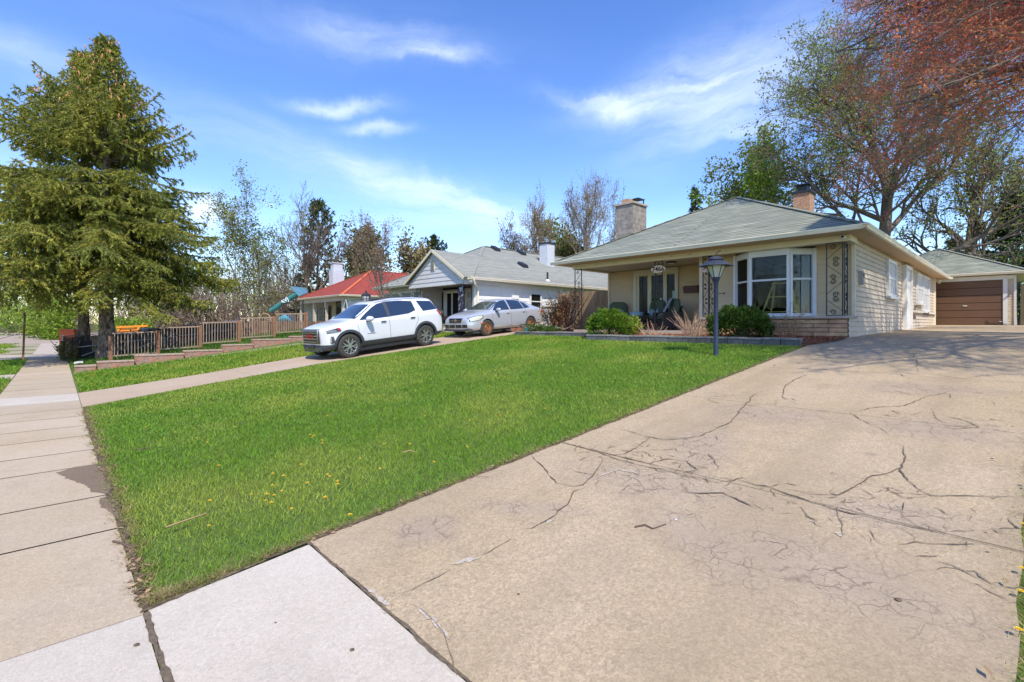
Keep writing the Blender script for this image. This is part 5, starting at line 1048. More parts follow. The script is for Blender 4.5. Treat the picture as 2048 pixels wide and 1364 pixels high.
g.box(2.210, 2.221, -.2, .2, .745, .77); g.build('grille_badge', mat('badge_red', (.35, .02, .02), .3), gr1, world=False)
g = MB(); g.box(2.055, 2.155, -.56, .56, .27, .37); g.box(2.055, 2.185, -.45, .45, .25, .29); g.build('lower_bumper', M_plast, suv, world=False); g = MB(); g.box(2.155, 2.185, -.5, .5, .30, .33); g.build('skid_strip', M_chr, suv, world=False); g = MB(); g.box(2.175, 2.200, -.16, .16, .34, .46); g.build('plate_holder', M_rimd, suv, world=False)
m_ = MB(); m_.lathe([(.0, 0), (.06, .0), (.05, .05), (.01, .07)], (-2.0, 0, 1.69), 8); m_.box(-.3, .2, -.42, .42, 1.728, 1.742); m_.build('roof_antenna', M_plast, suv, world=False)
g = MB(); h, q = C['hit']((.75, -3, .62), (0, 1, 0))
for s in (1, -1):
    h, q = C['hit']((.72, s*3, .66), (0, -s, 0))
    for k in range(7): g.box(.52+.045*k, .55+.045*k, h.y-(.0 if s < 0 else -.0)-.006, h.y+.006, .655, .675)
g.build('door_badge', M_plast, suv, world=False)
# --- silver sedan
F_ = Vector((-14.4, 12.3)); dd = Vector((-.06, .998)); wb_ = 2.58; yaw = math.atan2(-dd.y, -dd.x); perp = Vector((-dd.y, dd.x)); cen = F_+dd*(wb_/2)+perp*.85
zf, zr_ = zt(cen.x-dd.x*wb_/2, cen.y-dd.y*wb_/2), zt(cen.x+dd.x*wb_/2, cen.y+dd.y*wb_/2)
sed = thing('parked_car', 'silver sedan with rusty steel wheels parked at the top of the far driveway', 'car', (cen.x, cen.y, (zf+zr_)/2+.004), (0, math.atan2(zr_-zf, wb_), yaw)); a = wb_/2; Rw = .318
T = [(-2.36, .42, .86, .78, .62, .62, .48), (-2.33, .32, .95, .86, .76, .76, .56), (-2.22, .26, 1.03, .93, .84, .83, .62), (-1.95, .24, 1.075, .965, .87, .865, .66), (-1.72, .22, 1.14, .965, .88, .87, .66), (-1.40, .20, 1.28, .96, .885, .875, .60), (-1.0, .19, 1.40, .95, .885, .88, .585), (-.5, .19, 1.455, .94, .885, .885, .59), (0, .19, 1.46, .93, .885, .885, .59), (.35, .19, 1.40, .92, .885, .885, .585),
     (.72, .19, 1.22, .915, .885, .885, .60), (1.0, .19, 1.06, .90, .885, .88, .66), (1.15, .19, 1.00, .895, .885, .875, .70), (1.5, .20, .965, .86, .88, .86, .70), (1.85, .21, .90, .79, .85, .82, .64), (2.05, .23, .83, .72, .79, .76, .56), (2.16, .28, .75, .66, .68, .66, .48), (2.19, .36, .66, .58, .58, .56, .42)]
C = make_car(sed, T, (-a, a), Rw, M_cars, .87)
for s in (1, -1):
    g = MB(); C['side'](g, [(.88, .985), (-.02, .99)], [(.42, 1.30), (.2, 1.37), (-.02, 1.385)], s); C['side'](g, [(-.10, .99), (-.92, 1.0)], [(-.10, 1.385), (-.5, 1.375), (-.86, 1.33)], s); C['side'](g, [(-.97, 1.0), (-1.34, 1.04)], [(-.92, 1.31), (-1.18, 1.23)], s); g.build('side_window', M_cgl, sed, world=False)
    l_ = MB(); C['line'](l_, [(1.0, .9), (1.0, .6), (.92, .28)], s, .01); C['line'](l_, [(-.06, .95), (-.08, .6), (-.08, .27)], s, .01); C['line'](l_, [(-.95, .97), (-1.06, .75), (-.92, .5), (-.85, .3)], s, .01); C['line'](l_, [(.95, .30), (-.9, .30)], s, .02); l_.build('door_seam', M_plast, sed, world=False)
    m_ = MB()
    for x, z in ((.12, .86), (-.86, .875)): h, q = C['hit']((x, s*3, z), (0, -s, 0)); m_.bar((x-.08, h.y+s*.02, z), (x+.08, h.y+s*.02, z+.005), .02, .028)
    m_.build('door_handle', M_cars, sed, world=False)
    m_ = MB(); m_.lathe([(.02, -.085), (.06, -.07), (.08, 0), (.08, .05), (.06, .065)], (0, 0, 0), 14); m_.xf(Matrix.Translation((.76, s*1.0, 1.02)) @ Matrix.Rotation(R(90)*s, 4, 'X') @ Matrix.Diagonal((1, .8, 1.2, 1))); o = m_.build('mirror', M_cars, sed, world=False, fixn=True); autosmooth(o, 60)
    m_ = MB(); m_.bar((.80, s*.86, .95), (.78, s*.97, .985), .04, .08); m_.build('mirror_foot', M_rimd, sed, world=False)
    m_ = MB(); C['side'](m_, [(1.48, .73), (1.72, .635), (2.10, .585)], [(1.52, .835), (1.82, .81), (2.10, .745)], s, 8, 4, .006); hl = m_.build('headlight', M_rimd, sed, world=False); m_ = MB(); C['side'](m_, [(1.52, .74), (1.72, .655), (2.07, .605)], [(1.55, .82), (1.82, .79), (2.07, .725)], s, 8, 4, .012); m_.build('lens', M_lamp, hl, world=False); m_ = MB(); C['side'](m_, [(1.50, .51), (1.68, .50)], [(1.50, .545), (1.68, .54)], s, 3, 1, .01); m_.build('side_marker', M_amb, sed, world=False)
    m_ = MB(); C['side'](m_, [(-2.30, .80), (-2.0, .78)], [(-2.24, .93), (-2.05, .92)], s, 4, 3, .01); m_.build('tail_light', M_red, sed, world=False)
    m_ = MB(); C['side'](m_, [(.93, .20), (.62, .20)], [(.95, .33), (.75, .24)], s, 4, 2, .006); C['side'](m_, [(-1.62, .33), (-2.0, .30)], [(-1.58, .40), (-2.0, .345)], s, 4, 2, .006); m_.build('rust_patch', M_rstp, sed, world=False)
    for q_ in (a, -a): m_ = MB(); C['arch'](m_, q_, s, Rw*1.15, Rw*1.22, .004); m_.build('wheel_arch', M_cars, sed, world=False, fixn=True)
for x in (a, -a):
    for s in (1, -1): wheel(sed, x, s*.78, Rw, .20, 'steel', M_rim_r)
g = MB(); C['screen'](g, 1.02, 1.0, .70, .42, 1.35, .55, (-1, 0, -1.2)); g.build('windscreen', mat('screen_green', (.05, .07, .06), .04, spec=.9, coat=.6), sed, world=False); g = MB(); C['screen'](g, -1.75, 1.10, .6, -1.12, 1.36, .5, (1, 0, -1.4)); g.build('rear_window', M_cgl, sed, world=False)
g = MB(); C['screen'](g, 2.2, .57, .34, 2.1, .735, .40, (-1, 0, 0), off=.012); gr1 = g.build('grille', M_rimd, sed, world=False); g = MB()
for z in (.60, .645, .69): C['screen'](g, 2.2, z, .35, 2.1, z+.014, .36, (-1, 0, 0), 12, 1, .024)
hx = C['hit']((3, 0, .655), (-1, 0, 0))[0].x
g.lathe([(.06, 0), (.06, .03)], (hx+.005, 0, .655), 16, 'x'); g.build('grille_bar', M_chr, gr1, world=False)
g = MB()
for y0_, y1_ in ((-.66, -.40), (-.36, -.02), (.02, .36), (.40, .66)):
    vs = [C['hit']((3, y, z), (-1, 0, 0))[0] for z in (.37, .49) for y in np.linspace(y0_, y1_, 6)]; g.add([(v.x+.012, v.y, v.z) for v in vs], [(i, i+1, i+7, i+6) for i in range(5)])
g.build('lower_intake', M_rimd, sed, world=False); g = MB(); g.box(1.95, 2.17, -.74, .74, .24, .31); g.build('lower_bumper', M_plast, sed, world=False)
# --- far parked cars at the left edge
def far_car(lab, u, v, m, zrot):
    p = WT(u, v, 95); p.z = zt(p.x, p.y)+.01; r = thing('parked_car', lab, 'car', tuple(p), (0, 0, zrot)); mb = MB()
    pr = [(-2.2, .3), (-2.25, .75), (-1.7, .92), (-1.1, 1.38), (.3, 1.42), (1.0, .98), (2.0, .85), (2.2, .6), (2.2, .3)]; mb.prism([(x, -.85, z) for x, z in pr], (0, 1.7, 0)); mb.build('body', m, r, world=False, fixn=True)
    mb = MB(); w_ = [(-1.5, .95), (-1.0, 1.3), (.25, 1.34), (.8, .98)]; mb.prism([(x, -.87, z) for x, z in w_], (0, .012, 0)); mb.prism([(x, .858, z) for x, z in w_], (0, .012, 0)); mb.build('side_window', M_cgl, r, world=False, fixn=True)
    for x in (-1.35, 1.35):
        for y in (-.8, .8): mb = MB(); mb.lathe([(.32, -.1), (.32, .1)], (x, y, .32), 14, 'y'); mb.build('wheel', M_tyre, r, world=False, fixn=True)
M_blue = mat('car_blue', (.05, .10, .22), .3, coat=.5); M_cs2 = mat('car_pale', (.5, .56, .62), .3, coat=.5)
far_car('dark blue car in the far parking lot at the left edge, right hand one', 50, 662, M_blue, 2.5); far_car('pale silver car in the far parking lot, middle one of three', 27, 662, M_cs2, 2.5); far_car('blue car cut by the left edge of the far parking lot', 3, 662, M_blue, 2.5)
# ------------------------------------------------------------------ vegetation
M_bark = mat('bark_grey', (.17, .13, .10), rough=.95, var=.3, vs=6, bump=.5, bs=18, stretch=(3, 3, 1)); M_barkd = mat('bark_dark', (.09, .065, .05), rough=.95, var=.3, vs=6, bump=.5, bs=18)
M_barkl = mat('bark_tan', (.25, .19, .14), rough=.95, var=.25, vs=5); M_barks = mat('bark_spruce', (.25, .19, .14), rough=.95, var=.35, vs=9, bump=.9, bs=22, col2=(.09, .06, .045), c2s=12, stretch=(1, 1, .5))
L_spr = leafmat('spruce_needles', (.39, .39, .06), (.21, .25, .045), island=.45, trans=.35, c2s=.9); L_pine = leafmat('pine_needles', (.075, .10, .035), (.045, .075, .03), island=.4, trans=.2, c2s=.7)
L_red = leafmat('maple_red', (.78, .22, .13), (.70, .33, .13), island=.4, trans=.62, c2s=.7); L_grn = leafmat('young_green', (.19, .27, .045), (.26, .28, .06), island=.4, trans=.45, c2s=.5); L_pale = leafmat('pale_leaf', (.28, .29, .09), (.22, .27, .05), island=.4, trans=.45, c2s=.6)
L_oliv = leafmat('olive_leaf', (.20, .17, .055), (.11, .13, .04), island=.45, trans=.3, c2s=.5); L_pink = leafmat('pink_bud', (.34, .22, .15), (.28, .2, .1), island=.4, trans=.3); L_bush = leafmat('bush_green', (.16, .27, .025), (.10, .2, .02), island=.4, trans=.35, c2s=2.5)
L_bushd = leafmat('bush_dark_green', (.085, .155, .018), (.05, .10, .014), island=.45, trans=.3, c2s=2.5); L_brt = leafmat('bright_green', (.30, .40, .05), (.20, .31, .035), island=.4, trans=.45, c2s=.5); L_orng = leafmat('dry_orange_leaf', (.40, .19, .075), (.26, .13, .05), island=.45, trans=.3, c2s=3)
L_brush = leafmat('dry_brush', (.36, .28, .19), (.25, .2, .12), island=.4, trans=.3, c2s=.3); L_tanl = leafmat('tan_leaf', (.38, .29, .13), (.2, .18, .06), island=.4, trans=.3, c2s=.5)
def tubes(segs, sides):
    """segs: list of (pts Nx3, radii N) with per-branch sides; returns V, F(quads)"""
    V = []; F = []; k = 0
    for pts, rad, n in segs:
        m = len(pts); t = np.gradient(pts, axis=0); t /= np.linalg.norm(t, axis=1)[:, None]+1e-9
        ref = np.array([0, 0, 1.]) if abs(t[0, 2]) < .9 else np.array([1., 0, 0]); x = np.cross(t, ref); x /= np.linalg.norm(x, axis=1)[:, None]+1e-9; y = np.cross(t, x)
        an = np.arange(n)*2*np.pi/n; ring = pts[:, None, :]+rad[:, None, None]*(np.cos(an)[None, :, None]*x[:, None, :]+np.sin(an)[None, :, None]*y[:, None, :]); V.append(ring.reshape(-1, 3))
        i = np.arange(m-1)[:, None]*n; j = np.arange(n)[None, :]; a = i+j; b = i+(j+1) % n; F.append(np.stack([a, b, b+n, a+n], -1).reshape(-1, 4)+k); k += m*n
    return np.concatenate(V), np.concatenate(F)
def skeleton(rg, H_, tr, lv, spread=.9, up=.35, start=.25, lean=(0, 0), multi=1, wob=.12, first_up=.5, gnarl=1.0, tropism=None, lenf=.55):
    """lv: list of child counts per level"""
    out = []
    def grow(p, d, L_, r, lev):
        n = 7 if lev == 0 else 6 if lev == 1 else 5 if lev == 2 else 4; pts = [p.copy()]; q = p.copy(); dd_ = d/np.linalg.norm(d)
        for i in range(n-1):
            dd_ = dd_+rg.normal(0, wob*gnarl*(1+.5*lev), 3)+np.array([0, 0, up*.16*(1 if lev else 0)]); 
            if tropism is not None and lev: dd_ = dd_+tropism*.12
            dd_ /= np.linalg.norm(dd_); q = q+dd_*L_/(n-1); pts.append(q.copy())
        pts = np.array(pts); rad = r*np.linspace(1, .45 if lev == 0 else .25, n); out.append((pts, rad, lev))
        if lev < len(lv):
            c = lv[lev]; s0 = start if lev == 0 else .2
            for i in range(c):
                f = s0+(1-s0)*((i+rg.random()*.8)/c); f = min(f, .985); x = f*(n-1); k = int(x); pp = pts[k]+(pts[min(k+1, n-1)]-pts[k])*(x-k); t = pts[min(k+1, n-1)]-pts[max(k-1, 0)]; t /= np.linalg.norm(t)
                a = rg.random()*2*np.pi if lev else (i*2.4+rg.random()*.6); u = np.cross(t, [0, 0, 1.]) if abs(t[2]) < .9 else np.array([1., 0, 0]); u /= np.linalg.norm(u); v = np.cross(t, u); side = u*np.cos(a)+v*np.sin(a)
                ang = spread*(1.0 if lev else (1.15-.55*f))*(.75+.5*rg.random()); nd_ = t*np.cos(ang)+side*np.sin(ang); nd_[2] += up*.3
                grow(pp, nd_, L_*lenf*(1.1-.35*f)*(.75+.5*rg.random())*(1.25 if lev == 0 else 1), r*(.62-.28*f)*(1 if lev else .8), lev+1)
    for m in range(multi):
        a = rg.random()*6.28; off = np.array([math.cos(a), math.sin(a), 0])*tr*1.2*(multi > 1); d = np.array([lean[0]+(math.cos(a)*.28 if multi > 1 else 0), lean[1]+(math.sin(a)*.28 if multi > 1 else 0), 1.0])
        grow(off, d, H_*(.62 if lv else 1), tr*(1 if multi == 1 else .6), 0)
    return out
def leaves(rg, P, n, spread, size, asp=.6, squash=1.0):
    """n leaves around each point of P"""
    m = len(P)*n; c = np.repeat(P, n, 0)+rg.normal(0, spread, (m, 3)); s = size*(.6+.8*rg.random(m)); a = rg.normal(0, 1, (m, 3)); a[:, 2] *= squash; a /= np.linalg.norm(a, axis=1)[:, None]; b = rg.normal(0, 1, (m, 3)); b -= a*(a*b).sum(1)[:, None]; b /= np.linalg.norm(b, axis=1)[:, None]
    a = a*s[:, None]; b = b*(s*asp)[:, None]; V = np.stack([c-a, c-b*.9+a*.1, c+a, c+b], 1).reshape(-1, 3); return V, np.arange(4*m).reshape(-1, 4)
def fit(sk, H_, R_, base):
    allp = np.concatenate([s[0] for s in sk]); zmax = np.percentile(allp[:, 2], 99.7); c = np.array([np.median(allp[:, 0]), np.median(allp[:, 1])])*0; r = np.percentile(np.hypot(allp[:, 0], allp[:, 1]), 96); sz = H_/zmax; sr = R_/r
    return [(p*np.array([sr, sr, sz])+np.array(base), q, l) for p, q, l in sk]
def tree(name, lab, cat, base, H_, R_, tr, lv, seed, bark, leaf=None, nleaf=6, lsize=.08, lspread=.15, group=None, minrad=.008, crown_levels=1, leafname='foliage', lshape=.6, **k):
    rg = np.random.default_rng(seed); sk = fit(skeleton(rg, H_, tr, lv, **k), H_, R_, base); t = thing(name, lab, cat, tuple(base), group=group); sides = [9, 6, 5, 4, 3, 3]
    V, F = tubes([(p, np.maximum(q, minrad), sides[l]) for p, q, l in sk if l <= 1], 0); fastmesh('trunk', V, F, bark, t)
    seg = [(p, np.maximum(q, minrad*.7), sides[l]) for p, q, l in sk if l > 1]
    if seg: V, F = tubes(seg, 0); fastmesh('branches', V, F, bark, t)
    if leaf is not None:
        top = max(l for _, _, l in sk); tips = np.concatenate([p[1:] for p, q, l in sk if l >= top-crown_levels+1])
        ls = leaf if isinstance(leaf, (list, tuple)) else [leaf]; w_ = rg.random(len(tips)) if len(ls) > 1 else None
        for i, lm in enumerate(ls):
            if len(ls) > 1:
                f = np.sin(tips[:, 0]*.9+seed)+np.cos(tips[:, 1]*.8+tips[:, 2]*.7); sel = (f+rg.normal(0, .5, len(tips)) > 0) if i == 0 else ~((f+rg.normal(0, .5, len(tips)) > 0)); tp = tips[sel]
            else: tp = tips
            if len(tp): V, F = leaves(rg, tp, nleaf, lspread, lsize, lshape); fastmesh(leafname, V, F, lm, t)
    return t
def bpos(u, y): p = WY(u, 648, y); return (p.x, p.y, zt(p.x, p.y)-.1)
def hgt(u, v, y): p = WY(u, v, y); q = bpos(u, y); return p.z-q[2]
def px(u, y, d): return d/963*(Vector(WY(u, 648, y)).dot(Vector((-SA, CA, 0))))
# --- spruces
def spruce(name, lab, base, H_, Rb, tr, seed, nb=190, lean=0, cone_n=300, droop=.35, skip=.14, dens=1.0, leaf=None, size=.12, bark=None, lo=.0, prof=None):
    rg = np.random.default_rng(seed); t = thing(name, lab, 'tree', tuple(base)); B0 = np.array(base); segs = []; n = 16; zz = np.linspace(0, 1, n)
    tp = np.stack([lean*zz**1.5+.06*np.sin(zz*9+seed), .05*np.cos(zz*8), zz*H_*.985], 1)+B0; flare = 1+.5*np.exp(-zz*30); segs.append((tp, tr*flare*(1-zz*.96), 14))
    V, F = tubes(segs, 0); fastmesh('trunk', V, F, bark or M_barks, t); segs = []; C_ = []; D_ = []; cones = []
    for i in range(nb):
        f = skip+(1-skip)*(i/nb)**.86; f = min(f, .99); wh = H_/26; z = (round(f*H_/wh)+rg.normal(0, .13))*wh if f < .9 else f*H_; az = i*2.399+rg.normal(0, .25); r_ = Rb*(prof(f) if prof else (1-f)**.78)*(.60+.55*rg.random())+.15
        if f < skip+.07: r_ *= .9
        L_ = r_; e0 = .15+.85*f if f > .6 else .05+.25*f; m = 9; s = np.linspace(0, 1, m); h = np.array([math.cos(az), math.sin(az)])
        zc = z+L_*(e0*s-(droop+.25*(1-f))*s**1.6*1.25+.22*s**4*1.1)
        base_ = np.array([np.interp(z, tp[:, 2]-B0[2], tp[:, 0]), np.interp(z, tp[:, 2]-B0[2], tp[:, 1])]); P = np.stack([base_[0]+h[0]*L_*s, base_[1]+h[1]*L_*s, B0[2]+zc], 1); segs.append((P, np.linspace(.05*(1-f)+.012, .006, m), 4))
        ns = max(4, int(L_/.15*dens)); side = np.array([-h[1], h[0], 0])
        for k in range(ns):
            g = .22+.78*(k+rg.random())/ns if L_ > 1 else .1+.9*(k+rg.random())/ns; x = g*(m-1); q = int(min(x, m-2)); p0 = P[q]+(P[q+1]-P[q])*(x-q); tl = (.25+.55*L_*.42*(1-g)**.6)*(.6+.7*rg.random()); tl = min(tl, 1.5); sg = 1 if k % 2 else -1; sa = .95*(.7+.5*rg.random())
            d = np.array([h[0]*math.cos(sa), h[1]*math.cos(sa), 0])+side*sg*math.sin(sa); mm = 5; s2 = np.linspace(0, 1, mm); tw = p0+d*tl*s2[:, None]; tw[:, 2] += -tl*(.25+.55*rg.random())*s2**1.5
            segs.append((tw, np.linspace(.01, .004, mm), 3))
            nn = max(4, int(tl/.055)); gg = rg.random(nn); xi = gg*(mm-1); qi = np.minimum(xi.astype(int), mm-2); c = tw[qi]+(tw[qi+1]-tw[qi])*(xi-qi)[:, None]; C_.append(c); dd_ = (tw[qi+1]-tw[qi]); dd_ /= np.linalg.norm(dd_, axis=1)[:, None]; D_.append(dd_)
            if rg.random() < .5:   # hanging sub-twig
                nn = max(4, int(tl*.5/.05)); hh = rg.random(nn); a_ = tw[2]+np.stack([rg.normal(0, .02, nn), rg.normal(0, .02, nn), -hh*tl*.55], 1); C_.append(a_); D_.append(np.tile([0, 0, -1.], (nn, 1)))
            if f > .62 and rg.random() < .20*(f > .74)+.03: cones.append(tw[-1])
        # tip and along the axis
        nn = int(L_/.05); gg = .3+.7*rg.random(nn); xi = gg*(m-1); qi = np.minimum(xi.astype(int), m-2); C_.append(P[qi]+(P[qi+1]-P[qi])*(xi-qi)[:, None]); q_ = P[qi+1]-P[qi]; D_.append(q_/np.linalg.norm(q_, axis=1)[:, None])
    nt_ = 60; C_.append(np.stack([np.full(nt_, tp[-1, 0])+rg.normal(0, .03, nt_), np.full(nt_, tp[-1, 1])+rg.normal(0, .03, nt_), tp[-1, 2]-rg.random(nt_)*.7], 1)); D_.append(np.tile([0, 0, 1.], (nt_, 1)))
    V, F = tubes(segs, 0); fastmesh('branches', V, F, bark or M_barks, t)
    C_ = np.concatenate(C_); D_ = np.concatenate(D_); K = 4; C_ = np.repeat(C_, K, 0); D_ = np.repeat(D_, K, 0); n = len(C_); a = D_+rg.normal(0, .45, (n, 3)); a /= np.linalg.norm(a, axis=1)[:, None]; b = rg.normal(0, 1, (n, 3)); b -= a*(a*b).sum(1)[:, None]; b /= np.linalg.norm(b, axis=1)[:, None]
    s = size*(.6+.8*rg.random(n)); C_ = C_+rg.normal(0, .012, (n, 3)); V = np.stack([C_-b*(s*.16)[:, None], C_+b*(s*.16)[:, None], C_+a*s[:, None]], 1).reshape(-1, 3); fastmesh('needles', V, np.arange(3*n).reshape(-1, 3), leaf or L_spr, t)
    if cones and cone_n:
        cb = MB()
        for c in cones[:cone_n]:
            for k in range(rg.integers(1, 4)): o_ = c+rg.normal(0, .07, 3); l = .13+.05*rg.random(); cb.lathe([(.006, 0), (.026, -l*.25), (.026, -l*.6), (.005, -l)], tuple(o_), 5)
        tag(cb.build('cones', mat('spruce_cone', (.55, .26, .11), .8, island=.3), t), kind='stuff')
    return t
b = (-27.3, 1.55, zt(-27.3, 1.55)-.05); spruce('spruce_tree', 'tall spruce with thick lit trunk at the left, nearer of the pair', b, 13.9, 5.3, .29, 11, nb=265, skip=.25, droop=.33, size=.12, prof=lambda f: float(np.interp(f, [0, .18, .34, .49, .65, .81, .92, 1], [5.5, 5.3, 4.3, 3.5, 2.6, 1.15, .32, .05]))/5.3*1.12)
b = (-28.8, .85, zt(-28.8, .85)-.05); spruce('spruce_tree', 'spruce with darker trunk just left of the thick trunked spruce', b, 14.3, 5.9, .22, 23, nb=240, lean=-1.35, skip=.25, droop=.31, size=.12, prof=lambda f: float(np.interp(f, [0, .18, .34, .49, .65, .81, .92, 1], [5.8, 5.6, 4.8, 3.9, 2.6, 1.0, .28, .05]))/5.9*1.12)
# --- far evergreen trees
def pineat(u, v, y, Rpx, lab, seed, nb=70, leaf=None, name='pine_tree', size=.26, prof=None, dens=.45, tr=.2, skip=.12):
    b = bpos(u, y); return spruce(name, lab, b, hgt(u, v, y), px(u, y, Rpx), tr, seed, nb=nb, cone_n=0, droop=.12, dens=dens, leaf=leaf or L_pine, size=size, bark=M_barkd, skip=skip, prof=prof)
rnd = lambda f: (math.sin(math.pi*min(1, .25+f*.8)))**.7*.9
pineat(636, 402, 19, 62, 'tall dark pine behind the bare tree left of the red roof', 31, nb=85, leaf=leafmat('pine_mid', (.13, .16, .055), (.09, .12, .045), island=.4, trans=.25), prof=lambda f: (1-f)**.6)
pineat(735, 452, 26, 58, 'broad dark olive evergreen directly behind the red roof', 32, nb=90, prof=rnd); pineat(868, 470, 34, 52, 'rounded dark evergreen at the left end of the white house roof', 33, nb=90, prof=rnd)
pineat(1392, 376, 44, 26, 'small conifer peeking above the left slope of the bungalow roof', 34, nb=60)
pineat(2035, 392, 44, 75, 'blue green conifer behind the garage at the right edge', 35, nb=110, leaf=leafmat('blue_needles', (.06, .10, .075), (.08, .12, .05), island=.4, trans=.2), name='conifer', prof=lambda f: (1-f)**.6); pineat(1905, 480, 52, 22, 'small pointed conifer showing just above the garage roof', 36, nb=50, name='conifer')
# --- deciduous
def dec(name, lab, u, v, y, Rpx, seed, lv, bark, leaf=None, cat='tree', tr=.18, **k):
    return tree(name, lab, cat, bpos(u, y), hgt(u, v, y), px(u, y, Rpx), tr, lv, seed, bark, leaf, **k)
dec('leafy_tree', 'slender tree with sparse pale green leaves right of the spruces', 520, 358, 12.5, 92, 41, [6, 5, 5, 3], M_bark, [L_pale, L_grn], tr=.16, multi=3, nleaf=2, lsize=.085, lspread=.22, spread=.75, start=.18, minrad=.012)
dec('bare_tree', 'vase shaped bare tree in front of the dark pine', 625, 372, 17, 108, 42, [11, 8, 6, 4], M_bark, None, tr=.26, spread=.62, start=.22, up=.5, minrad=.014)
dec('small_tree', 'small bare tree with pinkish buds in front of the white house', 785, 425, 11.1, 78, 43, [6, 5, 4, 3], M_bark, L_pink, tr=.10, multi=2, nleaf=1, lsize=.035, lspread=.06, spread=.75, start=.3, minrad=.006)
dec('olive_tree', 'thin tree with tan spring foliage behind the red roof ridge', 705, 458, 21, 62, 44, [8, 6, 5], M_barkl, [L_tanl, L_oliv], tr=.18, nleaf=6, lsize=.15, lspread=.35, spread=.9); dec('olive_tree', 'tree with tan and olive foliage behind the white house gable', 845, 478, 26, 62, 45, [8, 6, 5], M_barkl, [L_tanl, L_oliv], tr=.18, nleaf=7, lsize=.15, lspread=.35, spread=.9)
dec('bare_tree', 'low gnarled bare tree behind the white house roof', 1042, 440, 36, 70, 46, [9, 8, 6, 4], M_barkd, L_pink, tr=.3, spread=1.15, gnarl=1.9, start=.35, nleaf=1, lsize=.07, lspread=.1, minrad=.016); dec('bare_tree', 'bare tree with tan twigs behind the white brick chimney', 1100, 384, 38, 60, 47, [9, 8, 6, 4], M_barkl, L_tanl, tr=.22, spread=.6, nleaf=1, lsize=.06, lspread=.15, minrad=.014)
dec('bare_tree', 'tallest bare tree between the white house and the bungalow', 1163, 352, 40, 66, 48, [10, 8, 6, 4], M_barkl, L_tanl, tr=.2, spread=.55, nleaf=1, lsize=.06, lspread=.2, minrad=.013); dec('bare_tree', 'thin leaning bare tree just left of the grey block chimney', 1206, 378, 40, 40, 49, [7, 6, 4], M_bark, L_grn, tr=.14, spread=.5, lean=(.1, .1), nleaf=1, lsize=.09, lspread=.2, minrad=.013)
dec('leafy_tree', 'low rounded yellow green tree behind the white brick chimney', 1120, 448, 42, 92, 50, [10, 7, 6], M_barkd, [L_oliv, L_pale], tr=.25, nleaf=14, lsize=.17, lspread=.5, spread=1.1, start=.15)
dec('leafy_tree', 'fresh green leafy tree behind the bungalow roof', 1490, 300, 42, 125, 51, [10, 7, 6, 3], M_bark, [L_brt, L_pale], tr=.3, nleaf=4, lsize=.13, lspread=.28, spread=.95, start=.3)
dec('large_tree', 'large budding tree with dark forked trunk behind the bungalow', 1752, -30, 36, 300, 52, [12, 9, 7, 5], M_bark, [L_grn, L_pale], tr=.42, nleaf=3, lsize=.075, lspread=.16, spread=.85, start=.24, up=.45, minrad=.012)
dec('budding_tree', 'tall tree with a leaning trunk rising behind the garage, left one', 1925, 235, 42, 150, 53, [9, 7, 5, 4], M_bark, [L_grn, L_pale], tr=.4, nleaf=1, lsize=.09, lspread=.16, spread=.75, start=.22, lean=(.2, .1), minrad=.014); dec('budding_tree', 'tall tree with a leaning trunk rising behind the garage, right one', 1975, 260, 44, 130, 54, [9, 7, 5, 3], M_bark, [L_tanl, L_pale], tr=.36, nleaf=1, lsize=.09, lspread=.16, spread=.8, start=.22, lean=(.35, .2), minrad=.014)
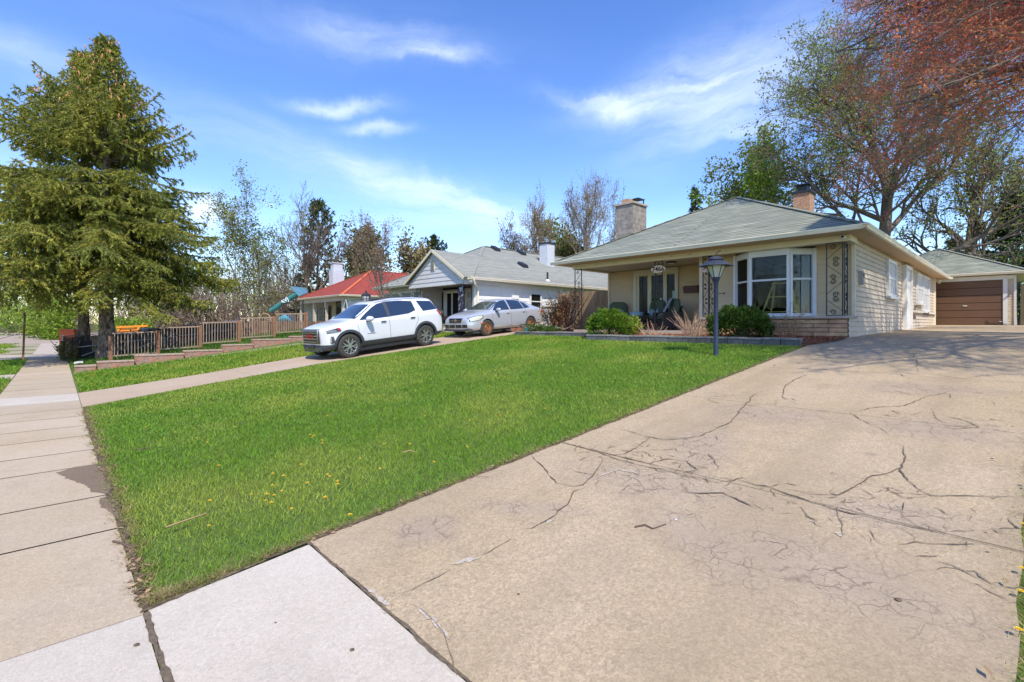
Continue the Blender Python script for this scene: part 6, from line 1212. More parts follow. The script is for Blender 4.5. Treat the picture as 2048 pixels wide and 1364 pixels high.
# --- the red maple standing right of the driveway; its boughs reach over the drive
def bough_tree():
    rg = np.random.default_rng(77); base = np.array([4.8, 16.6, zt(4.8, 16.6)-.1]); sk = []
    t = thing('red_maple', 'red budded maple reaching in over the driveway from the right', 'tree', tuple(base)); tk = np.array([base, base+[-.1, 0, 2], base+[-.3, .1, 4.2], base+[-.5, .1, 7], base+[-.6, 0, 10], base+[-.7, 0, 13]]); sk.append((tk, np.array([.34, .27, .23, .18, .11, .03]), 0))
    def grow(p, d, L_, r, lev, dr):
        n = 8 if lev == 1 else 6 if lev == 2 else 4; pts = [p.copy()]; q = p.copy(); d = d/np.linalg.norm(d)
        for i in range(n-1): d = d+rg.normal(0, .10 if lev < 3 else .2, 3)+np.array([0, 0, -dr*.12]); d /= np.linalg.norm(d); q = q+d*L_/(n-1); pts.append(q.copy())
        pts = np.array(pts); sk.append((pts, r*np.linspace(1, .25, n), lev))
        cn = {1: 13, 2: 9, 3: 4}.get(lev, 0)
        for i in range(cn):
            f = .22+.78*(i+rg.random()*.8)/cn; f = min(f, .98); x = f*(n-1); k = int(x); pp = pts[k]+(pts[min(k+1, n-1)]-pts[k])*(x-k); tt = pts[min(k+1, n-1)]-pts[max(k-1, 0)]; tt /= np.linalg.norm(tt); u = np.cross(tt, [0, 0, 1.]); u /= np.linalg.norm(u)+1e-6; v = np.cross(u, tt); a = rg.normal(0, .7)+(math.pi if i % 2 else 0); s = u*math.cos(a)+v*math.sin(a)*.7; g = .65+.25*rg.random(); nd_ = tt*math.cos(g)+s*math.sin(g)
            grow(pp, nd_, L_*(.5 if lev == 1 else .45)*(1.1-.5*f)*(.8+.5*rg.random()), r*.4, lev+1, dr)
    boughs = []
    for k in range(54):
        az = R(105+158*((k*.618) % 1)); z = 3.8+7.4*((k*.377+.1) % 1); L_ = 9.0*(1-.03*(z-4))*(.8+.35*rg.random()); p = tk[0]+[0, 0, z]; p[:2] += (-.04*z, 0); grow(p, np.array([math.cos(az), math.sin(az), .30+.035*z]), L_, .09, 1, .38)
    def ok(P):  # trims the crown, partly to keep sun on roof front, side wall and chimney
        x, y, z = P[:, 0], P[:, 1], P[:, 2]; k = (z-3)/1.235; sx_, sy_ = x-.866*k, y+.5*k; roofsh = (sx_ < -3.3) & (sy_ > 11.5) & (sy_ < 17.3)
        h = (x+2.9)/.866; zh = z-1.235*h; yh = y+.5*h; wallsh = (zh > -.2) & (zh < 2.1) & (yh > 15.6) & (yh < 31) & (x > -2.8)
        return (x > -.26*y+.55*np.sin(z*1.7)+.35*np.sin(y*2.3)+.12*(z-4)) & (y > 6.2+.1*z) & (z > 2.5+.04*y) & ~roofsh & ~((x-.866*(z-5)/1.235 > -7.2) & (x-.866*(z-5)/1.235 < -5.0) & (y+.5*(z-5)/1.235 > 20.8) & (y+.5*(z-5)/1.235 < 23.8)) & ~(wallsh & (rg.random(len(x)) < .5))
    cut = []
    for p, q, l in sk:
        if l >= 1:
            g_ = ok(p); n_ = int(np.argmin(g_)) if not g_.all() else len(p)
            if n_ < 2: continue
            p, q = p[:n_], q[:n_]
        cut.append((p, q, l))
    sk = cut
    V, F = tubes([(p, np.maximum(q, .008), [10, 6][l]) for p, q, l in sk if l <= 1], 0); fastmesh('trunk', V, F, M_bark, t)
    V, F = tubes([(p, np.maximum(q*.8, .0028), [0, 0, 5, 3, 3][l]) for p, q, l in sk if l > 1], 0); fastmesh('branches', V, F, M_barkl, t)
    tips = np.concatenate([p[1:] for p, q, l in sk if l >= 3]); keep = rg.random(len(tips)) < np.clip(.5+.75*np.sin(tips[:, 0]*1.1+tips[:, 2]*1.3)*np.cos(tips[:, 1]*.9), .08, 1); tips = tips[keep]
    V, F = leaves(rg, tips, 9, .06, .026, .45); fastmesh('foliage', V, F, L_red, t); print('maple', len(sk), len(V))
bough_tree()
# --- bushes and brush at the left
def bush(name, lab, u, y, Rw_, Hh, seed, leaf, n=5200, ls=.12, cat='bush', kind=None, base=None, bark=None):
    rg = np.random.default_rng(seed); b = base or bpos(u, y); t = thing(name, lab, cat, tuple(b)); B0 = np.array(b); segs = []
    for k in range(16):
        a = rg.random()*6.28; r = Rw_*rg.random()**.5*.9; h = Hh*(.6+.4*rg.random()); P = np.array([B0+[math.cos(a)*r*.2*q*5*.2, math.sin(a)*r*.2*q*5*.2, h*q/5] for q in range(6)]); P[:, :2] += (np.arange(6)/5)[:, None]**1.2*np.array([math.cos(a), math.sin(a)])*r*.8; P += rg.normal(0, .03, P.shape); segs.append((P, np.linspace(.03, .008, 6), 4))
    V, F = tubes(segs, 0); fastmesh('stems', V, F, bark or M_barkl, t)
    cl_ = [(rg.random()*6.28, rg.random()**.5, rg.random()) for _ in range(26)]; P = []
    for k in range(n):
        a, r, z = cl_[rg.integers(len(cl_))]; rr = Rw_*r*.85; c = np.array([math.cos(a)*rr, math.sin(a)*rr, Hh*(.12+.8*z*(1-.35*r*r))]); P.append(c+rg.normal(0, 1, 3)*np.array([Rw_*.17, Rw_*.17, Hh*.10]))
    P = np.array(P)+B0; P[:, 2] = np.maximum(P[:, 2], B0[2]+.1); V, F = leaves(rg, P, 1, .02, ls, .6); fastmesh('foliage', V, F, leaf, t); return t
for i, (u, t_, rw, hh, lab) in enumerate(((82, 56, 2.6, 4.2, 'bright green bush beside the far parking lot, left one'), (112, 50, 2.4, 5.0, 'bright green bush behind the red orange bin, right one'), (65, 70, 4, 6.5, 'taller green thicket behind the far bushes at the left edge'), (245, 46, 2.2, 2.6, 'low yellow green bush behind the spruce trunks'))):
    p = WT(u, 648, t_); bush('bush', lab, 0, 0, rw, hh, 60+i, L_brt, 5200, .13, base=(p.x, p.y, zt(p.x, p.y)))
def brush(name, lab, pts, rw, hh, n, seed, leaf):
    rg = np.random.default_rng(seed); P = []; segs = []
    for k in range(n//60):
        f = rg.random()*(len(pts)-1); i = int(f); a = Vector(pts[i]).lerp(Vector(pts[i+1]), f-i); c = np.array([a.x, a.y, 0])+np.append(rg.normal(0, rw*.5, 2), 0); c[2] = zt(c[0], c[1]); h = hh*(.5+.6*rg.random()); d = rg.normal(0, .25, 2); Q = np.array([c+[d[0]*h*q/4, d[1]*h*q/4, h*q/4] for q in range(5)])+rg.normal(0, .12, (5, 3)); segs.append((Q, np.linspace(.05, .012, 5), 3)); m = 60; g = rg.random(m)**.7; P.append(c+np.stack([d[0]*h*g, d[1]*h*g, h*g], 1)+rg.normal(0, .38, (m, 3)))
    V, F = tubes(segs, 0); V2, F2 = leaves(rg, np.concatenate(P), 1, .05, .13, .3); o = thing(name, lab, 'brush', tuple((pts[0][0], pts[0][1], 0))); tag(o, kind='stuff'); a = fastmesh('stems', V, F, M_barkl, o); b_ = fastmesh('foliage', V2, F2, leaf, o); return o
q = [WT(u, 648, 62) for u in (300, 380, 470, 560, 610)]; brush('dry_brush', 'mass of tan leafless brush behind the picket fence', [(p.x, p.y) for p in q], 4, 9.0, 46000, 71, L_brush)
q = [WT(u, 648, 90) for u in (-60, 60, 160, 300, 450)]; brush('far_woods', 'low far belt of green and tan scrub at the left horizon', [(p.x, p.y) for p in q], 5, 8.5, 34000, 72, L_tanl)
brush('street_hedge', 'belt of trees across the road behind the viewer', [(-40, -20), (-25, -24), (-10, -21), (5, -24), (22, -20), (40, -16)], 3, 9, 30000, 75, L_oliv)
q = [WT(u, 648, 75) for u in (900, 1050, 1200, 1350, 1550)]; brush('far_woods', 'distant scrub glimpsed between the houses', [(p.x, p.y) for p in q], 5, 5, 9000, 73, L_oliv)
q = [WT(u, 648, 62) for u in (1600, 1750, 1900, 2060, 2300)]; brush('far_woods', 'distant scrub behind the bungalow and garage', [(p.x, p.y) for p in q], 5, 4, 9000, 74, L_oliv)
# --- clipped round shrubs by the porch
def round_shrub(lab, u, y, vtop, vbot, wpx, seed, leaf, tufts=0):
    c = WY(u, 648, y); t_ = c.dot(Vector((-SA, CA, 0))); rx = wpx/963*t_/2; zb_ = zt(c.x, c.y)-.02; z1 = WY(u, vtop, y).z; b = (c.x, c.y, zb_); t = thing('round_shrub', lab, 'shrub', b); rg = np.random.default_rng(seed); segs = []
    for k in range(24): a = rg.random()*6.28; e = rg.random()*1.2; d = np.array([math.cos(a)*math.sin(e), math.sin(a)*math.sin(e), math.cos(e)]); segs.append((np.array([[c.x, c.y, zb_]+d*np.array([rx, rx, z1-zb_])*q/3*.85 for q in range(4)]), np.linspace(.018, .005, 4), 4))
    V, F = tubes(segs, 0); fastmesh('stems', V, F, M_barkd, t)
    n = 15000; v = rg.normal(0, 1, (n, 3)); v /= np.linalg.norm(v, axis=1)[:, None]; v[:, 2] = np.abs(v[:, 2])-.27*rg.random(n)*(rg.random(n) < .6); lump = 1+.07*np.sin(v[:, 0]*9+v[:, 2]*5)+.06*np.sin(v[:, 1]*13+seed)+rg.normal(0, .02, n)+.04*np.sin(v[:, 2]*17+v[:, 0]*7); rr = lump*(1-.30*rg.random(n)**2.2); hc = (z1-zb_)
    P = np.array([c.x, c.y, zb_+hc*.36])+v*np.array([rx, rx, hc*.64])*rr[:, None]; P[:, 2] = np.where(v[:, 2] < 0, zb_+hc*.36+v[:, 2]*hc*1.3, P[:, 2]); P[:, 2] = np.maximum(P[:, 2], zb_+.02)
    a = v+rg.normal(0, .45, (n, 3)); a[:, 2] += .35; a /= np.linalg.norm(a, axis=1)[:, None]; b_ = np.cross(a, rg.normal(0, 1, (n, 3))); b_ /= np.linalg.norm(b_, axis=1)[:, None]; s = .042*(.6+.8*rg.random(n)); a *= s[:, None]; b_ *= (s*.42)[:, None]; V = np.stack([P-a*.4, P-b_, P+a, P+b_], 1).reshape(-1, 3); fastmesh('foliage', V, np.arange(4*n).reshape(-1, 4), leaf, t)
    k = 400; f_ = rg.random(k)*6.28; 
    return t
round_shrub('bright green round clipped shrub at the left corner of the porch bed', 1218, 12.85, 619, 682, 84, 81, L_bush); round_shrub('darker green round clipped shrub behind the lamp post', 1477, 13.0, 613, 679, 116, 82, L_bushd)
# --- dry grass clumps, budding twiggy shrub, orange bushes
M_cane = mat('dry_cane', (.46, .31, .20), rough=.8, island=.35); M_cane2 = mat('red_cane', (.30, .15, .09), rough=.8, island=.3)
def clump(name, lab, u, y, n, h, sp, seed, m, leaf=None, cat='dried plant', r=.006):
    rg = random.Random(seed); c = WY(u, 648, y); z = zt(c.x, c.y); t = thing(name, lab, cat, (c.x, c.y, z)); mb = MB(); tips = []
    for k in range(n):
        a = rg.random()*6.283; e = rg.random()**.6*sp; L_ = h*(.45+.6*rg.random()); p = Vector((c.x+rg.gauss(0, .07), c.y+rg.gauss(0, .06), z-.02)); d = Vector((math.cos(a)*e, math.sin(a)*e, 1)).normalized(); P = [p]
        for i in range(4): d = (d+Vector((rg.gauss(0, .09), rg.gauss(0, .09), -.03*i))).normalized(); p = p+d*L_/4; P.append(p)
        mb.tube(P, [r, r*.9, r*.8, r*.6, r*.35], 4, cap=False); tips += P[2:]
        if rg.random() < .5: q = P[3]+Vector((rg.gauss(0, .06), rg.gauss(0, .06), .08)); mb.tube([P[3], q], [r*.5, r*.3], 3, cap=False)
    mb.build('stems', m, t)
    if leaf: V, F = leaves(np.random.default_rng(seed), np.array([tuple(q) for q in tips]), 3, .03, .022, .5); fastmesh('foliage', V, F, leaf, t)
    return t
clump('dry_stalks', 'low clump of dry tan stalks in the porch bed right of the round bright shrub', 1304, 12.75, 26, .62, 1.1, 91, M_cane, r=.008); clump('dry_stalks', 'tall spreading clump of dry tan stalks before the porch, left of lamp post', 1382, 12.9, 62, 1.0, .85, 92, M_cane, r=.008)
clump('dry_stalks', 'dry tan stalks against the stone wall end behind the lamp post', 1400, 13.3, 26, .75, .5, 95, M_cane, r=.007)
clump('budding_shrub', 'thin leafless shrub with yellow green buds below the bay window', 1573, 12.95, 30, .98, .75, 93, M_cane2, L_pale, 'shrub', .006)
bush('orange_bush', 'dry orange leaved bush against the board fence at the porch corner', 0, 0, .62, 2.0, 94, L_orng, 3600, .032, base=(-12.3, 14.6, zt(-12.3, 14.6)-.03)); bush('orange_bush', 'smaller yellowish bush left of the orange bush by the fence', 0, 0, .45, 1.5, 96, leafmat('yellow_dry', (.34, .25, .06), (.26, .15, .06), island=.4), 1900, .032, base=(-13.2, 14.7, zt(-13.2, 14.7)-.03))
bush('low_plant', 'low dark green plants at the foot of the orange bush', 0, 0, .75, .4, 97, L_bushd, 1700, .035, base=(-12.7, 13.6, zt(-12.7, 13.6)-.02)); clump('budding_shrub', 'thin grey twiggy shrub in front of the white panel', 1116, 14.6, 18, 1.3, .3, 98, M_cane2, L_pale, 'shrub', .006)
bush('potted_fern', 'green fern planted in front of the porch chairs', 0, 0, .38, .62, 99, L_brt, 1400, .04, base=(-8.75, 13.55, zt(-8.75, 13.55)+.02)); 
bush('vine', 'vine tangle at the corner of the dark chain link fence', 0, 0, .35, .95, 100, L_oliv, 900, .05, base=(-28.3, .35, zt(-28.3, .35)))
# ------------------------------------------------------------------ porch bed: block edging, mulch
M_edge = mat('edging_block', (.12, .12, .115), rough=.9, var=.3, vs=12, bump=.6, bs=25, island=.3); M_edget = mat('edging_top', (.24, .22, .19), rough=.9, var=.2, vs=10, island=.2)
def block_wall(name, lab, path, h, m, mt, bl=.40, th=.22, cat='garden edging', off=-.03):
    t = thing(name, lab, cat, (path[0][0], path[0][1], zt(*path[0]))); a_ = MB(); c_ = MB(); rs_ = random.Random(3)
    for a, b in zip(path[:-1], path[1:]):
        a = Vector((*a, 0)); b = Vector((*b, 0)); n = max(1, int((b-a).length/bl)); d = (b-a)/n; tt = d.normalized(); s = Vector((-tt.y, tt.x, 0))*th
        for i in range(n):
            p = a+d*i+tt*.006; q = a+d*(i+1)-tt*.006; jz = rs_.uniform(-.008, .008); js = s.normalized()*rs_.uniform(-.012, .012); p += js; q += js; za_, zb_ = zt(p.x, p.y), zt(q.x, q.y); z0 = min(za_, zb_)+off; hh = h+jz
            P = [p, q, q+s, p+s]
            for (zA, zB, mbx, sh) in ((z0, z0+hh-.045, a_, 0), (z0+hh-.043, z0+hh, c_, .012)):
                o_ = s.normalized()*-sh; V = [(v.x+o_.x, v.y+o_.y, zA) for v in P]+[(v.x+o_.x*.6, v.y+o_.y*.6, zB) for v in P]; mbx.add(V, [(0, 3, 2, 1), (4, 5, 6, 7), (0, 1, 5, 4), (1, 2, 6, 5), (2, 3, 7, 6), (3, 0, 4, 7)])
    a_.build('block', m, t, fixn=True); c_.build('cap_block', mt, t, fixn=True); return t
block_wall('garden_edging', 'dark grey block edging of the bed in front of the porch', [(-9.45, 12.15), (-3.42, 12.15)], .19, M_edge, M_edget)
block_wall('garden_edging', 'dark block edging set back beside the orange bush', [(-13.55, 12.95), (-9.5, 12.95)], .17, M_edge, M_edget); block_wall('garden_edging', 'short piled corner blocks beside the bright round shrub', [(-9.75, 12.62), (-9.4, 12.22)], .16, M_edge, M_edget, .26)
M_mulch = mat('mulch_base', (.24, .09, .04), rough=1, var=.5, vs=50, bump=.8, bs=70, col2=(.12, .06, .03), c2s=30); tag(sheet('flower_bed', fr(-9.3, -3.3, .5), fr(12.3, 14.05, .3), .03, M_mulch, .1), kind='structure'); tag(sheet('flower_bed', fr(-13.5, -9.4, .5), fr(13.0, 16.8, .4), .02, M_mulch, .08), kind='structure')
tag(mesh_obj('flower_bed', [(-3.42, 11.75, zt(-3.4, 11.75)+.012), (-2.86, 13.3, zt(-3, 13.3)+.012), (-2.9, 13.98, zt(-3, 14)+.012), (-3.42, 13.98, zt(-3, 14)+.012)], [(0, 1, 2, 3)], M_mulch), kind='structure')
def fm():
    if random.random() < .75: return random.uniform(-9.3, -2.95), random.uniform(12.35, 13.95), random.uniform(.03, .06)
    return random.uniform(-13, -9.5), random.uniform(13.1, 14.5), .04
V, F = litter(3500, fm, .02, .045); tag(fastmesh('mulch', V, F, mat('mulch_chip', (.42, .15, .055), rough=.9, island=.45)), 'orange brown wood chips covering the porch bed', 'mulch', kind='stuff')
# ------------------------------------------------------------------ porch furniture
M_cush = mat('cushion_green', (.085, .11, .065), rough=.9, var=.1, vs=5); M_wick = mat('wicker_dark', (.035, .026, .022), rough=.7, bump=.5, bs=120, var=.2, vs=30); M_plaid = brickmat('plaid', (.42, .50, .50), (.33, .42, .44), (.20, .30, .32), .09, .09, .02, 0, bump=.1, noise=.1); M_throw = mat('throw_blue', (.30, .37, .40), rough=.95, var=.25, vs=18)
def soft(mb, c, s, rot=0, tilt=0):
    """rounded cushion: superellipsoid"""
    n, m = 14, 9; k = len(mb.v); M_ = Matrix.Translation(c) @ Matrix.Rotation(rot, 4, 'Z') @ Matrix.Rotation(tilt, 4, 'X'); e = lambda v, p: math.copysign(abs(v)**p, v)
    for j in range(m+1):
        ph = -math.pi/2+math.pi*j/m
        for i in range(n): th = 2*math.pi*i/n; mb.v.append(tuple(M_ @ Vector((e(math.cos(th), .45)*e(math.cos(ph), .5)*s[0], e(math.sin(th), .45)*e(math.cos(ph), .5)*s[1], e(math.sin(ph), .7)*s[2]))))
    for j in range(m):
        for i in range(n): mb.f.append((k+j*n+i, k+j*n+(i+1) % n, k+(j+1)*n+(i+1) % n, k+(j+1)*n+i))
    return mb
def armchair(lab, x, y, rz, plaid=True, throw=False):
    c = thing('porch_chair', lab, 'armchair', (x, y, -.2), (0, 0, rz)); mb = MB(); mb.box(-.34, .34, -.32, .30, .10, .34)
    for sx in (-1, 1): mb.box(sx*.34 if sx > 0 else -.42, .42 if sx > 0 else -.34, -.34, .34, .05, .60)
    mb.box(-.36, .36, .30, .37, .08, .80); mb.build('frame', M_wick, c, world=False); mb = MB()
    for sx in (-.38, .38):
        for sy in (-.3, .32): mb = MB(); mb.box(sx-.03, sx+.03, sy-.03, sy+.03, 0, .05); mb.build('leg', M_wick, c, world=False)
   
    soft(MB(), (0, -.03, .42), (.33, .31, .085)).build('seat_cushion', M_cush, c, True, world=False); soft(MB(), (0, .22, .76), (.35, .09, .30), 0, R(-8)).build('back_cushion', M_cush, c, True, world=False)
    if plaid: soft(MB(), (.02, .05, .60), (.20, .07, .15), R(8), R(-18)).build('pillow', M_plaid, c, True, world=False)
    if throw: mb = MB(); P = [(-.36, .34, .12), (-.37, .30, .9), (-.1, .26, 1.08), (.02, .10, .88), (.0, -.1, .52)]; _ = [mb.add([(a[0]-.14, a[1]-.1, a[2]), (a[0]+.12, a[1]-.1, a[2]), (b_[0]+.12, b_[1]-.1, b_[2]), (b_[0]-.14, b_[1]-.1, b_[2])], [(0, 1, 2, 3)]) for a, b_ in zip(P[:-1], P[1:])]; mb.build('throw', M_throw, c, world=False)
    return c
xA = WY(1237, 640, 15.6).x; armchair('green cushioned porch armchair at the far left of the porch with a plaid pillow', xA, 15.6, R(35)); xB = WY(1306, 640, 15.3).x; armchair('green cushioned porch armchair in the middle in front of the door glass', xB, 15.3, R(-15)); xC = WY(1336, 640, 15.0).x; armchair('green cushioned porch armchair at the right with a pale blue throw over it', xC, 15.0, R(-40), False, True)
st = thing('side_table', 'low dark porch table in front of the armchairs with a plaid cushion on it', 'table', (WY(1272, 640, 14.7).x, 14.7, -.2)); mb = MB(); mb.box(-.4, .4, -.24, .24, .42, .45); mb.build('table_top', M_wick, st, world=False); mb = MB()
for sx in (-.36, .36):
    for sy in (-.2, .2): mb = MB(); mb.bar((sx, sy, 0), (sx, sy, .42), .03); mb.build('leg', M_wick, st, world=False)
cu2 = thing('plaid_pillow', 'plaid pillow lying on the low porch table', 'pillow', (st.location.x+.0, 14.75, .27)); soft(MB(), (0, 0, .07), (.22, .17, .09)).build('cushion', M_plaid, cu2, True, world=False)
pl_ = thing('potted_plant', 'dark leaved stem plant in a pot beside the middle armchair', 'potted plant', (WY(1308, 640, 14.5).x, 14.5, -.2)); mb = MB(); mb.lathe([(.09, 0), (.13, .2), (.135, .22), (.11, .22)], (0, 0, 0), 14); mb.build('pot', mat('pot_brown', (.2, .1, .06), .8), pl_, world=False); mb = MB(); mb.tube([(0, 0, .2), (.02, 0, .6), (0, 0, 1.1)], [.012, .01, .006], 5); mb.build('stem', M_barkd, pl_, world=False)
V, F = leaves(np.random.default_rng(5), np.array([[.02*math.sin(k), .02*math.cos(k), .65+.05*k] for k in range(10)]), 9, .06, .04); o = fastmesh('foliage', V, F, L_bushd); o.parent = pl_
# ------------------------------------------------------------------ between the houses: white panel, black grid trellis, planters
wp = thing('white_panel', 'white panel with dark top rail between the white house and the board fence', 'gate', (-15.2, 16.4, -.3)); mb = MB(); mb.box(-15.85, -14.75, 16.4, 16.45, -.3, .72); mb.build('panel', M_sidew, wp); mb = MB(); mb.box(-15.9, -14.7, 16.38, 16.47, .722, .78); mb.build('rail', M_dark, wp)
gt = thing('grid_trellis', 'black wire grid trellis standing at the corner of the white panel', 'trellis', (-15.7, 15.6, -.32)); mb = MB()
for k in range(3): mb.bar((-.15+.15*k, 0, 0), (-.15+.15*k, 0, 1.15), .022)
for k in range(7): mb.bar((-.26, 0, .08+.17*k), (.26, 0, .08+.17*k), .018)
mb.build('wire_grid', M_dark, gt, world=False)
for (nm, lab, x, y, s, col) in (('terracotta_planter', 'long terracotta planter box on the edging behind the silver sedan', -13.55, 13.15, (.32, .12, .16), (.50, .2, .09)), ('green_pot', 'small green pot right of the terracotta planter', -13.05, 13.15, (.13, .12, .15), (.08, .25, .19))):
    t = thing(nm, lab, 'planter', (x, y, zt(x, y)+.09)); mb = MB(); a, b, h = s; V = [(-a*.8, -b*.8, 0), (a*.8, -b*.8, 0), (a*.8, b*.8, 0), (-a*.8, b*.8, 0), (-a, -b, h), (a, -b, h), (a, b, h), (-a, b, h), (-a*.9, -b*.85, h), (a*.9, -b*.85, h), (a*.9, b*.85, h), (-a*.9, b*.85, h), (-a*.9, -b*.85, h-.03), (a*.9, -b*.85, h-.03), (a*.9, b*.85, h-.03), (-a*.9, b*.85, h-.03)]
    mb.add(V, [(3, 2, 1, 0)]+[(i, (i+1) % 4, 4+(i+1) % 4, 4+i) for i in range(4)]+[(4+i, 4+(i+1) % 4, 8+(i+1) % 4, 8+i) for i in range(4)]+[(8+i, 8+(i+1) % 4, 12+(i+1) % 4, 12+i) for i in range(4)]+[(12, 13, 14, 15)]); mb.build('body', mat(nm+'_paint', col, .8, var=.15, vs=10), t, world=False)
gp = thing('garden_urn', 'weathered green grey urn at the foot of the yellowish bush', 'planter', (-13.9, 13.9, zt(-13.9, 13.9))); mb = MB(); mb.lathe([(.14, 0), (.12, .05), (.17, .15), (.24, .32), (.25, .35), (.2, .35)], (0, 0, 0), 18); mb.build('urn', mat('urn_green', (.13, .16, .12), .8, var=.2, vs=8), gp, world=False)
# porch ornaments of the white house
pv = thing('terracotta_pot', 'tall terracotta pot beside the white house patio door', 'pot', (WY(891.5, 640, 14.3).x, 14.3, -.06)); mb = MB(); mb.lathe([(.10, 0), (.15, .38), (.17, .40), (.17, .46), (.13, .46)], (0, 0, 0), 14); mb.build('pot', mat('terracotta', (.5, .2, .1), .8), pv, world=False)
gn = thing('garden_statue', 'dark garden figure with pale face on the white house porch', 'statue', (WY(883, 640, 13.7).x, 13.7, -.06)); mb = MB(); mb.lathe([(.16, 0), (.2, .1), (.15, .35), (.12, .5), (.05, .56)], (0, 0, 0), 12); mb.build('body', mat('statue_dark', (.05, .06, .04), .7, col2=(.3, .25, .1), c2s=9), gn, world=False, smooth=True); mb = MB(); mb.lathe([(.02, .53), (.08, .57), (.10, .64), (.07, .72), (.01, .75)], (0, 0, 0), 12); mb.build('head', mat('statue_face', (.55, .42, .2), .7), gn, world=False, smooth=True)
bn = thing('porch_banner', 'dark patterned banner with a white wreath on the white house corner post', 'banner', (-16.95, 12.92, .9)); mb = MB(); mb.box(-.16, .18, -.02, .0, -.95, .78); mb.build('cloth', mat('banner_dark', (.03, .03, .05), .9, col2=(.35, .34, .36), c2s=7, c2t=(.55, .6)), bn, world=False); mb = MB(); mb.tube([(.08+.07*math.cos(i*math.pi/8), -.04, .62+.07*math.sin(i*math.pi/8)) for i in range(17)], .02, 6, cap=False); mb.build('wreath', M_white, bn, world=False)
# ------------------------------------------------------------------ picket fence, brick edging, chain link fence, deck fence
M_pick = mat('picket_wood', (.36, .26, .18), rough=.85, var=.2, vs=4, stretch=(6, 6, .8), island=.2); M_pst = mat('fence_post_brown', (.27, .13, .065), rough=.8, var=.2, vs=5)
pf_ = thing('picket_fence', 'open brown rail and picket fence stepping up the slope above the brick edging', 'fence', (-24.3, 1.5, -1.5)); yy = [1.52+1.49*k for k in range(6)]; hp = [1.02, .98, .98, 1.0, 1.0, .98]
for k, y in enumerate(yy):
    z0 = zt(-24.3, y)-.05; mb = MB(); mb.box(-24.36, -24.24, y-.06, y+.06, z0, z0+1.07); mb.build('post', M_pst, pf_)
for k in range(5):
    y0, y1 = yy[k]+.06, yy[k+1]-.06; za_ = zt(-24.3, y0); zb_ = zt(-24.3, y1); z1a, z1b = za_*.35+zb_*.65+.98, za_*.1+zb_*.9+.98; z0a, z0b = za_*.5+zb_*.5+.13, za_*.3+zb_*.7+.16; mb = MB(); mb.bar((-24.3, y0, z1a), (-24.3, y1, z1b), .07, .05); mb.bar((-24.3, y0, z0a), (-24.3, y1, z0b), .05, .05); n = 13
    for i in range(n): f = (i+.5)/n; y = y0+(y1-y0)*f; mb.bar((-24.27, y, z0a+(z0b-z0a)*f+.02), (-24.27, y+random.gauss(0, .008), z1a+(z1b-z1a)*f-.02), .028, .022, up=(0, 1, 0))
    mb.build('picket_panel', M_pick, pf_)
M_brk = mat('edging_brick', (.40, .20, .14), rough=.9, var=.25, vs=10, bump=.5, bs=30, col2=(.30, .2, .15), c2s=5); M_brkt = mat('edging_brick_top', (.44, .32, .24), rough=.9, var=.2, vs=8)
y = .42; i = 0; first = None
while y < 9.6:
    L_ = [.55, 1.0, 1.45, 1.3, 1.1, 1.5, 1.0, 1.2, .9][i % 9]; x = -21.35-.09*y; hb_ = .20+.035*(i % 3); z0 = min(zt(x, y), zt(x, y+L_))-.03; zt_ = zt(x, y+L_*.4)+hb_
    t = thing('edging_block', 'reddish brick edging block in the stepped row below the picket fence', 'edging block', (x, y, z0), group='reddish edging blocks below the picket fence'); t['label'] = ['shortest reddish edging block at the sidewalk end of the row', 'second reddish edging block from the sidewalk', 'third reddish edging block from the sidewalk, by the first fence post', 'fourth reddish edging block from the sidewalk', 'fifth reddish edging block from the sidewalk', 'sixth reddish edging block from the sidewalk', 'seventh reddish edging block from the sidewalk', 'eighth reddish edging block, last but one before the white car', 'ninth reddish edging block, farthest up the slope'][i] if i < 9 else t['label']
    mb = MB(); mb.box(x-.28, x, y+.01, y+L_-.01, z0, zt_-.05); mb.build('block', M_brk, t); mb = MB(); mb.box(x-.30, x+.02, y, y+L_-.002, zt_-.048, zt_); mb.build('cap', M_brkt, t); y += L_+.02; i += 1
# dark slatted chain-link fence
cl_ = thing('chain_link_fence', 'dark chain link fence with privacy slats behind the spruces', 'fence', (-28.5, .3, -1.5)); M_slat = mat('privacy_slat', (.04, .036, .034), rough=.8, island=.5, var=.3, vs=8); M_galv = mat('galvanised', (.28, .28, .29), .4, .7); mb = MB(); rs_ = random.Random(8)
y = .2
while y < 7.0:
    z0 = zt(-28.5, y); mb.box(-28.52, -28.50+rs_.uniform(0, .01), y, y+.064, z0+.03, z0+1.03-.02*y+rs_.uniform(-.02, .02)); y += .07
x = -28.55
while x > -31.2: z0 = zt(x, .25); mb.box(x, x+.064, .24, .25+rs_.uniform(0, .01), z0+.03, z0+1.02+rs_.uniform(-.03, .02)); x -= .07
mb.build('privacy_slat', M_slat, cl_); mb = MB()
for y in (.2, 2.5, 4.8, 7.0): mb.tube([(-28.48, y, zt(-28.5, y)-.1), (-28.48, y, zt(-28.5, y)+1.08)], .028, 8)
for x in (-29.9, -31.2): mb.tube([(x, .22, zt(x, .2)-.1), (x, .22, zt(x, .2)+1.08)], .028, 8)
mb.tube([(-28.48, y, zt(-28.5, y)+1.06-.02*y) for y in (.2, 2.5, 4.8, 7)], .02, 6); mb.tube([(-28.48, .22, zt(-28.5, .2)+1.06), (-31.2, .22, zt(-31.2, .2)+1.06)], .02, 6); mb.build('post', M_galv, cl_)
mb = MB(); 
for k in range(3): a = .8+1.9*k; mb.bar((-28.44, a, zt(-28.5, a)+.15), (-28.44, a+1.5, zt(-28.5, a+1.5)+.62), .03)
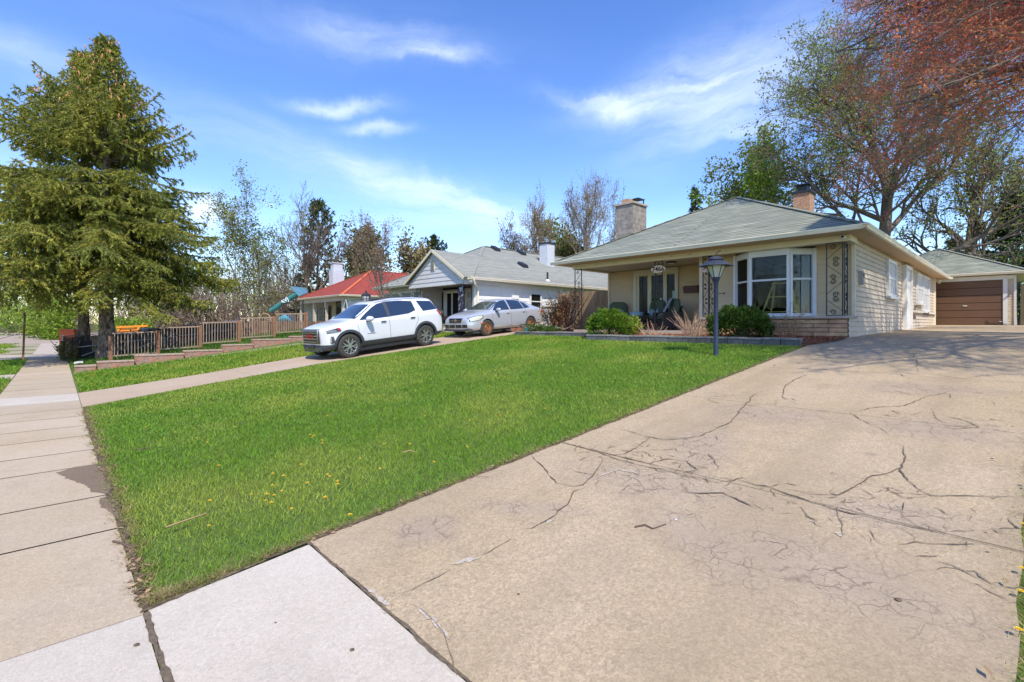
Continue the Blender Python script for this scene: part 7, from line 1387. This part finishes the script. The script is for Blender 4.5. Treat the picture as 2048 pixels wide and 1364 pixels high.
mb.bar((-28.44, .5, zt(-28.5, .5)+.55), (-28.44, 6.8, zt(-28.5, 6.8)+.45), .03); mb.build('brace', M_galv, cl_)
board_fence('deck_fence', 'dark weathered board fence with gaps in front of the red roofed house', (-28.2, 7.2), (-28.0, 12.6), lambda p: zt(p.x, p.y)-.02, .17, mat('deck_wood', (.17, .10, .065), .9, var=.3, vs=4, island=.3), (-28.1, 9, -.5), .16, .035)
# sign post by the walk, white box on the shaded grass, green bin
sp_ = G(46, 722); o = thing('sign_post', 'thin brown leaning post on the verge at the far left', 'post', tuple(sp_)); mb = MB(); mb.bar((0, 0, -.1), (-.06, .05, 2.1), .07); mb.build('pole', M_pst, o, world=False); mb = MB(); mb.box(-.2, .1, .02, .04, 1.55, 2.0); mb.build('sign_panel', M_galv, o, world=False)
wb2 = G(157, 733); o = thing('yard_sign', 'small tilted white box lying under the spruces near the sidewalk', 'yard lamp', tuple(wb2)); mb = MB(); mb.bar((0, 0, .02), (.05, .05, .12), .03); mb.build('stake', M_dark, o, world=False); mb = MB(); mb.bar((-.1, -.05, .13), (.16, .05, .17), .16, .07); mb.build('housing', M_white, o, world=False)
# orange bin and lift behind the dark fence
p = WT(151, 677, 23.9); o = thing('utility_bin', 'red orange ribbed bin showing above the dark fence left of the spruce trunks', 'bin', (p.x, p.y, zt(p.x, p.y)+.01), (0, 0, R(-43))); M_orr = mat('bin_orange', (.95, .17, .045), .5); z1 = WT(146, 660, 23.6).z-o.location.z; mb = MB(); mb.box(-.46, .46, -.35, .35, .08, z1)
for k in range(8): mb.box(-.48+.125*k, -.42+.125*k, -.375, -.35, .3, z1-.04)
mb.box(-.52, .52, -.37, .37, z1, z1+.04); mb.build('body', M_orr, o, world=False)
mb = MB(); [mb.lathe([(.09, -.04), (.09, .04)], (sx*.4, -.3, .09), 10, 'y') for sx in (-1, 1)]; mb.build('wheel', M_tyre, o, world=False)
p = WT(278, 668, 36); o = thing('orange_trailer', 'orange flatbed machine with dark parts beyond the dark fence', 'machine', (p.x, p.y, zt(p.x, p.y)), (0, 0, R(46.6))); zz = WT(278, 668, 36).z-o.location.z; mb = MB(); mb.box(-1.2, 1.0, -.5, .5, zz+.1, zz+.42); mb.bar((-1.2, -.55, zz+.5), (1.1, -.55, zz+.62), .14); mb.bar((-1.2, -.5, zz+.1), (-.9, -.5, zz+.6), .12); mb.bar((.2, -.55, zz), (.5, -.55, zz+.55), .15); mb.build('deck', mat('machine_orange', (.80, .26, .02), .5), o, world=False)
mb = MB(); mb.box(.45, 1.1, -.6, .5, zz+.05, zz+.45); mb.box(-1.9, -1.25, -.4, .4, zz-.05, zz+.3); mb.box(-1, 1, -.4, .4, zz-.4, zz+.1); mb.build('engine_housing', mat('machine_dark', (.03, .05, .07), .5), o, world=False); mb = MB(); [mb.lathe([(.4, -.12), (.4, .12)], (sx, -.5, .4), 14, 'y') for sx in (-1.2, 0, 1.0)]; mb.build('wheel', M_tyre, o, world=False)
# teal play structure beyond the deck fence
def P3(u, v, t=31): return WT(u, v, t)
M_teal = mat('teal_plastic', (.045, .21, .20), .4, var=.15, vs=4); M_teal2 = mat('teal_blue', (.14, .30, .38), .4, var=.1, vs=3); base = WT(575, 700, 31); o = thing('play_structure', 'teal play structure with slanting tube lettered in white beside the red roofed house', 'play structure', tuple(base))
mb = MB(); a, b = P3(541, 622), P3(597, 586); mb.tube([a, a.lerp(b, .33), b], [.14, .17, .18], 12); tb = mb.build('slide_tube', M_teal, o, smooth=False); autosmooth(tb)
mb = MB(); n1 = P3(582, 574); mb.add([tuple(P3(583, 574, 31)), tuple(P3(598, 593, 31)), tuple(P3(616, 586, 33)), tuple(P3(612, 577, 33)), tuple(P3(583, 572.5, 31)), tuple(P3(598, 591.5, 31)), tuple(P3(616, 584.5, 33)), tuple(P3(612, 575.5, 33))], [(0, 3, 2, 1), (4, 5, 6, 7), (0, 1, 5, 4), (1, 2, 6, 5), (2, 3, 7, 6), (3, 0, 4, 7)]); mb.bar(P3(584, 574, 30.9), P3(601, 592, 30.9), .2, .12); mb.build('canopy', M_teal2, o, fixn=True)
mb = MB(); mb.bar(P3(563, 606, 30.6), P3(594, 641, 30.6), .11); mb.bar(P3(545, 625), P3(560, 641), .09); mb.bar(P3(571, 612), P3(571, 690), .08); mb.bar(P3(592, 590), P3(592, 690), .08); mb.bar(P3(606, 600, 32), P3(606, 690, 32), .08); mb.build('frame_post', mat('dark_frame', (.05, .03, .025), .6), o)
mb = MB(); mb.tube([P3(560, 640), P3(572, 634), P3(584, 638), P3(592, 645)], .2, 10); mb.build('slide_end', mat('slide_blue', (.05, .35, .5), .3), o, smooth=True)
# letters along the tube, as far as they can be read
d = (b-a).normalized(); nrm = Vector((SA, -CA, 0)); nrm = (nrm-d*nrm.dot(d)).normalized(); upv = nrm.cross(d).normalized(); Mx = Matrix((( d.x, upv.x, nrm.x, 0), (d.y, upv.y, nrm.y, 0), (d.z, upv.z, nrm.z, 0), (0, 0, 0, 1)))
tx = text(o, 'AVJ', .34, (0, 0, 0), (0, 0, 0), mat('letter_white', (.7, .75, .78), .5), 'lettering', .01, .012); c = a.lerp(b, .56)+nrm*.2; Mx2 = Matrix.Translation(c-Vector(o.location)) @ Mx; tx.matrix_local = Mx2
# garden arch hoop
ar = thing('garden_arch', 'rusty pink metal hoop arch with bars before the deck fence', 'garden arch', tuple(WT(530, 672, 27.2))); ax_ = Vector((CA, SA, 0)); mb = MB(); M_hoop = mat('hoop_rust', (.62, .32, .2), .6); w_ = .33; s27 = 27.2/963
pts = [ax_*(-w_)+Vector((0, 0, 0)), ax_*(-w_)+Vector((0, 0, .88))]+[ax_*(w_*math.cos(math.pi*(1-k/10)))+Vector((0, 0, .88+.40*math.sin(math.pi*k/10))) for k in range(11)]+[ax_*w_]; mb.tube(pts, .022, 6)
for k in range(-2, 3): mb.bar(ax_*(k*.11), ax_*(k*.11)+Vector((0, 0, .85)), .018)
mb.bar(ax_*(-w_)+Vector((0, 0, .3)), ax_*w_+Vector((0, 0, .3)), .018); mb.bar(ax_*(-w_)+Vector((0, 0, .82)), ax_*w_+Vector((0, 0, .82)), .018); mb.build('hoop', M_hoop, ar, world=False)
# water meter cover and speckles on the pale slabs
for nm, lab, u, v, s in (('stone_chip', 'dark flat stone chip on the pale corner slab', 273, 1291, .014), ('stone_chip', 'tiny dark pebble near the joint of the pale slab', 551, 1246, .006), ('stone_chip', 'small white pebble on the driveway past the twig', 1352, 1040, .010), ('stone_chip', 'dark leaf scrap at the middle right of the driveway', 1797, 1201, .016), ('stone_chip', 'small dark chip in the lower driveway', 1037, 1189, .008), ('stone_chip', 'dark crumb on the driveway edge near the maple shade', 1549, 731, .02), ('stone_chip', 'dark pebble on the white slab right of the joint', 704, 1301, .012)):
    q = G(u, v); o = thing(nm, lab, 'pebble', (q.x, q.y, q.z+.003)); mb = MB(); mb.lathe([(s*.7, 0), (s, s*.15), (s*.6, s*.4)], (0, 0, 0), 7); mb.build('chip', M_white if 'white pebble' in lab else M_crack, o, world=False)
